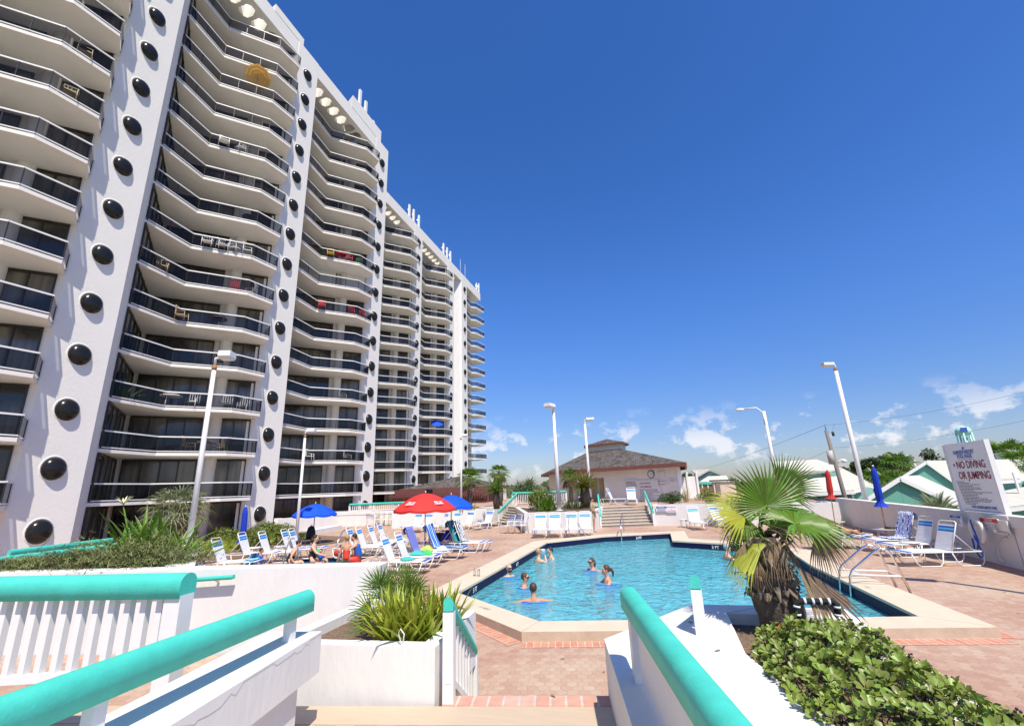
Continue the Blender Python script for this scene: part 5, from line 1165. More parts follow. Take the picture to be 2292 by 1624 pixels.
for cx, cy in ((-2.50,4.14),(-2.38,4.10),(-2.24,4.12),(-2.12,4.22),(-2.34,4.28),(-2.16,4.38),(-2.06,4.5),(-2.5,4.3)):
    for i in range(44):
        a = rnd.uniform(0,2*pi); el = rnd.uniform(.65,1.5); mb.blade((cx+rnd.gauss(0,.02),cy+rnd.gauss(0,.02),-1.35), V((cos(a)*cos(el), sin(a)*cos(el), sin(el))), rnd.uniform(.32,.56), rnd.uniform(.036,.058), droop=rnd.uniform(.15,.75), n=6, fold=.2)
mb.build('leaves', 'leaf_strap', sp_)
MB().tube([V((-2.20,3.90,-1.25)),V((-2.18,3.88,-1.17)),V((-2.21,3.87,-1.13)),V((-2.24,3.89,-1.17)),V((-2.19,3.86,-1.25))], .006, 5).build('white_hook', 'white_metal', None, 'small white hook on the landing planter rim', 'hook')
# ---- leafy mounds
def mound(name, c, r, n, size, mat, label, cat='shrub', seed=0, flat=.0, twig=True, zmin=-.2, kindleaf='d', group=None):
    rnd = random.Random(seed); t = thing(name, tuple(c), label, cat, group); mb = MB(); c = V(c); r = V(r)
    lobes = [(V((rnd.uniform(-.5,.5)*r.x, rnd.uniform(-.5,.5)*r.y, rnd.uniform(.1,.6)*r.z)), rnd.uniform(.4,.65)) for _ in range(9)]
    for i in range(n):
        lo, lr = rnd.choice(lobes); u = V((rnd.gauss(0,1), rnd.gauss(0,1), rnd.gauss(0,1))).normalized()
        if u.z < zmin: u.z = -u.z
        p = c+lo+V((u.x*r.x*lr, u.y*r.y*lr, u.z*r.z*lr))*rnd.uniform(.72,1.05)
        if p.z < c.z-.05: p.z = c.z+rnd.uniform(0,.1)
        nr = (u+V((rnd.gauss(0,.5), rnd.gauss(0,.5), rnd.gauss(0,.5)))).normalized(); tt = nr.orthogonal().normalized(); a = rnd.random()*6; tt = tt*cos(a)+nr.cross(tt)*sin(a)
        mb.leaf(p, nr, tt, size*rnd.uniform(.7,1.3), size*rnd.uniform(.4,.6))
    mb.build('foliage', mat, t)
    if twig:
        tb = MB()
        for lo, lr in lobes: tb.tube([c, c+lo*.6, c+lo+UP*.3*r.z*lr], [.03*r.x, .02*r.x, .006], 5)
        tb.build('stems', 'trunk_dark', t)
    return t
bedz = -.93
# juniper: one long ragged mat
jt = thing('juniper_hedge', (-7.4,5.6,bedz), 'ragged sprawling juniper along the top of the long white wall', 'shrub'); mb = MB(); tw = MB(); rnd = random.Random(21)
for i in range(8500):
    t_ = rnd.random(); base = V((-9.3,4.55,bedz)).lerp(V((-6.45,5.20,bedz)), t_); hh = (.07+.24*min(1, t_*1.3))*(.75+.35*sin(t_*19)+.2*sin(t_*47)); a = rnd.uniform(0,2*pi)
    p = base+V((rnd.gauss(0,.15), rnd.gauss(.05,.22), abs(rnd.gauss(0,1))*hh*.55+rnd.random()*.06))
    if AX.dot(p) < AX.dot(V((-5.9,5.0,0)))-.12: p.z = min(p.z, bedz+.25)
    for j in range(3): mb.blade(p, V((cos(a+j)*.8, sin(a+j)*.8, rnd.uniform(.1,.9))), rnd.uniform(.05,.12), .010, droop=.3, n=2)
    if i % 14 == 0: tw.tube([p, p-V((rnd.uniform(-.2,.2), rnd.uniform(-.1,.1), .15))], .004, 3, cap=False)
mb.build('foliage', 'leaf_juniper', jt); tw.build('twigs', 'trunk_dark', jt)
def strap(name, c, n, L_, w, mat, label, seed=0, el=(.35,1.4), droop=(.3,1.1), rad=.05, cat='plant', group=None, nn=6):
    rnd = random.Random(seed); t = thing(name, tuple(c), label, cat, group); mb = MB(); c = V(c)
    for i in range(n):
        a = rnd.uniform(0,2*pi); e = rnd.uniform(*el); mb.blade(c+V((rnd.gauss(0,rad), rnd.gauss(0,rad), 0)), V((cos(a)*cos(e), sin(a)*cos(e), sin(e))), L_*rnd.uniform(.6,1.1), w*rnd.uniform(.7,1.2), droop=rnd.uniform(*droop), n=nn, fold=.3)
    mb.build('leaves', mat, t); return t
cr0 = gz('H2' if 'H2' in CR else 'C6', 600, 1440, -.9); 
strap('crinum', (-8.35,5.95,bedz), 44, .95, .11, 'leaf_bright', 'bright green broad leaved crinum behind the juniper', 31, (.25,1.2), (.2,1.0), .22)
strap('crinum', (-7.75,6.25,bedz), 26, .75, .09, 'leaf_bright', 'smaller broad leaved crinum closer to the lamp post', 32, (.3,1.2), (.2,.9), .15)
mb = MB(); q = V((-8.9,5.95,-.05)); fw = thing('crinum_flower', tuple(q), 'pale yellow spidery flower standing above the crinum', 'flower')
mb.tube([(-8.5,6.0,bedz), (-8.75,5.97,-.4), tuple(q)], .012, 5); mb.build('flower_stalk', 'leaf_bright', fw)
mb = MB(); M('petal', (.75,.72,.42), .6)
for i in range(14): a = i*.45; mb.blade(q, V((cos(a)*.6, sin(a)*.6, rnd.uniform(.2,1))), .20, .03, droop=.8, n=4)
mb.build('petals', 'petal', fw)
# ---- fan palms (generic): trunk, crown of fans, skirt of dead leaves
def fan_palm(name, base, H, R_, label, n=26, seed=0, mat='leaf_palm', dead_n=10, tr=.14, seg=13, lean=0, skirt=1.0, group=None, split=.35):
    rnd = random.Random(seed); t = thing(name, tuple(base), label, 'palm tree', group); b = V(base); top = b+V((lean,0,H))
    MB().tube([b, b.lerp(top,.5)+V((.02,0,0)), top], [tr*1.15, tr, tr*.9], 9).build('trunk', 'trunk', t); mb = MB(); md = MB()
    for i in range(n):
        a = i*2.399+rnd.uniform(-.2,.2); e = 1.35-1.75*(i/n); d = V((cos(a)*cos(e), sin(a)*cos(e), sin(e))); h = top+d*R_*.5
        mb.tube([top, h], [.018,.008], 4); fan(mb, h, d-UP*.15, V((-d.x*.3,-d.y*.3,1)) if e < .9 else V((cos(a),sin(a),.3)), R_*rnd.uniform(.5,.62), seg, pi*1.05, 0, .45, split, seed=seed*50+i)
    for i in range(dead_n):
        a = rnd.uniform(0,2*pi); d = V((cos(a)*.45, sin(a)*.45, -1)).normalized(); h = top+V((cos(a),sin(a),0))*tr-UP*rnd.uniform(0,.3); fan(md, h, d, V((cos(a),sin(a),.2)), R_*rnd.uniform(.5,.8)*skirt, 8, pi*.45, 0, .1, .4, seed=seed*70+i)
    mb.build('leaves', mat, t)
    if dead_n: md.build('dead_leaves', 'leaf_dead', t)
    return t
q = gy('C6',1090,1020,11.0)
fan_palm('fan_palm', (q.x,11.0,-2.4), q.z+2.4, 1.05, 'grey green fan palm with straw skirt before the tower pillar', 34, 41, 'leaf_grey', 26, .16, 13, skirt=1.3, split=.2)
# palmettos and hedge at the foot of the tower
for i, (x, y, s_, lab) in enumerate(((330,600,1.0,'saw palmetto clump immediately right of the tall left lamp post'),(870,500,1.0,'saw palmetto clump behind the closed blue umbrella'),(1330,430,.9,'saw palmetto between the second and third left loungers'),(1760,290,.9,'saw palmetto clump at the second pillar foot'),(2240,300,.7,'small dark palmetto left of the backpack'),(640,560,.8,'palmetto clump behind the first left lounger'))):
    p = gz('M1', x, y+40, DZ); t = thing('saw_palmetto', (p.x,p.y,DZ), lab, 'palmetto', 'saw palmettos along the tower foot'); mb = MB(); rnd = random.Random(60+i)
    for j in range(38):
        a = rnd.uniform(0,2*pi); e = rnd.uniform(.25,1.4); d = V((cos(a)*cos(e), sin(a)*cos(e), sin(e))); c = V((p.x+rnd.gauss(0,.35*s_), p.y+rnd.gauss(0,.25*s_), DZ)); h = c+d*.45*s_; mb.tube([c,h], .006, 3, cap=False); fan(mb, h, d, V((0,-1,.6)), .34*s_, 9, pi*.9, 0, .1, .2, seed=i*99+j)
    mb.build('leaves', 'leaf_strap' if i != 4 else 'leaf_dark', t)
p1, p2 = gz('M1',330,420,DZ), gz('M1',840,330,DZ)
mound('hedge', (-19.4,18.4,DZ), (1.5,1.1,1.0), 5200, .10, 'leaf_hedge', 'rounded dark part of the clipped hedge behind palmettos', seed=71)
mound('hedge', (-19.2,20.3,DZ), (1.5,1.3,1.05), 5600, .10, 'leaf_hedge', 'larger yellowish part of the clipped hedge near second pillar', seed=72)
MB().prism([(-24.9,15),(-16.6,14.6),(-15.6,23.2),(-24.9,26)], DZ-.02, DZ+.05).build('planting_bed', 'bark_mulch', kind='structure')
# white low wall and ramp by the tower base
MB().prism([(-21.3,27.2),(-19.4,27.8),(-19.2,34),(-21.1,34)], DZ, -1.6).build('garden_wall', 'stucco', None, 'low white wall below the dark windows right of the second pillar', 'wall') if False else None
wallbox('garden_wall', tuple(gz('I',1140,740))[:2], tuple(gz('I',1240,735))[:2], .3, DZ, -1.45, 'short white garden wall stub beside the second pillar', cap=False)
a, b = gz('I',1240,745), gz('I',1960,660); wallbox('garden_wall', (a.x,a.y), (b.x,b.y), .3, DZ, -1.45, 'low white garden wall behind the first blue umbrella', cap=False)
a, b = gz('I',1710,760), gz('I',2070,690); wallbox('step_wall', (a.x,a.y), (b.x,b.y), .8, DZ, -2.1, 'low white step block before the dark tower doorway', cap=False)
strap('flax', (-23.3,10.6,DZ), 40, 1.3, .10, 'leaf_dark', 'dark sago leaves at the left edge beneath the bubble window', 33, (.2,1.1), (.3,1.0), .15)
# ---- sago palms
def sago(name, base, H, R_, label, n=46, seed=0, mat='leaf_sago', tr=.22, group=None, wl_=.16):
    rnd = random.Random(seed); t = thing(name, tuple(base), label, 'palm', group); b = V(base); top = b+UP*H
    MB().tube([b, b+UP*H*.5, top], [tr*.8, tr, tr*.75], 10).build('trunk', 'trunk_dark', t); mb = MB()
    for i in range(n):
        a = i*2.399; e = 1.30-1.35*(i/n); d = V((cos(a)*cos(e), sin(a)*cos(e), sin(e))); p = top.copy(); k = 11; L_ = R_*rnd.uniform(.85,1.08); pts = [p.copy()]; dd = d.copy()
        for j in range(k): p = p+dd*(L_/k); dd = (dd-UP*.10*(j/k+.3)).normalized(); pts.append(p.copy())
        mb.tube(pts, [.018*(1-j/(k+1))+.004 for j in range(k+1)], 3, cap=False)
        for j in range(1, k+1):
            for q in range(3):
                f0 = j-1+q/3; c = pts[j-1].lerp(pts[j], q/3); fd = (pts[j]-pts[j-1]).normalized(); sd = fd.cross(UP).normalized(); nl = wl_*R_*sin(pi*min(.97, .12+f0/k*.85))
                for s_ in (-1,1): mb.blade(c, sd*s_+fd*.75+UP*.25, nl, .022*R_, droop=.25, n=1, taper0=1)
    mb.build('fronds', mat, t); return t
p = gz('A',1030,1090,-1.36); sago('sago_palm', tuple(p), 1.2, 1.28, 'big sago palm above the standing man in khaki', 64, 81, tr=.34)
p = gz('C8',2150,1205,-1.3); sago('sago_palm', tuple(p), 1.05, 1.25, 'sago palm left of the left terrace steps', 44, 82, 'leaf_palm', .25)
p = gz('A',500,1010,TZ); sago('pindo_palm', (p.x,p.y,TZ), 1.5, 1.3, 'silvery pindo palm with arching fronds left of the tall lamp post', 40, 83, 'leaf_grey', .25, wl_=.25)
p = gz('A',860,1050,TZ); fan_palm('cabbage_palm', (p.x,p.y+1.5,TZ), gy('A',870,800,p.y+1.5).z-TZ, .95, 'cabbage palm with straw skirt before the pool house corner', 26, 84, 'leaf_palm', 26, .17, skirt=1.3)
p = gz('C8',1560,1220,-1.35); fan_palm('cabbage_palm', (p.x-.2,p.y+2.0,TZ), gy('C8',1570,720,p.y+2).z-TZ, 1.2, 'cabbage palm rising in front of the shingle roofed bar', 26, 85, 'leaf_palm', 14, .18)
p = gz('C8',1985,1180,-1.3); fan_palm('cabbage_palm', (p.x,p.y+3,TZ), gy('C8',1985,620,p.y+3).z-TZ, 1.0, 'taller cabbage palm against the small white tower', 24, 86, 'leaf_palm', 16, .2)
p = gz('C8',2290,1130,-1.3); mound('shrub', (p.x+1,p.y+3,TZ), (1.2,1.2,1.9), 2200, .16, 'leaf_dark', 'dark shrub beside the left terrace steps', seed=87)
p = gz('A',520,1125,-1.4); mound('shrub', (p.x+.3,p.y+.6,-1.4), (.95,.9,1.2), 3600, .10, 'leaf_hedge', 'rounded clipped shrub at the corner of the sago planter', seed=88)
strap('ginger_plant', tuple(gz('A',650,1120,-1.38)+V((0,.2,0))), 70, 1.15, .10, 'leaf_bright', 'bright green strap plant between clipped shrub and lamp post', 89, (.4,1.4), (.2,.9), .25)
for i, (x, y, lab) in enumerate(((850,1110,'low dark plants just right of the planter lamp post'),(940,1115,'low dark plants under the left side of the sago palm'),(1180,1060,'low dark plants under the right side of the sago palm'))):
    strap('cycad_clump', tuple(gz('A',x,y-10,-1.38)+V((0,.4,0))), 60, .75, .05, 'leaf_dark', lab, 90+i, (.3,1.3), (.2,.8), .3)
p = gz('A',1850,1060,TZ); mound('shrub', (p.x,p.y+.3,TZ), (.95,.7,.72), 3000, .09, 'leaf_dark', 'clipped round dark bush on the right planter wall', seed=95)
p = gz('A',1985,1040,TZ); strap('ornamental_grass', tuple(p), 90, 1.3, .015, 'dry_grass', 'pale feathery grass beside the round bush', 96, (.9,1.5), (.1,.6), .12)
p = gz('A',2190,1050,TZ); mound('shrub', (p.x,p.y,TZ), (.9,.7,.7), 1500, .09, 'leaf_hedge', 'shrub on the planter wall just left of the shaggy palm leaves', seed=97)
p = gz('C8',1130,1245,-1.3); 
for i in range(3):
    strap('garden_plant', (p.x+i*1.1,p.y+.5,-1.3), 40, .6, .07, 'leaf_strap', ['yellow green plants under the red umbrella edge on the terrace wall','second clump of yellow green plants on the terrace wall','third clump of plants on the terrace wall near the bar'][i], 98+i, (.4,1.3), (.2,.8), .2)

for i, (x, y, z) in enumerate(((-1.1,5.6,DZ+.006),(-.9,6.9,DZ+.006),(-1.5,7.3,DZ+.006),(5.8,10.9,DZ+.006),(6.6,12.6,DZ+.006),(.2,4.9,zl+.003),(.35,4.2,zl+.003),(-1.0,4.2,LZ+.004),(-8.2,17.6,DZ+.006),(2.4,7.2,DZ+.006))):
    mb = MB(); a = i*1.7; mb.blade((x,y,z), V((cos(a),sin(a),.05)), .07, .025, droop=.1, n=3)
    o = mb.build('fallen_leaf', 'leaf_dead', None, ['dry leaf on the pavers just below the steps','dry leaf midway between steps and pool','dry leaf by the brick border of the pool','dry leaf on the deck right of the ladder','dry leaf on the right deck toward the boundary wall','dry leaf on the white ledge beside the end on stair rail','dry leaf on the white ledge nearest the shrub','dry leaf on the brick nosing of the landing','dry leaf on the deck near the draped loungers','dry leaf on pavers right of the white ledge'][i], 'leaf')
# ================================================================== people
BASE = dict(pel=((0,0,.95),.135), wai=((0,0,1.10),.118), che=((0,.01,1.27),.135), uch=((0,0,1.39),.105), neb=((0,-.01,1.47),.060), nec=((0,.0,1.53),.050),
 he1=((0,.025,1.595),.070), he2=((0,.015,1.665),.088), he3=((0,.005,1.715),.066), sh=((.165,-.005,1.415),.058), el=((.24,-.04,1.14),.042), wr=((.23,.07,.93),.027), pa=((.225,.10,.86),.032),
 hi=((.085,0,.90),.092), kn=((.10,.03,.50),.058), an=((.10,-.02,.09),.038), to=((.115,.14,.035),.034))
EDG = [('pel','wai'),('wai','che'),('che','uch'),('uch','neb'),('neb','nec'),('nec','he1'),('he1','he2'),('he2','he3'),('uch','sh'),('sh','el'),('el','wr'),('wr','pa'),('pel','hi'),('hi','kn'),('kn','an'),('an','to')]
SIDE = ('sh','el','wr','pa','hi','kn','an','to')
def skinmesh(nodes, edges, root, sub=1):
    bm = bmesh.new(); sk = bm.verts.layers.skin.verify(); vm = {}
    for k, (p, r) in nodes.items(): v = bm.verts.new(p); v[sk].radius = (r, r); vm[k] = v
    vm[root][sk].use_root = True
    for a, b in edges: bm.edges.new((vm[a], vm[b]))
    me = bpy.data.meshes.new('t'); bm.to_mesh(me); bm.free(); ob = bpy.data.objects.new('t', me); col.objects.link(ob)
    ob.modifiers.new('s', 'SKIN').use_smooth_shade = True; m = ob.modifiers.new('u', 'SUBSURF'); m.levels = sub; m.render_levels = sub
    dg = bpy.context.evaluated_depsgraph_get(); e = ob.evaluated_get(dg).to_mesh(); vs = [v.co.copy() for v in e.vertices]; fs = [tuple(p.vertices) for p in e.polygons]
    ob.evaluated_get(dg).to_mesh_clear(); bpy.data.objects.remove(ob); bpy.data.meshes.remove(me); return vs, fs
def person(loc, facing, label, pose={}, tf=None, s=1.0, skin='skin_light', hair='hair_dark', hairlen=0, pony=False, glasses=False, top=None, topk='suit', bottom=None, sub=2, cap=None, beard=False, bald=False, turn=0, female=False, detail=True):
    """pose: joint name (with R/L suffix or plain for both) -> local position; +Y is the way the person faces"""
    t = thing('person', loc, label, 'person', None); J = {}
    for k, (p, r) in BASE.items():
        if k in SIDE:
            for sfx, sg in (('R',1),('L',-1)):
                q = pose.get(k+sfx, pose.get(k, p)); q = (q[0]*sg if (k+sfx) not in pose else q[0], q[1], q[2]); J[k+sfx] = (V(q), r)
        else: J[k] = (V(pose.get(k, p)), r)
    if female: J['wai'] = (J['wai'][0], .10); J['pel'] = (J['pel'][0], .145); J['hiR'] = (J['hiR'][0], .10); J['hiL'] = (J['hiL'][0], .10)
    hc = J['he2'][0].copy(); up = (J['he3'][0]-J['nec'][0]).normalized(); fw = V((sin(-turn), cos(turn), 0)); fw = (fw-up*fw.dot(up)).normalized(); rt = fw.cross(up)
    H = lambda a, b, c: hc+rt*a+fw*b+up*c
    R = Matrix.Rotation(facing, 3, 'Z')
    T = (lambda q: R @ (V(tf(q))*s)) if tf else (lambda q: R @ (V(q)*s))
    E_ = []
    for a, b in EDG:
        if a in SIDE or b in SIDE:
            for sfx in 'RL': E_.append((a+sfx if a in SIDE else a, b+sfx if b in SIDE else b))
        else: E_.append((a, b))
    L0_ = V(loc)
    vs, fs = skinmesh(J, E_, 'pel', sub); mb = MB(); mb.add(vs, fs, 0, True)
    RH = Matrix((rt, fw, up)).transposed()
    mb.ball(H(0,.012,-.005), (.074,.090,.108), 12, 0, RH); mb.ball(H(0,.098,-.015), (.014,.020,.024), 6, 0, RH); mb.ball(H(.078,0,-.01), (.010,.018,.028), 6, 0, RH); mb.ball(H(-.078,0,-.01), (.010,.018,.028), 6, 0, RH)
    mb.ball(H(0,.075,-.085), (.035,.022,.022), 6, 0, RH)
    for sfx, sg in (('R',1),('L',-1)):            # five fingers on each hand
        pw, pp_ = J['wr'+sfx][0], J['pa'+sfx][0]; d = (pp_-pw).normalized(); sd = d.cross(V((0,1,0))); sd = sd.normalized() if sd.length > .2 else V((1,0,0)); nn = sd.cross(d)
        for i, (o_, l_) in enumerate(((-.030,.062),(-.010,.075),(.010,.070),(.028,.055))):
            b0 = pp_+d*.015+sd*o_; mb.tube([b0, b0+d*l_*.5+nn*.006, b0+d*l_*.95+nn*.020], [.0095,.0085,.006], 5)
        b0 = pp_-d*.02-sd*.032*sg; mb.tube([b0, b0+d*.03-sd*.022*sg+nn*.01, b0+d*.055-sd*.026*sg+nn*.02], [.011,.010,.007], 5)
    def fin(m, nm, mat, par=t): m.v = [T(q)+L0_ for q in m.v]; return m.build(nm, mat, par)
    body = fin(mb, 'body', skin)
    fc = MB()
    if glasses: fc.box(H(0,.094,.008), (.125,.03,.036), rot=RH); [fc.box(H(q,.04,.012), (.012,.09,.012), rot=RH) for q in (.068,-.068)]; fin(fc, 'sunglasses', 'dark')
    else: [fc.ball(H(q,.088,.006), (.012,.010,.008), 6, 0, RH) for q in (.028,-.028)]; fin(fc, 'eyes', 'hair_dark')
    mo = MB().box(H(0,.093,-.052), (.040,.008,.010), rot=RH); fin(mo, 'mouth', 'swim_red')
    if not bald:
        hb = MB(); hb.ball(H(0,-.018,.028), (.087,.096,.100), 14, 0, RH)
        if hairlen: hb.tube([H(0,-.055,.0), H(0,-.095,-.09), H(0,-.10,-.09-hairlen)], [.085,.075,.035], 10)
        if pony: hb.ball(H(0,-.135,.0), (.04,.045,.05), 8, 0, RH); hb.tube([H(0,-.12,.0), H(0,-.18,-.05), H(0,-.17,-.17)], [.03,.035,.012], 8)
        fin(hb, 'hair', hair)
    if beard: fin(MB().ball(H(0,.045,-.075), (.064,.060,.045), 10, 0, RH), 'beard', hair)
    if cap: cm = MB().ball(H(0,-.005,.045), (.092,.102,.082), 14, 0, RH, zmin=-.1); cm.box(H(0,.13,.05), (.13,.10,.012), rot=RH); fin(cm, 'cap', cap)
    if top:
        nm = {'suit':('pel','wai','che','uch'), 'tank':('pel','wai','che','uch','shR','shL'), 'shirt':('pel','wai','che','uch','shR','shL','elR','elL')}[topk]
        nd = {k: (J[k][0], J[k][1]+(.012 if topk == 'suit' else .022)) for k in nm}
        if topk == 'suit': nd['uch'] = (J['che'][0].lerp(J['uch'][0], .3), .11)
        if 'elR' in nd:
            for q in 'RL': nd['el'+q] = (J['sh'+q][0].lerp(J['el'+q][0], .75), .062); nd['sh'+q] = (nd['sh'+q][0], .070)
        if topk == 'tank':
            for q in 'RL': nd['sh'+q] = (J['uch'][0].lerp(J['sh'+q][0], .75)+V((0,0,.0)), .065)
        ed = [(a, b) for a, b in E_ if a in nd and b in nd]
        vs, fs = skinmesh(nd, ed, 'pel', 2); m = MB(); m.add(vs, fs, 0, True)
        if topk == 'suit':
            for q in 'RL': a, b = J['che'][0]+V((.07 if q == 'R' else -.07, .10, .02)), J['uch'][0]+V((.085 if q == 'R' else -.085, -.0, .075)); m.tube([a, b, J['che'][0]+V((.05 if q == 'R' else -.05, -.13, 0))], .010, 5)
        fin(m, {'suit':'swimsuit','tank':'tank_top','shirt':'shirt'}[topk], top)
    if bottom:
        nd = {'pel': (J['pel'][0], J['pel'][1]+.022)}
        for q in 'RL': nd['hi'+q] = (J['hi'+q][0], J['hi'+q][1]+.022); nd['kn'+q] = (J['hi'+q][0].lerp(J['kn'+q][0], .85), .088)
        vs, fs = skinmesh(nd, [('pel','hiR'),('pel','hiL'),('hiR','knR'),('hiL','knL')], 'pel', 2); m = MB(); m.add(vs, fs, 0, True); fin(m, 'shorts', bottom)
    return t, T, J
FR, FLt, FA, FC = radians(-74), radians(106), radians(16), radians(196)
def crouch(**k):
    d = dict(pel=(0,0,.58), wai=(0,.02,.73), che=(0,.04,.90), uch=(0,.04,1.02), neb=(0,.04,1.10), nec=(0,.05,1.16), he1=(0,.075,1.225), he2=(0,.065,1.295), he3=(0,.055,1.345),
      sh=(.17,.03,1.045), el=(.30,.15,.92), wr=(.34,.34,.95), pa=(.34,.42,.955), hi=(.09,0,.54), kn=(.14,.33,.42), an=(.13,.05,.08), to=(.14,.2,.03)); d.update(k); return d
def swimmer(x, y, ztop, facing, label, **kw):
    z = -3.545; H_ = ztop-z; return person((x, y, z), facing, label, s=H_/1.425, **kw)
arms_wide = dict(elR=(.44,.02,1.0), elL=(-.44,.02,1.0), wrR=(.70,.10,.93), wrL=(-.70,.10,.93), paR=(.80,.12,.92), paL=(-.80,.12,.92))
swimmer(-4.13,16.4,-2.04,FR+.5,'child with blond hair holding a white cup to the face in the pool corner',pose=crouch(elR=(.2,.22,.98),wrR=(.08,.24,1.2),paR=(.05,.2,1.27)),hair='hair_blond',skin='skin_light',top='swim_black',female=True)
wc = MB().lathe([(0,0),(.07,0),(.09,.16)], (-3.93,16.43,-2.24), 12); wc.build('white_cup', 'white_cloth', None, 'white plastic cup held up by the child in the pool', 'cup')
swimmer(-3.80,17.3,-2.10,FLt+.3,'dark haired boy facing left near the pool steps',pose=crouch(),skin='skin_light')
swimmer(-2.05,15.1,-2.14,FLt+.7,'woman with slick hair and sunglasses in mid pool',pose=crouch(**arms_wide),hair='hair_brown',hairlen=.06,glasses=True,top='swim_black',female=True,skin='skin_red')
swimmer(-1.40,13.2,-2.04,FLt+.1,'woman with a brown ponytail seen from the side in the pool',pose=crouch(),hair='hair_brown',pony=True,top='swim_blue',female=True,skin='skin_red')
swimmer(-4.42,13.9,-2.15,FR-.9,'bald bearded man with sunglasses against the left pool edge',pose=crouch(),bald=True,beard=True,glasses=True,skin='skin_light',hair='hair_dark')
swimmer(-3.56,12.45,-2.14,FR-.2,'man with short hair and sunglasses looking right in the pool',pose=crouch(),hair='hair_brown',glasses=True,skin='skin_red')
swimmer(-2.90,11.0,-2.11,FA,'man seen from behind with arms spread on a blue float',pose=crouch(**arms_wide),hair='hair_brown',skin='skin_tan')
swimmer(2.02,17.35,-1.98,FR,'elderly woman with grey curls near the shaggy palm',pose=crouch(),hair='hair_grey',top='swim_blue',female=True,skin='skin_light')
for x, y, w_, lab in ((-2.9,10.95,.66,'blue foam float under the man seen from behind'),(-4.30,13.75,.5,'blue foam float in front of the bald man'),(-3.45,12.3,.45,'blue foam float beside the man looking right'),(-1.45,13.0,.6,'blue foam float under the woman with ponytail'),(-2.1,14.95,.45,'blue foam float below the woman in sunglasses')):
    MB().tube([(x-w_*.55,y+.12,-2.57),(x-w_*.3,y-.08,-2.555),(x,y-.14,-2.555),(x+w_*.3,y-.08,-2.555),(x+w_*.55,y+.12,-2.57)], .07, 10).build('pool_float', 'foam_blue', None, lab, 'float')
# man in khaki by the stair rail
p = gz('A',1105,1325,DZ)
person((p.x,p.y,DZ), FR-.25, 'man in khaki shirt, shorts and dark cap standing by the stair rail', skin='skin_tan', hair='hair_dark', top='khaki', topk='shirt', bottom='khaki', cap='swim_black', s=1.0,
  pose=dict(elR=(.24,-.02,1.16),wrR=(.12,.20,1.02),paR=(.06,.27,.99),elL=(-.24,-.02,1.16),wrL=(-.10,.20,1.02),paL=(-.03,.27,1.0),kn=(.09,.05,.5),an=(.09,0,.09)))
for sx in (1,-1): pass
sh = thing('shoes', (p.x,p.y,DZ), 'x', 'x') if False else None
SIT = lambda **k: {**dict(pel=(0,0,.12), wai=(0,-.01,.27), che=(0,.01,.44), uch=(0,.02,.56), neb=(0,.02,.64), nec=(0,.03,.70), he1=(0,.06,.765), he2=(0,.05,.835), he3=(0,.04,.885),
      sh=(.165,.01,.585), el=(.23,.0,.32), wr=(.24,.14,.14), pa=(.24,.21,.10), hi=(.09,.04,.11), kn=(.12,.45,.12), an=(.12,.47,-.32), to=(.12,.6,-.38)), **k}
def sitter(c, x, y, facing, label, s=1.0, **kw):
    p = gz(c, x, y, DZ); return person((p.x,p.y,DZ), facing, label, s=s, **kw)
sitter('M2',480,512,FA+.3,'woman in a red swimsuit seen from behind on the whirlpool edge',pose=SIT(elL=(-.22,0,.30),wrL=(-.30,.03,.06),paL=(-.32,.06,.02)),hair='hair_blond',top='swim_red',female=True,skin='skin_tan',s=1.02)
sitter('M2',630,494,FLt+.2,'man in blue tank top seated on the whirlpool edge',pose=SIT(che=(0,.06,.43),uch=(0,.10,.55),neb=(0,.12,.63),nec=(0,.14,.69),he1=(0,.17,.75),he2=(0,.17,.82),he3=(0,.16,.87),sh=(.165,.09,.575),el=(.2,.3,.42),wr=(.15,.5,.36),pa=(.13,.57,.34)),hair='hair_dark',beard=True,top='swim_blue',topk='tank',bottom='swim_red',skin='skin_light',s=1.05)
sitter('M2',60,520,FR+.15,'woman in a black swimsuit sitting with legs in the whirlpool',pose=SIT(elR=(.3,.2,.38),wrR=(.28,.45,.3),paR=(.28,.52,.28)),hair='hair_dark',hairlen=.05,top='swim_black',female=True,skin='skin_light',s=1.05)
sitter('M1',1960,815,FR+.5,'person with dark cropped hair low in the whirlpool seen from behind',pose=SIT(che=(0,.08,.42),uch=(0,.14,.53),neb=(0,.18,.60),nec=(0,.2,.65),he1=(0,.24,.71),he2=(0,.25,.78),he3=(0,.25,.83),sh=(.165,.12,.55)),hair='hair_dark',top='swim_black',skin='skin_light',s=.95)
sitter('M2',400,490,FR+.2,'small child in a blue top behind the woman in red',pose=SIT(),hair='hair_dark',top='swim_blue',topk='shirt',skin='skin_light',s=.62)
sitter('M2',165,520,FC,'toddler in navy float suit beside the woman in black',pose=SIT(),hair='hair_dark',top='swim_blue',topk='shirt',skin='skin_light',s=.55)
q = gz('M2',165,500,DZ); MB().ball((q.x,q.y-.18,DZ+.38), .11, 14).build('ball', 'green_cloth', None, 'bright green ball held before the toddler', 'ball')
q = gz('M2',362,470,DZ); MB().ball((q.x,q.y,DZ+.26), .11, 14).build('ball', 'umb_red', None, 'red ball by the chrome hoop rail', 'ball')
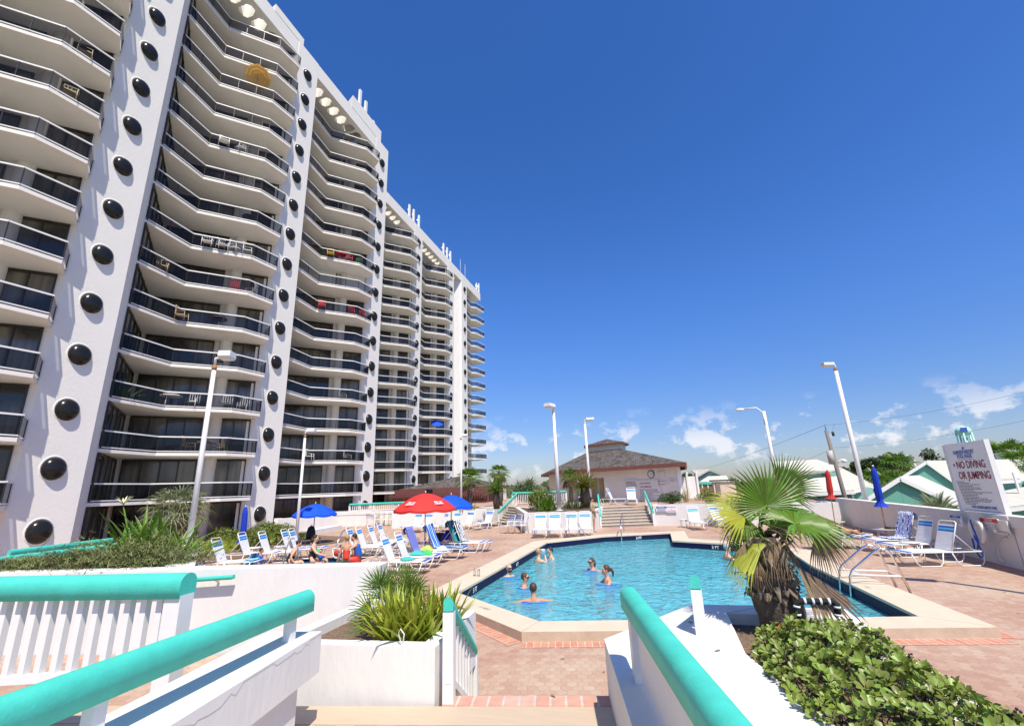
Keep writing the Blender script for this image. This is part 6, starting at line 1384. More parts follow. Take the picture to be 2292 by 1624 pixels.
# child wrapped in a striped towel
p = gz('M1',1300,850,DZ)
person((p.x+.25,p.y-.05,DZ), FR+.2, 'child with dark wet hair wrapped in a blue striped towel', pose=SIT(), hair='hair_dark', skin='skin_tan', top='towel_mixed', topk='shirt', s=.70)
mb = MB(); vs = []; n = 10; p = p+V((.15,0,0))
for i in range(9):
    for j in range(n+1):
        a = -1.4+2.8*j/n; r = .22+.30*(i/8)**1.2; vs.append(V((p.x-.15-r*cos(a)*1.1+.1, p.y+r*sin(a), DZ+.46*(1-i/8)+.02)))
mb.add(vs, [(i*(n+1)+j, i*(n+1)+j+1, (i+1)*(n+1)+j+1, (i+1)*(n+1)+j) for i in range(8) for j in range(n)], 0, True)
o = mb.build('towel', 'towel_mixed', None, 'blue, red and white striped towel wrapped round the seated child', 'towel'); ul = o.data.uv_layers.new(name='UVMap')
for pl_ in o.data.polygons:
    for li in pl_.loop_indices: vi = o.data.loops[li].vertex_index; ul.data[li].uv = ((vi % (n+1))/n*2, (vi//(n+1))/8)
# sunbather lying face down on the flat lounger
loc, hd = lounger_loc['W']
lie = lambda q: (q[0], q[2]-1.0, -q[1]+.14)       # standing skeleton laid prone, head toward -y... turned below
R_ = hd-pi/2
pw = loc+Matrix.Rotation(hd,3,'Z') @ V((.95,0,.40))
person(tuple(pw), hd+pi/2, 'man in black trunks lying face down on a flat lounger', tf=lie, skin='skin_tan', hair='hair_dark', bottom='swim_black', pose=dict(el=(.34,.03,1.45),wr=(.22,.05,1.68),pa=(.14,.05,1.72),to=(.12,-.10,-.02),he1=(0,0,1.6),he2=(0,0,1.67),he3=(0,0,1.72)))
# ================================================================== buildings and trees round about
def gp(c, x, y, P0, P1):                          # sight line met with the vertical plane through P0, P1
    d = ray(*px(c, x, y)); a, b = V((*P0,0)), V((*P1,0)); e = (b-a); n = V((e.y,-e.x,0)); return d*(n.dot(a)/n.dot(d))
ph = thing('pool_house', (-3,44,TZ), 'white pool house with weathered shingle roof, cupola and clock', 'building')
E_ = [(-11.7,50),(-8.75,41.4),(2.3,34.4),(2.9,44),(1.5,52),(-6,56)]; ze = 1.32; cup = [(-5.9,46.2),(-5.75,45.0),(-2.55,43.3),(-2.2,45.5),(-2.8,47.2),(-4.6,47.8)]; zc_ = 3.12
mb = MB(); vs = [V((*p,ze)) for p in E_]+[V((*p,zc_)) for p in cup]; mb.add(vs, [(i,(i+1) % 6,6+(i+1) % 6,6+i) for i in range(6)]); mb.add([v-UP*.1 for v in vs], [(6+i,6+(i+1) % 6,(i+1) % 6,i) for i in range(6)])
def roof_uv(q): return (q.x*.8+q.y*.6, (q.z*3.4)+.3*q.y)
rf = mb.build('roof', 'shingle', ph)
mb = MB()
for i in range(6):
    a, b = V((*E_[i],ze-.13)), V((*E_[(i+1) % 6],ze-.13)); mb.beam(a, b, .12, .28)
mb.build('fascia', 'red_fascia', ph)
W0, W1 = (-8.1,42.0), (1.75,35.75)
c6 = [(-10.9,50),W0,W1,(2.4,43.5),(1,51.5),(-6,55)]
# front wall with the recessed doorway bay on its left
a = gp('A',1205,900,W0,W1); b = gp('A',925,900,W0,W1); dW = (V((*W1,0))-V((*W0,0))).normalized(); nW = V((-dW.y,dW.x,0))
mb = MB().prism([(a.x,a.y),W1,(W1[0]+nW.x*.3,W1[1]+nW.y*.3),(a.x+nW.x*.3,a.y+nW.y*.3)], TZ, ze-.1)
mb.prism([W0,(b.x,b.y),(b.x+nW.x*.3,b.y+nW.y*.3),(W0[0]+nW.x*.3,W0[1]+nW.y*.3)], TZ, ze-.1)
mb.prism([W1,(2.4,43.5),(2.1,43.5),(W1[0]-.2,W1[1]+.4)], TZ, ze-.1).prism([(-10.9,50),W0,(W0[0]+.3,W0[1]+.2),(-10.6,50)], TZ, ze-.1)
mb.beam(V((a.x,a.y,ze-.45))+nW*.15, V((b.x,b.y,ze-.45))+nW*.15, .3, .6)
mb.build('wall', 'bright_stucco', ph)
a2, b2 = a+nW*1.3, b+nW*1.3
mb = MB().prism([(a2.x,a2.y),(b2.x,b2.y),(b2.x+nW.x*.2,b2.y+nW.y*.2),(a2.x+nW.x*.2,a2.y+nW.y*.2)], TZ, ze-.1).prism([(a.x,a.y),(a2.x,a2.y),(a2.x+.2,a2.y),(a.x+.2,a.y)], TZ, ze-.1); mb.build('alcove_wall', 'cream_wall', ph)
def onwall(name, c, x0, y0, x1, y1, mat, parent=ph, off=.03, th=.04):
    p = gp(c, x0, y1, W0, W1); q = gp(c, x1, y0, W0, W1); z0, z1 = gp(c,(x0+x1)/2,y1,W0,W1).z, gp(c,(x0+x1)/2,y0,W0,W1).z
    m = ((p+q)/2); m.z = (z0+z1)/2; m -= nW*off; return MB().box(m, ((V((p.x,p.y,0))-V((q.x,q.y,0))).length, th, z1-z0), atan2(dW.y,dW.x)).build(name, mat, parent), m, (z1-z0), (V((p.x,p.y,0))-V((q.x,q.y,0))).length
def clock(x, y, r, par, Wn=nW):
    p = gp('A', x, y, W0, W1)-nW*.05; mb = MB(); n = 24
    for r0, r1, mi in ((0,r*.8,1),(r*.8,r,0)):
        vs = [p-nW*(.01*mi)+dW*(rr*cos(2*pi*k/n))+UP*(rr*sin(2*pi*k/n)) for rr in (max(r0,.001), r1) for k in range(n)]; mb.add(vs, [(k,(k+1) % n,n+(k+1) % n,n+k) for k in range(n)], mi)
    mb.beam(p-nW*.03, p-nW*.03+UP*r*.6, .02, .01, 0).beam(p-nW*.03, p-nW*.03+dW*r*.5, .02, .01, 0); return mb.build('clock', ['dark','white_cloth'], par)
clock(1650,775,.30,ph)
p = gp('A',1000,815,(a2.x,a2.y),(b2.x,b2.y))
mb = MB(); n = 20
for r0, r1, mi in ((.001,.22,1),(.22,.28,0)):
    vs = [p-nW*(.03+.01*mi)+dW*(rr*cos(2*pi*k/n))+UP*(rr*sin(2*pi*k/n)) for rr in (r0,r1) for k in range(n)]; mb.add(vs, [(k,(k+1) % n,n+(k+1) % n,n+k) for k in range(n)], mi)
mb.build('clock', ['dark','white_cloth'], ph)
for x0, x1 in ((1085,1135),(1165,1200)):
    q0, q1 = gp('A',x0,900,(a2.x,a2.y),(b2.x,b2.y)), gp('A',x1,900,(a2.x,a2.y),(b2.x,b2.y)); m = (q0+q1)/2; MB().box((m.x-nW.x*.04,m.y-nW.y*.04,TZ+1.0), ((q1-q0).length,.06,2.0), atan2(dW.y,dW.x)).build('door', 'coping', ph)
fr, m, hh, ww_ = onwall('window_box','A',1720,742,1780,808,'trim_white'); onwall('window_pane','A',1727,750,1773,800,'cream_wall',off=.055,th=.02)
MB().prism(cup, zc_-.3, 3.72).build('cupola', 'cream_wall', ph)
mb = MB(); cx, cy = sum(p[0] for p in cup)/6, sum(p[1] for p in cup)/6; vs = [V((cx+(p[0]-cx)*1.18, cy+(p[1]-cy)*1.18, 3.72)) for p in cup]+[V((cx,cy,4.35))]
mb.add(vs, [(i,(i+1) % 6,6) for i in range(6)]+[(5,4,3,2,1,0)]); mb.build('cupola_roof', 'shingle', ph)
mb = MB()
for i in range(6): mb.beam(vs[i]-UP*.05, vs[(i+1) % 6]-UP*.05, .08, .16)
mb.build('cupola_fascia', 'red_fascia', ph)
MB().box(tuple(gp('A',1525,725,W0,W1)-nW*.12), (.15,.25,.12)).build('flood_light', 'white_metal', ph)
# the notices on the pool house wall
def notice(c, x0, y0, x1, y1, label, lines, colh='swim_red', head=None, board='white_paint', Wp=None, cat='sign', rulebars=0, name='sign', thick=.03):
    P0, P1 = Wp or (W0, W1); d = (V((*P1,0))-V((*P0,0))).normalized(); n_ = V((-d.y,d.x,0))
    p = gp(c, x0, y1, P0, P1); q = gp(c, x1, y0, P0, P1)
    if n_.dot(p) < 0: n_ = -n_
    if d.dot(q-p) < 0: d = -d
    w_ = abs(d.dot(q-p)); z0, z1 = gp(c,(x0+x1)/2,y1,P0,P1).z, gp(c,(x0+x1)/2,y0,P0,P1).z; m = (p+q)/2; m.z = (z0+z1)/2; m -= n_*.05; h_ = z1-z0
    t = thing(name, tuple(m), label, cat); MB().box(m, (w_, thick, h_), atan2(d.y,d.x)).build('board', board, t)
    org = m-n_*(thick/2+.004)-d*w_/2+UP*h_/2
    if head: MB().add([org+d*w_*.03-UP*h_*head[0], org+d*w_*.97-UP*h_*head[0], org+d*w_*.97-UP*h_*head[1], org+d*w_*.03-UP*h_*head[1]], [(3,2,1,0)]).build('header', head[2], t)
    for (s_, fx, fy, sz, mat) in lines: text(s_, sz*h_, org+d*w_*fx-UP*h_*fy-n_*.003, d, UP, mat, t, 'lettering', sz*h_*.012, align='CENTER' if fx == .5 else 'LEFT')
    if rulebars:
        mb = MB(); rnd = random.Random(5); y = rulebars[0]
        while y < rulebars[1]:
            x = rulebars[3]; L_ = rnd.uniform(.35,.85)
            while x < rulebars[3]+L_:
                k = rnd.uniform(.03,.10); mb.add([org+d*w_*x-UP*h_*y-n_*.003, org+d*w_*min(.95,x+k)-UP*h_*y-n_*.003, org+d*w_*min(.95,x+k)-UP*h_*(y+rulebars[4])-n_*.003, org+d*w_*x-UP*h_*(y+rulebars[4])-n_*.003], [(3,2,1,0)]); x += k+.018
                if x > .93: break
            y += rulebars[2]
        mb.build('small_print', 'grey_print', t)
    return t
M('grey_print', (.13,.13,.16), .7); M('maroon', (.25,.012,.02), .6); M('sign_blue', (.05,.12,.42), .6); M('sign_white', (.78,.78,.80), .35)
notice('A',1535,828,1735,1022,'large white pool rules board on the pool house wall',[('• NO DIVING',.10,.20,.115,'maroon'),('OR JUMPING',.14,.37,.115,'maroon')],rulebars=(.46,.92,.05,.1,.018),board='sign_white')
notice('A',1408,822,1520,905,'small notice with black lines left of the white rules board',[],rulebars=(.25,.9,.15,.1,.07),board='sign_white')
notice('A',1722,828,1795,885,'small red lettered notice under the wall clock',[('NO DIVING',.5,.3,.24,'swim_red'),('ALLOWED',.5,.8,.24,'swim_red')],board='sign_white')
notice('A',1820,818,1890,852,'small red and white notice at right end of the pool house wall',[('NOTICE',.5,.65,.4,'swim_red')],board='sign_white')
PR = ((-.2,29.08),(2.65,28.72))
notice('A',1700,1078,1797,1128,'blue and white notice on the planter wall right of the steps',[('NOTICE',.5,.33,.30,'sign_white')],head=(.06,.40,'sign_blue'),Wp=PR,rulebars=(.5,.9,.18,.1,.08),board='sign_white')
notice('A',1800,1072,1888,1135,'red lettered no diving notice on the planter wall',[('NO DIVING',.5,.32,.26,'swim_red'),('OR',.5,.55,.16,'swim_red'),('ALLOWED',.5,.88,.26,'swim_red')],Wp=PR,board='sign_white')
PWl = ((8.47,14),(8.49,18))
notice('F',1072,752,1158,862,'blue headed notice on the boundary wall left of the life ring',[('NOTICE',.5,.20,.18,'sign_white')],head=(.03,.27,'sign_blue'),Wp=PWl,rulebars=(.36,.92,.11,.08,.05),board='sign_white')
notice('F',1400,782,1550,925,'red headed notice on the boundary wall right of the life ring',[('NOTICE',.5,.26,.24,'sign_white')],head=(.03,.32,'swim_red'),Wp=PWl,rulebars=(.42,.92,.10,.08,.04),board='sign_white')
t = notice('F',1555,808,1645,950,'cream life ring poster beside the red notice',[],Wp=PWl,rulebars=(.78,.95,.09,.08,.04),board='cream_wall')
# the big board standing on the wall
bx, y0, y1, z0, z1 = 8.72, 15.62, 17.42, -1.10, .83
bd = thing('rules_board', (bx,16.5,-1.1), 'tall white pool rules board reading no diving or jumping on the boundary wall', 'sign')
MB().box((bx,(y0+y1)/2,(z0+z1)/2), (.05,y1-y0,z1-z0)).build('board', 'sign_white', bd); MB().box((bx+.02,y0-.03,(z0+z1)/2), (.12,.06,z1-z0+.02)).build('frame_post', 'white_paint', bd); MB().box((bx+.02,y1+.03,(z0+z1)/2), (.12,.06,z1-z0)).build('frame_post', 'white_paint', bd)
D_, o = V((0,-1,0)), V((bx-.03, y1, z1)); h_, w_ = z1-z0, y1-y0
for s_, fx, fy, sz, mat in (('SURFSIDE RESORT',.47,.165,.080,'sign_blue'),('POOL RULES',.47,.225,.080,'sign_blue'),('• NO DIVING',.12,.375,.165,'maroon'),('OR JUMPING',.19,.53,.165,'maroon'),('POOL HOURS 8 AM TO 10 PM',.58,.945,.052,'sign_blue')):
    text(s_, sz*h_*.92, o+D_*w_*fx-UP*h_*fy-V((.003,0,0)), D_, UP, mat, bd, 'lettering', .004, align='CENTER' if fx in (.47,.58) else 'LEFT', wx=.82)
mb = MB(); rnd = random.Random(8)
for i in range(16):
    y = .565+.0215*i; x = .09+.005*i; e = x+rnd.uniform(.25,.8)*(.5 if i in (0,15) else 1)
    while x < min(e,.93):
        k = rnd.uniform(.02,.08); a_ = o+D_*w_*x-UP*h_*y-V((.003,0,0)); b_ = o+D_*w_*(x+k)-UP*h_*y-V((.003,0,0)); mb.add([a_, b_, b_-UP*.017, a_-UP*.017], [(3,2,1,0)]); x += k+.012
mb.build('small_print', 'grey_print', bd)
q = lambda fx, fy: o+D_*w_*fx-UP*h_*fy-V((.003,0,0))
MB().add([q(.27,.245),q(.70,.245),q(.70,.250),q(.27,.250)], [(3,2,1,0)]).add([q(.10,.975),q(.93,.975),q(.93,.981),q(.10,.981)], [(3,2,1,0)]).build('rule_line', 'sign_blue', bd)
MB().add([q(.49,.055),q(.515,.085),q(.505,.105),q(.475,.105),q(.465,.085)], [(4,3,2,1,0)]).build('drop_emblem', 'sign_blue', bd)
# shingle roofed bar at left
bar = thing('bar', (-21,48,TZ), 'low red brown bar with shingle hip roof behind the umbrellas', 'building')
eav = [(-26.6,45.5),(-17.0,46.5),(-16.4,53),(-27,53)]; mb = MB(); z = .28; ap = V((-21.2,49.6,1.55)); ap2 = V((-20.6,50,1.55))
mb.add([V((*p,z)) for p in eav]+[ap], [(0,1,4),(1,2,4),(2,3,4),(3,0,4)]); mb.build('roof', 'shingle', bar)
mb = MB()
for i in range(4): mb.beam(V((*eav[i],z-.15)), V((*eav[(i+1) % 4],z-.15)), .12, .3)
mb.build('fascia', 'bar_red', bar)
mb = MB()
for i in range(46):
    t_ = i/45; p = V((-26.9,44.9,0)).lerp(V((-16.4,45.4,0)), t_); mb.box((p.x,p.y,-.42), (.07,1.6,.22)); mb.box((p.x,p.y+.2,-.95), (.12,.05,.75))
mb.beam((-27,44.3,-.55), (-16.2,44.8,-.55), .1, .2).beam((-27,45.2,-.1), (-16.6,46.2,-.1), .1, .6); mb.build('pergola', 'bar_red', bar)
MB().prism([(-26.2,46),(-17.4,47),(-17,52.5),(-26.4,52.5)], TZ, z-.1).build('wall', 'bar_red', bar)
MB().box((-22.9,45.2,-.05), (.75,.2,.42)).build('window', 'dark_glass', bar)
tw_ = thing('stair_tower', (-17.6,56,TZ), 'small white square tower with rooftop dishes beyond the bar', 'building')
p, q_ = gy('C8',2075,640,56), gy('C8',2212,600,56)
MB().box(((p.x+q_.x)/2,57,(TZ+p.z)/2), (q_.x-p.x,2.5,p.z-TZ)).build('wall', 'stucco', tw_); MB().box(((p.x+q_.x)/2-.1,57,p.z+.08), (q_.x-p.x+.25,2.8,.25)).build('cornice', 'grey_wood', tw_)
for z_ in (-.05,-.6): MB().ball((q_.x+.05,56,p.z+z_), (.28,.2,.16), 8).build('flood_light', 'white_paint', tw_)
# white privacy fence right of the pool house
p0, p1 = gy('A',1900,900,44), gy('A',2110,960,44)
fe = thing('fence', (p0.x,44,TZ), 'white panel fence with capped posts right of the pool house', 'fence')
zt_ = gy('A',2000,795,44).z
MB().box(((p0.x+p1.x)/2,44,(TZ+zt_)/2-.0), (p1.x-p0.x,.06,zt_-TZ)).build('panel', 'white_paint', fe)
for i in range(3): x = p0.x+(p1.x-p0.x)*(i+.1)/2.15; MB().box((x,43.93,(TZ+zt_+.2)/2), (.16,.16,zt_+.2-TZ)).build('post', 'white_paint', fe); MB().ball((x,43.93,zt_+.25), .11, 8).build('post_cap', 'white_paint', fe)
# terrace pool edge and a low wall
MB().prism([(2.2,36.2),(9.2,35.3),(9.2,36.2),(2.2,37.2)], TZ, TZ+.18).build('terrace_curb', 'coping_side', kind='structure')
# ---------------- houses
def poly_px(pts): return [gy(*p) for p in pts]
def thick(mb, P, dvec, mi=0):
    P = [V(p) for p in P]; n = len(P); dv = V(dvec); mb.add(P+[p+dv for p in P], [tuple(range(n)), tuple(range(2*n-1,n-1,-1))]+[(i, n+i, n+(i+1) % n, (i+1) % n) for i in range(n)], mi)
def gable_house(name, c, peak, left, right, Y, depthvec, label, wall='dark_green_siding', drop=7, over=.25, th=.16):
    P, L_, R2 = (gy(c, *q, Y) for q in (peak, left, right)); t = thing(name, (P.x, P.y, GZ), label, 'house'); dv = V(depthvec)
    inw = V((0,.25,0)); mb = MB(); zb = GZ
    thick(mb, [L_+inw-UP*.1, V((L_.x,L_.y+.25,zb)), V((R2.x,R2.y+.25,zb)), R2+inw-UP*.1, P+inw-UP*.1], dv*.98); wl_ = mb.build('wall', wall, t, uvf=lambda q: (q.x+q.y, q.z))
    rf = MB()
    for A_, B_ in ((P, L_), (R2, P)):
        e = (A_-B_).normalized()*over; a0, b0 = (A_, B_-e) if A_ is P else (A_+e, B_)
        thick(rf, [a0, b0, b0+dv, a0+dv], (0,0,th))
    rf.build('roof', 'metal_roof', t)
    tr = MB()
    for A_ in (L_, R2): d = (A_-P).normalized(); tr.beam(P-UP*.02+V((0,-.05,0)), A_+d*over-UP*.02+V((0,-.05,0)), .08, .26)
    tr.build('trim', 'trim_white', t); return t, P, L_, R2
gable_house('house','F',(490,366),(60,640),(1115,655),42,(9,17,0),'green sided house with cream roof just past the rules board, nearest one')
h2, P, L_, R2 = gable_house('house','F',(770,192),(520,350),(1420,660),58,(24,20,0),'larger green house with wide cream roof behind the nearest one')
# right hand wing of the second house
a = [gy('F',x,y,52) for x, y in ((1530,398),(1740,398),(1765,505),(1560,520))]
hw = thing('house', tuple(a[0]), 'green house wing at the right frame edge with pale lower roof', 'house')
mb = MB(); q0, q1 = gy('F',1500,400,52), gy('F',1900,390,52); mb.box(((q0.x+q1.x)/2,54,(q0.z+GZ)/2), (q1.x-q0.x,3.5,q0.z-GZ)); mb.build('wall', 'green_siding', hw, uvf=lambda q: (q.x+q.y, q.z))
r_ = [gy('F',1500,395,51.8), gy('F',1765,380,51.8), gy('F',1990,330,51.8)]; up_ = [gy('F',1420,150,60), gy('F',1700,290,60), gy('F',2000,290,60)]
mb = MB(); thick(mb, [r_[0], r_[1], up_[1], up_[0]], (0,0,.16)); 
l1, l2, l3, l4 = gy('F',1560,520,51.5), gy('F',1990,440,51.5), gy('F',1990,640,47), gy('F',1600,690,47); thick(mb, [l4, l3, l2, l1], (0,0,.16)); mb.build('roof', 'metal_roof', hw)
MB().beam(r_[0]-UP*.1, r_[1]-UP*.1, .1, .24).build('trim', 'trim_white', hw); MB().beam(l4-UP*.12, l3-UP*.12, .1, .24).build('trim', 'trim_white', hw); mb = MB(); e0 = gy('F',1755,505,50.1); mb.box((e0.x,50.1,e0.z+.8), (.14,.14,1.6)); mb.build('trim', 'trim_white', hw)
q0 = gy('F',1620,700,48); mb = MB().box((q0.x+3,48.2,(q0.z+GZ)/2), (7.5,.3,q0.z-GZ)); mb.build('wall', 'green_siding', hw, uvf=lambda q: (q.x+q.y, q.z))
MB().box((q0.x+.9,48,q0.z-1.1), (1.5,.12,1.2)).build('window', 'window_glass', hw); MB().box((q0.x+3.1,48,q0.z-1.1), (1.5,.12,1.2)).build('window', 'window_glass', hw)
q0 = gy('F',1760,420,52); MB().box((q0.x+.8,52.1,q0.z-.3), (.9,.12,.9)).build('window', 'window_glass', hw)
# third house behind the shaggy palm: long roof with dormer strip, lower roof, siding gable
h3 = thing('house', tuple(gy('B',900,1000,50)), 'pale green house with long cream roofs between palm and tall lamp post', 'house')
Y3 = 50; g3 = lambda x, y, d=0: gy('B', x, y, Y3+d)
mb = MB(); thick(mb, [g3(560,925), g3(700,945), g3(905,925), g3(1005,905,2), g3(830,842,6), g3(520,858,6)], (0,0,.15))
thick(mb, [g3(700,1080,-3), g3(1095,1060,-3), g3(990,960), g3(720,985)], (0,0,.15)); thick(mb, [g3(1075,1062,-2), g3(1235,1022,-1), g3(1000,900,5), g3(940,905,5)], (0,0,.15)); mb.build('roof', 'metal_roof', h3)
mb = MB(); a, b = g3(600,935,.3), g3(975,920,.3); mb.box(((a.x+b.x)/2,Y3+1.5,(a.z+GZ)/2), (b.x-a.x,2.4,a.z-GZ)); a, b = g3(640,1085,-2.6), g3(1085,1065,-2.6); mb.box(((a.x+b.x)/2,Y3-1,(a.z+GZ)/2), (b.x-a.x,2.9,a.z-GZ)); a, b = g3(1085,1062,-1.7), g3(1228,1030,-1.7); mb.box(((a.x+b.x)/2,Y3+.5,(b.z+GZ)/2), (b.x-a.x,4,b.z-GZ)); mb.build('wall', 'green_siding', h3, uvf=lambda q: (q.x+q.y, q.z))
mb = MB(); mb.beam(g3(700,1080,-3)-UP*.08, g3(1095,1060,-3)-UP*.08, .1, .24).beam(g3(1085,1060,-2)-UP*.05, g3(1235,1024,-1)-UP*.05, .1, .2); mb.build('trim', 'trim_white', h3)
for x0, y0, x1, y1, d in ((865,925,900,970,.25),(700,940,760,975,.25),(760,1085,810,1120,-2.5),(830,1080,880,1118,-2.5),(960,1075,1010,1120,-2.5),(1045,1075,1085,1118,-2.5)):
    a, b = g3(x0,y0,d), g3(x1,y1,d); w3 = MB().box(((a.x+b.x)/2,a.y,(a.z+b.z)/2), (abs(b.x-a.x),.12,abs(a.z-b.z))).build('window', 'window_glass', h3); MB().box(((a.x+b.x)/2,a.y-.04,(a.z+b.z)/2-abs(a.z-b.z)/2), (abs(b.x-a.x)+.2,.14,.1)).build('sill', 'trim_white', w3)
# small green beach pavilion left of the shaggy palm
pv = thing('pavilion', tuple(gy('B',80,960,60)), 'mint gabled pavilion with cream roof left of the shaggy palm', 'pavilion')
Y4 = 60; g4 = lambda x, y, d=0: gy('B', x, y, Y4+d)
mb = MB(); thick(mb, [g4(-10,960), g4(80,908), g4(80,908,6), g4(-60,915,6)], (0,0,.15)); thick(mb, [g4(80,908), g4(215,968), g4(215,968,6), g4(80,908,6)], (0,0,.15)); thick(mb, [g4(0,998,-2), g4(215,998,-2), g4(190,955), g4(60,960)], (0,0,.15)); mb.build('roof', 'metal_roof', pv)
mb = MB(); thick(mb, [g4(-8,970,.3), g4(80,915,.3), g4(208,972,.3), g4(208,1000,.3), g4(-8,1000,.3)], (0,5,0)); mb.build('wall', 'green_siding', pv, uvf=lambda q: (q.x+q.y, q.z)); mb = MB(); mb.beam(g4(-15,1000,-2.1), g4(218,1000,-2.1), .12, .22); mb.build('trim', 'teal_paint', pv)
for x in (15,55,95,210): q = g4(x,1000,-2); MB().box((q.x,q.y,(q.z-3.2)/2), (.14,.14,q.z+3.2)).build('post', 'white_paint', pv)
kb = gy('B',150,1070,46); t = thing('kiosk', tuple(kb), 'small tan kiosk by the mint pavilion', 'kiosk'); MB().box((kb.x+.3,46,-.75), (1.8,1.2,1.3)).build('wall', 'coping', t); MB().box((kb.x+.3,46,.02), (2.1,1.5,.12)).build('roof', 'dark', t); MB().box((kb.x-.25,45.35,-.7), (.35,.05,1.2)).build('door', 'grey_wood', t)
for i, (x, lab) in enumerate(((90,'dry golden dune grass under the mint pavilion'),(40,'dune grass patch beside the white panel fence'))):
    q = gy('B',x,1065,50); mb = MB(); rnd = random.Random(i)
    for j in range(700): mb.blade((q.x+rnd.uniform(-2.5,2.5), q.y+rnd.uniform(-1,1), q.z-.3), V((rnd.gauss(0,.3),rnd.gauss(0,.3),1)), rnd.uniform(.5,1.0), .05, n=2)
    mb.build('dune_grass', 'dry_grass', None, lab, 'grass', kind='stuff')
# teal beach hut roof seen behind the palm crown
q = gy('M5',1640,240,46); hut = thing('lifeguard_hut', tuple(q), 'white slatted hut with bright teal roof edge behind the palm', 'hut')
a, b = gy('M5',1470,240,46), gy('M5',1750,225,46); MB().box(((a.x+b.x)/2,46.5,a.z), (b.x-a.x,1.6,.14)).build('roof', 'teal_paint', hut)
mb = MB()
for i in range(7): mb.box((a.x+.25+(b.x-a.x-.3)*i/6,45.9,a.z-.5), (.10,.1,.9))
mb.box(((a.x+b.x)/2,46.3,a.z-2.0), (b.x-a.x,.3,2.2)); mb.build('wall', 'white_paint', hut)
# far grey roofed houses on the right
for (x0, y0, x1, y1, px_, py_, Y, lab) in ((1480,60,1690,40,1500,0,120,'distant grey hip roofed house above the palm at far right'),(580,130,680,130,620,105,110,'far grey porch roof half hidden by the big oak')):
    a, b, c_ = gy('F',x0-70 if x0 > 1000 else x0,y0,Y), gy('F',x1,y1,Y), gy('F',px_,py_,Y); t = thing('far_house', (a.x,Y,GZ), lab, 'house'); mb = MB()
    vs = [V((a.x,Y,a.z)), V((b.x,Y,a.z)), V((b.x,Y+12,a.z)), V((a.x,Y+12,a.z)), V((a.x+(b.x-a.x)*.35,Y+6,c_.z+.3)), V((a.x+(b.x-a.x)*.65,Y+6,c_.z+.3))]; mb.add(vs, [(0,1,5,4),(1,2,5),(2,3,4,5),(3,0,4),(3,2,1,0)]); mb.build('roof', 'coping_side' if False else 'table_grey', t)
    MB().box(((a.x+b.x)/2,Y+6,(a.z+GZ)/2), ((b.x-a.x)*.86,10,a.z-GZ)).build('wall', 'cream_wall', t)
# ---------------- water tower, utility pole, wires
Yw = 170; q = gy('B',1860,628,Yw); k = Yw/42; wt = thing('water_tower', (q.x,Yw,GZ), 'mint green water tower on legs in the distance', 'water tower'); r_ = 17.5/1012*178*.62
M('mint', (.38,.72,.62), .5)
prof = [(0,1.0),(.35,.95),(.7,.72),(.92,.40),(1,.0),(.98,-.35),(.8,-.62),(.4,-.80),(.12,-.9)]; MB().lathe([(a_*r_, b_*r_*.78) for a_, b_ in prof[::-1]], (q.x,Yw,q.z-.3), 24).build('tank', 'mint', wt)
for i in range(5): a_ = i*2*pi/5+.4; MB().tube([(q.x+cos(a_)*r_*.93,Yw+sin(a_)*r_*.93,q.z-.8),(q.x+cos(a_)*r_*1.25,Yw+sin(a_)*r_*1.25,GZ)], .22, 6).build('leg', 'mint', wt)
MB().cyl((q.x,Yw,GZ), .55, q.z-2-GZ, 10).build('riser_pipe', 'mint', wt); MB().box((q.x-r_*.35,Yw-r_*.92,q.z+.1), (1.5,.25,1.3), -.3).build('painted_panel', 'sign_blue', wt)
Yp = 44; tp_ = gy('B',893,628,Yp); bt_ = gy('B',1050,1130,Yp); up_ = thing('utility_pole', (bt_.x,Yp,GZ), 'weathered utility pole with transformer and small lamp arm', 'utility pole')
MB().tube([(bt_.x+.1,Yp,GZ),(tp_.x,Yp,tp_.z)], [.20,.14], 8).build('pole', 'grey_wood', up_); MB().tube([(tp_.x,Yp,tp_.z),(tp_.x,Yp,tp_.z+.5)], .035, 6).build('insulator', 'grey_wood', up_)
q = gy('B',935,800,Yp-.3); MB().cyl((q.x-.15,Yp-.35,q.z-.75), .22, 1.1, 12).build('transformer', 'table_grey', up_); q = gy('B',940,655,Yp); MB().cyl((q.x,Yp-.1,q.z-.15), .10, .35, 8).build('arrester', 'dark', up_)
a, b = gy('B',970,865,Yp), gy('B',1020,835,Yp); MB().tube([a, a.lerp(b,.5)+UP*.15, b+UP*.05], .04, 5).build('lamp_arm', 'white_metal', up_); MB().ball(b-UP*.1, (.2,.2,.16), 8).build('lamp_head', 'white_metal', up_)
def wire(a, b, sag, lab, r=.022):
    a, b = V(a), V(b); MB().tube([a.lerp(b, i/14)-UP*sag*4*(i/14)*(1-i/14) for i in range(15)], r*.45, 4).build('power_line', 'dark', None, lab, 'power line')
T1 = V((tp_.x,Yp,tp_.z+.45)); T2 = gy('B',950,750,Yp)
wire(T1, gy('B',2400,330,40), .35, 'upper overhead wire running right from the utility pole'); wire(T2, gy('B',2400,535,40), .3, 'lower overhead wire running right past the water tower')
wire(T1, gy('B',-100,930,95), .4, 'thin upper wire running left from the utility pole', .03); wire(gy('B',915,765,Yp), gy('B',560,885,60), .2, 'thin lower wire running left toward the green house')
wire(gy('B',940,655,Yp), gy('B',985,585,Yp)+V((-.3,0,0)), -.2, 'short looped jumper wire at the utility pole top', .02)
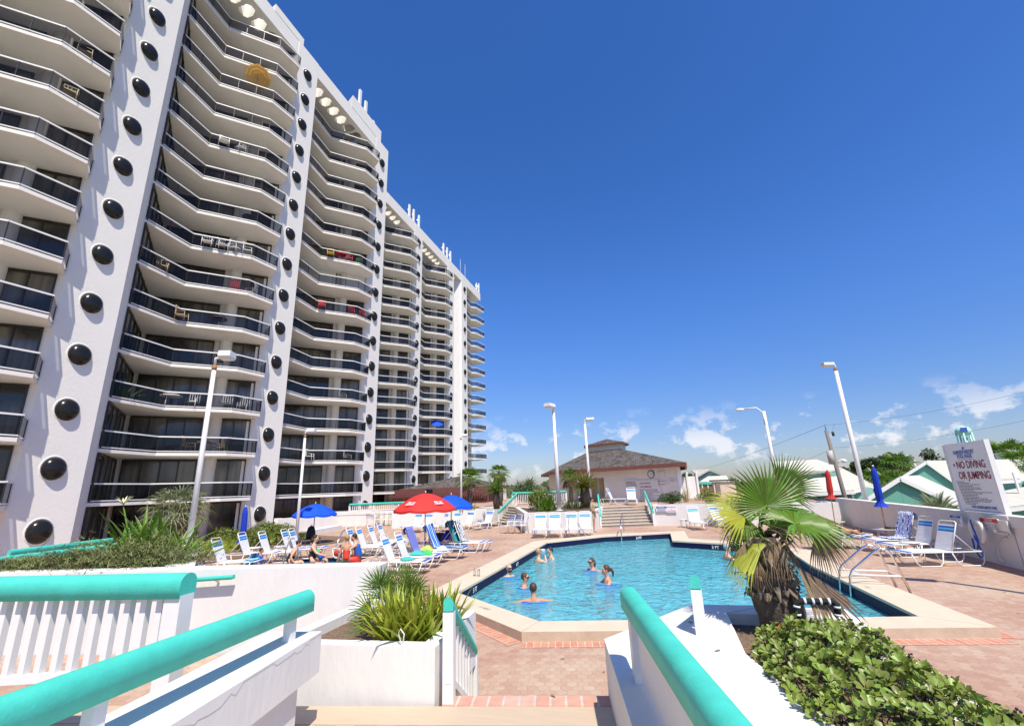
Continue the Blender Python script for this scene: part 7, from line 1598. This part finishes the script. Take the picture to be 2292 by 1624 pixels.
# ---------------- trees
def tree(name, base, H, r, n, size, mat, label, seed=0, cat='tree', clumps=26, group=None):
    rnd = random.Random(seed); t = thing(name, tuple(base), label, cat, group); b = V(base); r = V(r); c = b+UP*(H-r.z); mb = MB(); tb = MB(); cl = []
    for i in range(clumps):
        u = V((rnd.gauss(0,1), rnd.gauss(0,1), rnd.gauss(0,1))).normalized(); k_ = rnd.uniform(.35,.95); cl.append((c+V((u.x*r.x*k_, u.y*r.y*k_, u.z*r.z*k_*.9)), rnd.uniform(.18,.36)*min(r.x,r.z*1.3)))
    for i in range(n):
        cc, cr = rnd.choice(cl); u = V((rnd.gauss(0,1), rnd.gauss(0,1), rnd.gauss(0,.8))).normalized(); p = cc+u*cr*rnd.uniform(.5,1.1); nr = (u+UP*.5+V((rnd.gauss(0,.5),)*3)).normalized(); tt = nr.orthogonal().normalized(); a = rnd.random()*6; tt = tt*cos(a)+nr.cross(tt)*sin(a); mb.leaf(p, nr, tt, size*rnd.uniform(.6,1.3), size*rnd.uniform(.4,.7))
    tb.tube([b, b.lerp(c,.6), c], [.035*H, .025*H, .012*H], 8)
    for cc, cr in cl[::2]: tb.tube([b.lerp(c,.6), b.lerp(c,.6).lerp(cc,.6)+UP*.1, cc], [.016*H,.010*H,.004*H], 5)
    mb.build('crown', mat, t); tb.build('trunk', 'trunk', t); return t
def tree_px(name, c, x0, x1, ytop, Y, mat, label, seed, n=4200, size=.4, zr=None):
    a, b, tp = gy(c,x0,ytop,Y), gy(c,x1,ytop,Y), gy(c,(x0+x1)/2,ytop,Y); w_ = (b.x-a.x)/2; return tree(name, ((a.x+b.x)/2, Y, GZ), tp.z-GZ, (w_, w_*.8, zr or min(w_*.75,(tp.z-GZ)*.5)), n, size, mat, label, seed)
tree_px('oak_tree','F',20,330,150,95,'leaf_tree','smaller round oak at the left of the far tree group',301,3600,.45)
tree_px('oak_tree','F',180,540,100,88,'leaf_tree','broad green oak behind the nearest green house',302,5200,.45)
tree_px('oak_tree','F',600,1100,-20,80,'leaf_tree','darkest tallest oak behind the rules board',303,6500,.45,6.0)
tree_px('oak_tree','F',380,660,230,84,'leaf_hedge','lower bushy oak between the houses',304,3400,.4)
tree_px('oak_tree','F',-60,120,190,100,'leaf_tree','oak just right of the tallest lamp post',305,2600,.45)
tree_px('tree','A',1895,2035,715,120,'leaf_tree','dark tree right of the pool house roof',306,2400,.6,4)
tree_px('tree','A',2040,2110,718,125,'leaf_tree','small dark tree above the mint pavilion ridge',307,900,.5,2.2)
for i, (c, x, yb, yt, Y, R_, lab) in enumerate((('F',370,650,380,50,2.0,'cabbage palm beside the closed blue umbrella'),('F',1640,300,100,75,3.4,'big shaggy palm right of the rules board'),('F',1775,320,180,70,2.6,'palm fronds entering at the right frame edge'),('F',480,360,215,76,2.8,'cabbage palm crown in front of the oaks'),('F',255,560,330,70,2.4,'low palm before the oak at left'))):
    tp = gy(c,x,yt+ (yb-yt)*.3,Y); fan_palm('cabbage_palm', (tp.x,Y,GZ), tp.z-GZ, R_, lab, 24, 310+i, 'leaf_palm', 12, .22, 11)
q = gy('F',900,720,21); sago('pindo_palm', (q.x,21,GZ), q.z-GZ-.1, .95, 'silvery arching palm just outside the boundary wall', 38, 320, 'leaf_grey', .2, wl_=.25)
# far woods along the horizon
mb = MB(); rnd = random.Random(77)
for i in range(16000):
    a = rnd.uniform(-1.2,1.25); d = rnd.uniform(260,330); hh = 5.2+1.6*sin(a*23)+1.2*sin(a*61+1)+.8*sin(a*140); p = V((sin(a)*d, cos(a)*d, GZ+rnd.random()**.7*hh*1.15)); nr = V((-sin(a)+rnd.gauss(0,.4), -cos(a), rnd.uniform(0,1))).normalized(); tt = nr.orthogonal().normalized(); b2_ = rnd.random()*6; tt = tt*cos(b2_)+nr.cross(tt)*sin(b2_); mb.leaf(p, nr, tt, 3.2, 2.2)
mb.build('far_woods', 'leaf_tree', None, 'dark line of far woods along the horizon', 'woods', kind='stuff')
# ---------------- things kept on the balconies
def bl(yp, k, lx, ly, x=XF): return V((x+lx, yp+ly, FL*k))
def pchair(loc, rz, mat, label, s=1.0, lounge=False, grp='patio chairs on the tower balconies'):
    t = thing('patio_chair', tuple(loc), label, 'chair', grp, rz); W = .27*s
    for y in (-W, W): MB().tube([(.5*s,y,0),(.46*s,y,.60*s),(0,y,.62*s),(-.04,y,0)], .018, 5).build('leg_frame', mat, t, world=False)
    MB().box((.23*s,0,.42*s), (.48*s,2*W,.03)).build('seat', mat, t, world=False); m = MB()
    for i in range(5): m.box((-.03-.02*i,-W+.02+i*(2*W-.04)/4,.70*s), (.03,.05,.55*s))
    m.box((-.06,0,.97*s), (.04,2*W,.06)).build('backrest', mat, t, world=False); return t
def ptable(loc, r, h, mat, label):
    t = thing('patio_table', tuple(loc), label, 'table', 'patio tables on the tower balconies'); MB().cyl(V(loc)+UP*(h-.04), r, .04, 18).build('table_top', mat, t)
    for k in range(4): a = k*pi/2+.3; MB().tube([V(loc)+V((cos(a)*r*.6,sin(a)*r*.6,h-.04)), V(loc)+V((cos(a)*r*.7,sin(a)*r*.7,0))], .016, 5).build('leg', mat, t)
Y1, Y2, Y0 = 13.67, 25.25, 2.07
fl_ = ['ground','first','second','third','fourth','fifth','sixth','seventh','eighth','ninth','tenth','eleventh','twelfth','thirteenth','fourteenth']
M('pat_white', (.75,.75,.72), .5); M('pat_tan', (.45,.36,.22), .6); M('pat_yellow', (.75,.48,.02), .5); M('pat_red', (.60,.03,.03), .5); M('pat_green', (.10,.35,.08), .5); M('pat_black', (.02,.02,.02), .5)
def bch(yp, k, lx, ly, rz, mat, label): pchair(bl(yp,k,lx,ly), radians(rz), mat, label)
bch(Y1,1,-1.0,6.5,30,'pat_tan','tan sling chair left of the table on the second balcony up, nearest bay'); bch(Y1,1,-.1,8.2,200,'pat_tan','tan sling chair right of the table on the second balcony up, nearest bay'); ptable(bl(Y1,1,-.4,7.4), .5, .7, 'pat_tan', 'tan table on the second balcony up, nearest bay')
ptable(bl(Y1,2,-1.6,5.7), .55, .75, 'pat_white', 'white pedestal table on the third balcony up'); bch(Y1,2,-.9,6.6,-60,'pat_white','white cushioned chair left of centre on the third balcony up'); bch(Y1,2,.2,7.9,-60,'pat_white','white cushioned chair in the middle of the third balcony up'); bch(Y1,2,.5,8.9,-60,'pat_white','white cushioned chair at the right of the third balcony up')
bch(Y1,3,-.3,7.3,-40,'pat_black','dark chair behind the lamp head on the fourth balcony up'); bch(Y1,4,-1.5,5.2,30,'pat_tan','tan chair on the left of the fifth balcony up'); ptable(bl(Y1,4,-.5,7.0), .55, .7, 'pat_black', 'black round table on the fifth balcony up')
bch(Y1,5,-1.7,4.0,-40,'pat_tan','pale chair at left on the sixth balcony up'); bch(Y1,5,-.1,7.6,100,'pat_red','red reclining chair on the sixth balcony up'); bch(Y1,5,.5,8.6,200,'pat_white','white folding chair on the sixth balcony up')
for i in range(4): bch(Y1,6,-1.0+.45*i,6.0+.5*i,-50+30*i,'pat_white','tall white bar chair number %s from the left on the seventh balcony up' % ['one','two','three','four'][i])
ptable(bl(Y1,7,.0,7.9), .5, .72, 'pat_black', 'black mesh table on the eighth balcony up'); bch(Y1,9,-1.0,5.9,-30,'pat_white','left white plastic chair on the tenth balcony up'); bch(Y1,9,-.3,6.9,-100,'pat_white','right white plastic chair on the tenth balcony up')
bch(Y2,8,-1.0,5.9,-50,'pat_yellow','yellow chair on the middle bay balcony with coloured chairs'); ptable(bl(Y2,8,-.5,6.7), .5, .72, 'pat_red', 'red table between the coloured chairs'); bch(Y2,8,-.1,7.4,-50,'pat_red','red chair on the middle bay balcony with coloured chairs'); bch(Y2,8,.4,8.3,-60,'pat_green','green chair on the middle bay balcony with coloured chairs')
bch(Y2,6,-1.2,5.6,-50,'pat_red','red chair at left beneath the shuttered balcony'); bch(Y2,6,.2,7.8,-50,'pat_red','red chair in the middle beneath the shuttered balcony'); bch(Y2,6,.6,8.9,-50,'pat_red','bright red chair at right beneath the shuttered balcony')
bch(Y2,1,-1.3,5.4,20,'pat_white','pale chair on the second balcony of the middle bay, left'); bch(Y2,1,.2,8.2,20,'pat_white','pale chair on the second balcony of the middle bay, right'); bch(Y2,3,-.2,7.6,20,'pat_white','white chair on the fourth balcony of the middle bay'); ptable(bl(Y2,0,-.4,7.6), .5, .72, 'umb_dark_blue', 'table under blue cloth on the lowest balcony of the middle bay')
bch(Y0,7,.6,8.6,-30,'pat_tan','folding chair on a nearest left balcony'); bch(Y0,8,.6,8.5,60,'pat_tan','tan lounge chair on a high left balcony'); bch(Y0,10,.7,8.8,60,'pat_tan','wooden chair on an upper left balcony')
# potted palm on the third balcony
strap('potted_palm', tuple(bl(Y1,2,-1.9,3.2)), 40, 1.5, .07, 'leaf_bright', 'potted palm leaning over the third balcony railing', 401, (.5,1.4), (.4,1.2), .1)
def bumb(loc, zt, R_, mats, label, tilt):
    t = thing('balcony_umbrella', tuple(loc), label, 'umbrella'); l = V(loc); MB().tube([l, l+UP*zt], .02, 6).build('pole', 'wood', t); mb = MB(); n = 8; sub_ = 1; ax = V(tilt).normalized(); x = ax.orthogonal().normalized(); y = ax.cross(x); top = l+UP*zt
    for k in range(n):
        a0, a1 = 2*pi*k/n, 2*pi*(k+1)/n; A_ = top+(x*cos(a0)+y*sin(a0))*R_-ax*R_*.4; B_ = top+(x*cos(a1)+y*sin(a1))*R_-ax*R_*.4
        for j in range(7): s0, s1 = j/7, (j+1)/7; mb.add([top.lerp(A_,s0), top.lerp(B_,s0), top.lerp(B_,s1), top.lerp(A_,s1)], [(0,1,2,3)], j % len(mats))
    mb.build('canopy', mats, t)
M('gold_cloth', (.62,.36,.08), .8, trans=.2)
bumb(bl(Y1,11,-.3,7.2), 2.1, .88, ['gold_cloth','wood'], 'tilted gold and brown striped umbrella on a high balcony', (-.7,.5,.85)); bumb(bl(53.4,3,-.2,7.2,XF-4.2), 2.1, .95, ['umb_blue'], 'small blue umbrella on a far bay balcony', (.5,-.6,1))
# ================================================================== light
w = bpy.data.worlds.new('World'); scene.world = w; w.use_nodes = True; N, L = w.node_tree.nodes, w.node_tree.links
sky = N.new('ShaderNodeTexSky'); sky.sky_type = 'NISHITA'; sky.sun_disc = False; sky.sun_elevation = radians(55); sky.sun_rotation = radians(143)
sky.altitude = 0; sky.air_density = 1.0; sky.dust_density = .5; sky.ozone_density = 2.2
tc = N.new('ShaderNodeTexCoord'); sp = N.new('ShaderNodeSeparateXYZ'); L.new(tc.outputs['Generated'], sp.inputs[0])
hs = N.new('ShaderNodeHueSaturation'); hs.inputs['Saturation'].default_value = 1.3; hs.inputs['Value'].default_value = 1; L.new(sky.outputs[0], hs.inputs['Color'])
# fair weather cumulus low over the horizon
at = N.new('ShaderNodeMath'); at.operation = 'ARCTAN2'; L.new(sp.outputs[0], at.inputs[0]); L.new(sp.outputs[1], at.inputs[1])
cb = N.new('ShaderNodeCombineXYZ'); am = N.new('ShaderNodeMath'); am.operation = 'MULTIPLY'; am.inputs[1].default_value = 13; L.new(at.outputs[0], am.inputs[0])
zm = N.new('ShaderNodeMath'); zm.operation = 'MULTIPLY'; zm.inputs[1].default_value = 17; L.new(sp.outputs[2], zm.inputs[0]); L.new(am.outputs[0], cb.inputs[0]); L.new(zm.outputs[0], cb.inputs[1])
cb.inputs[2].default_value = 5.1
cn = N.new('ShaderNodeTexNoise'); cn.inputs['Scale'].default_value = 1.25; cn.inputs['Detail'].default_value = 7; cn.inputs['Roughness'].default_value = .58; L.new(cb.outputs[0], cn.inputs['Vector'])
cr = N.new('ShaderNodeMapRange'); cr.inputs[1].default_value = .535; cr.inputs[2].default_value = .615; L.new(cn.outputs['Fac'], cr.inputs[0])
hi = N.new('ShaderNodeMapRange'); hi.inputs[1].default_value = .155; hi.inputs[2].default_value = .08; L.new(sp.outputs[2], hi.inputs[0])
lo = N.new('ShaderNodeMapRange'); lo.inputs[1].default_value = .005; lo.inputs[2].default_value = .05; L.new(sp.outputs[2], lo.inputs[0])
m1 = N.new('ShaderNodeMath'); m1.operation = 'MULTIPLY'; L.new(cr.outputs[0], m1.inputs[0]); L.new(hi.outputs[0], m1.inputs[1])
m2 = N.new('ShaderNodeMath'); m2.operation = 'MULTIPLY'; L.new(m1.outputs[0], m2.inputs[0]); L.new(lo.outputs[0], m2.inputs[1])
m4 = N.new('ShaderNodeMath'); m4.operation = 'MULTIPLY'; m4.inputs[1].default_value = .70; L.new(m2.outputs[0], m4.inputs[0])
mix = N.new('ShaderNodeMix'); mix.data_type = 'RGBA'; mix.inputs[7].default_value = (6.0,5.9,6.1,1); L.new(m4.outputs[0], mix.inputs[0]); 
gr = N.new('ShaderNodeMapRange'); gr.interpolation_type = 'SMOOTHSTEP'; gr.inputs[1].default_value = -.02; gr.inputs[2].default_value = .42; gr.inputs[3].default_value = .64; gr.inputs[4].default_value = 1; L.new(sp.outputs[2], gr.inputs[0])
tint = N.new('ShaderNodeVectorMath'); tint.operation = 'MULTIPLY'; tint.inputs[1].default_value = (.80,.82,1.10); L.new(hs.outputs[0], tint.inputs[0])
tn2 = N.new('ShaderNodeVectorMath'); tn2.operation = 'SCALE'; L.new(tint.outputs[0], tn2.inputs[0]); L.new(gr.outputs[0], tn2.inputs[3]); L.new(tn2.outputs[0], mix.inputs[6])
L.new(mix.outputs[2], N['Background'].inputs[0]); N['Background'].inputs[1].default_value = .13
sd = bpy.data.lights.new('sun', 'SUN'); sd.energy = 4.7; sd.angle = radians(.5); sd.color = (1,.93,.80)
so = bpy.data.objects.new('sun', sd); col.objects.link(so)
sdir = V((.60*cos(radians(59)), -.80*cos(radians(59)), sin(radians(59)))); so.rotation_euler = sdir.to_track_quat('Z', 'Y').to_euler(); so.location = (10,-10,40)
scene.view_settings.view_transform = 'Standard'; scene.view_settings.look = 'None'; scene.view_settings.exposure = .40; scene.view_settings.gamma = 1
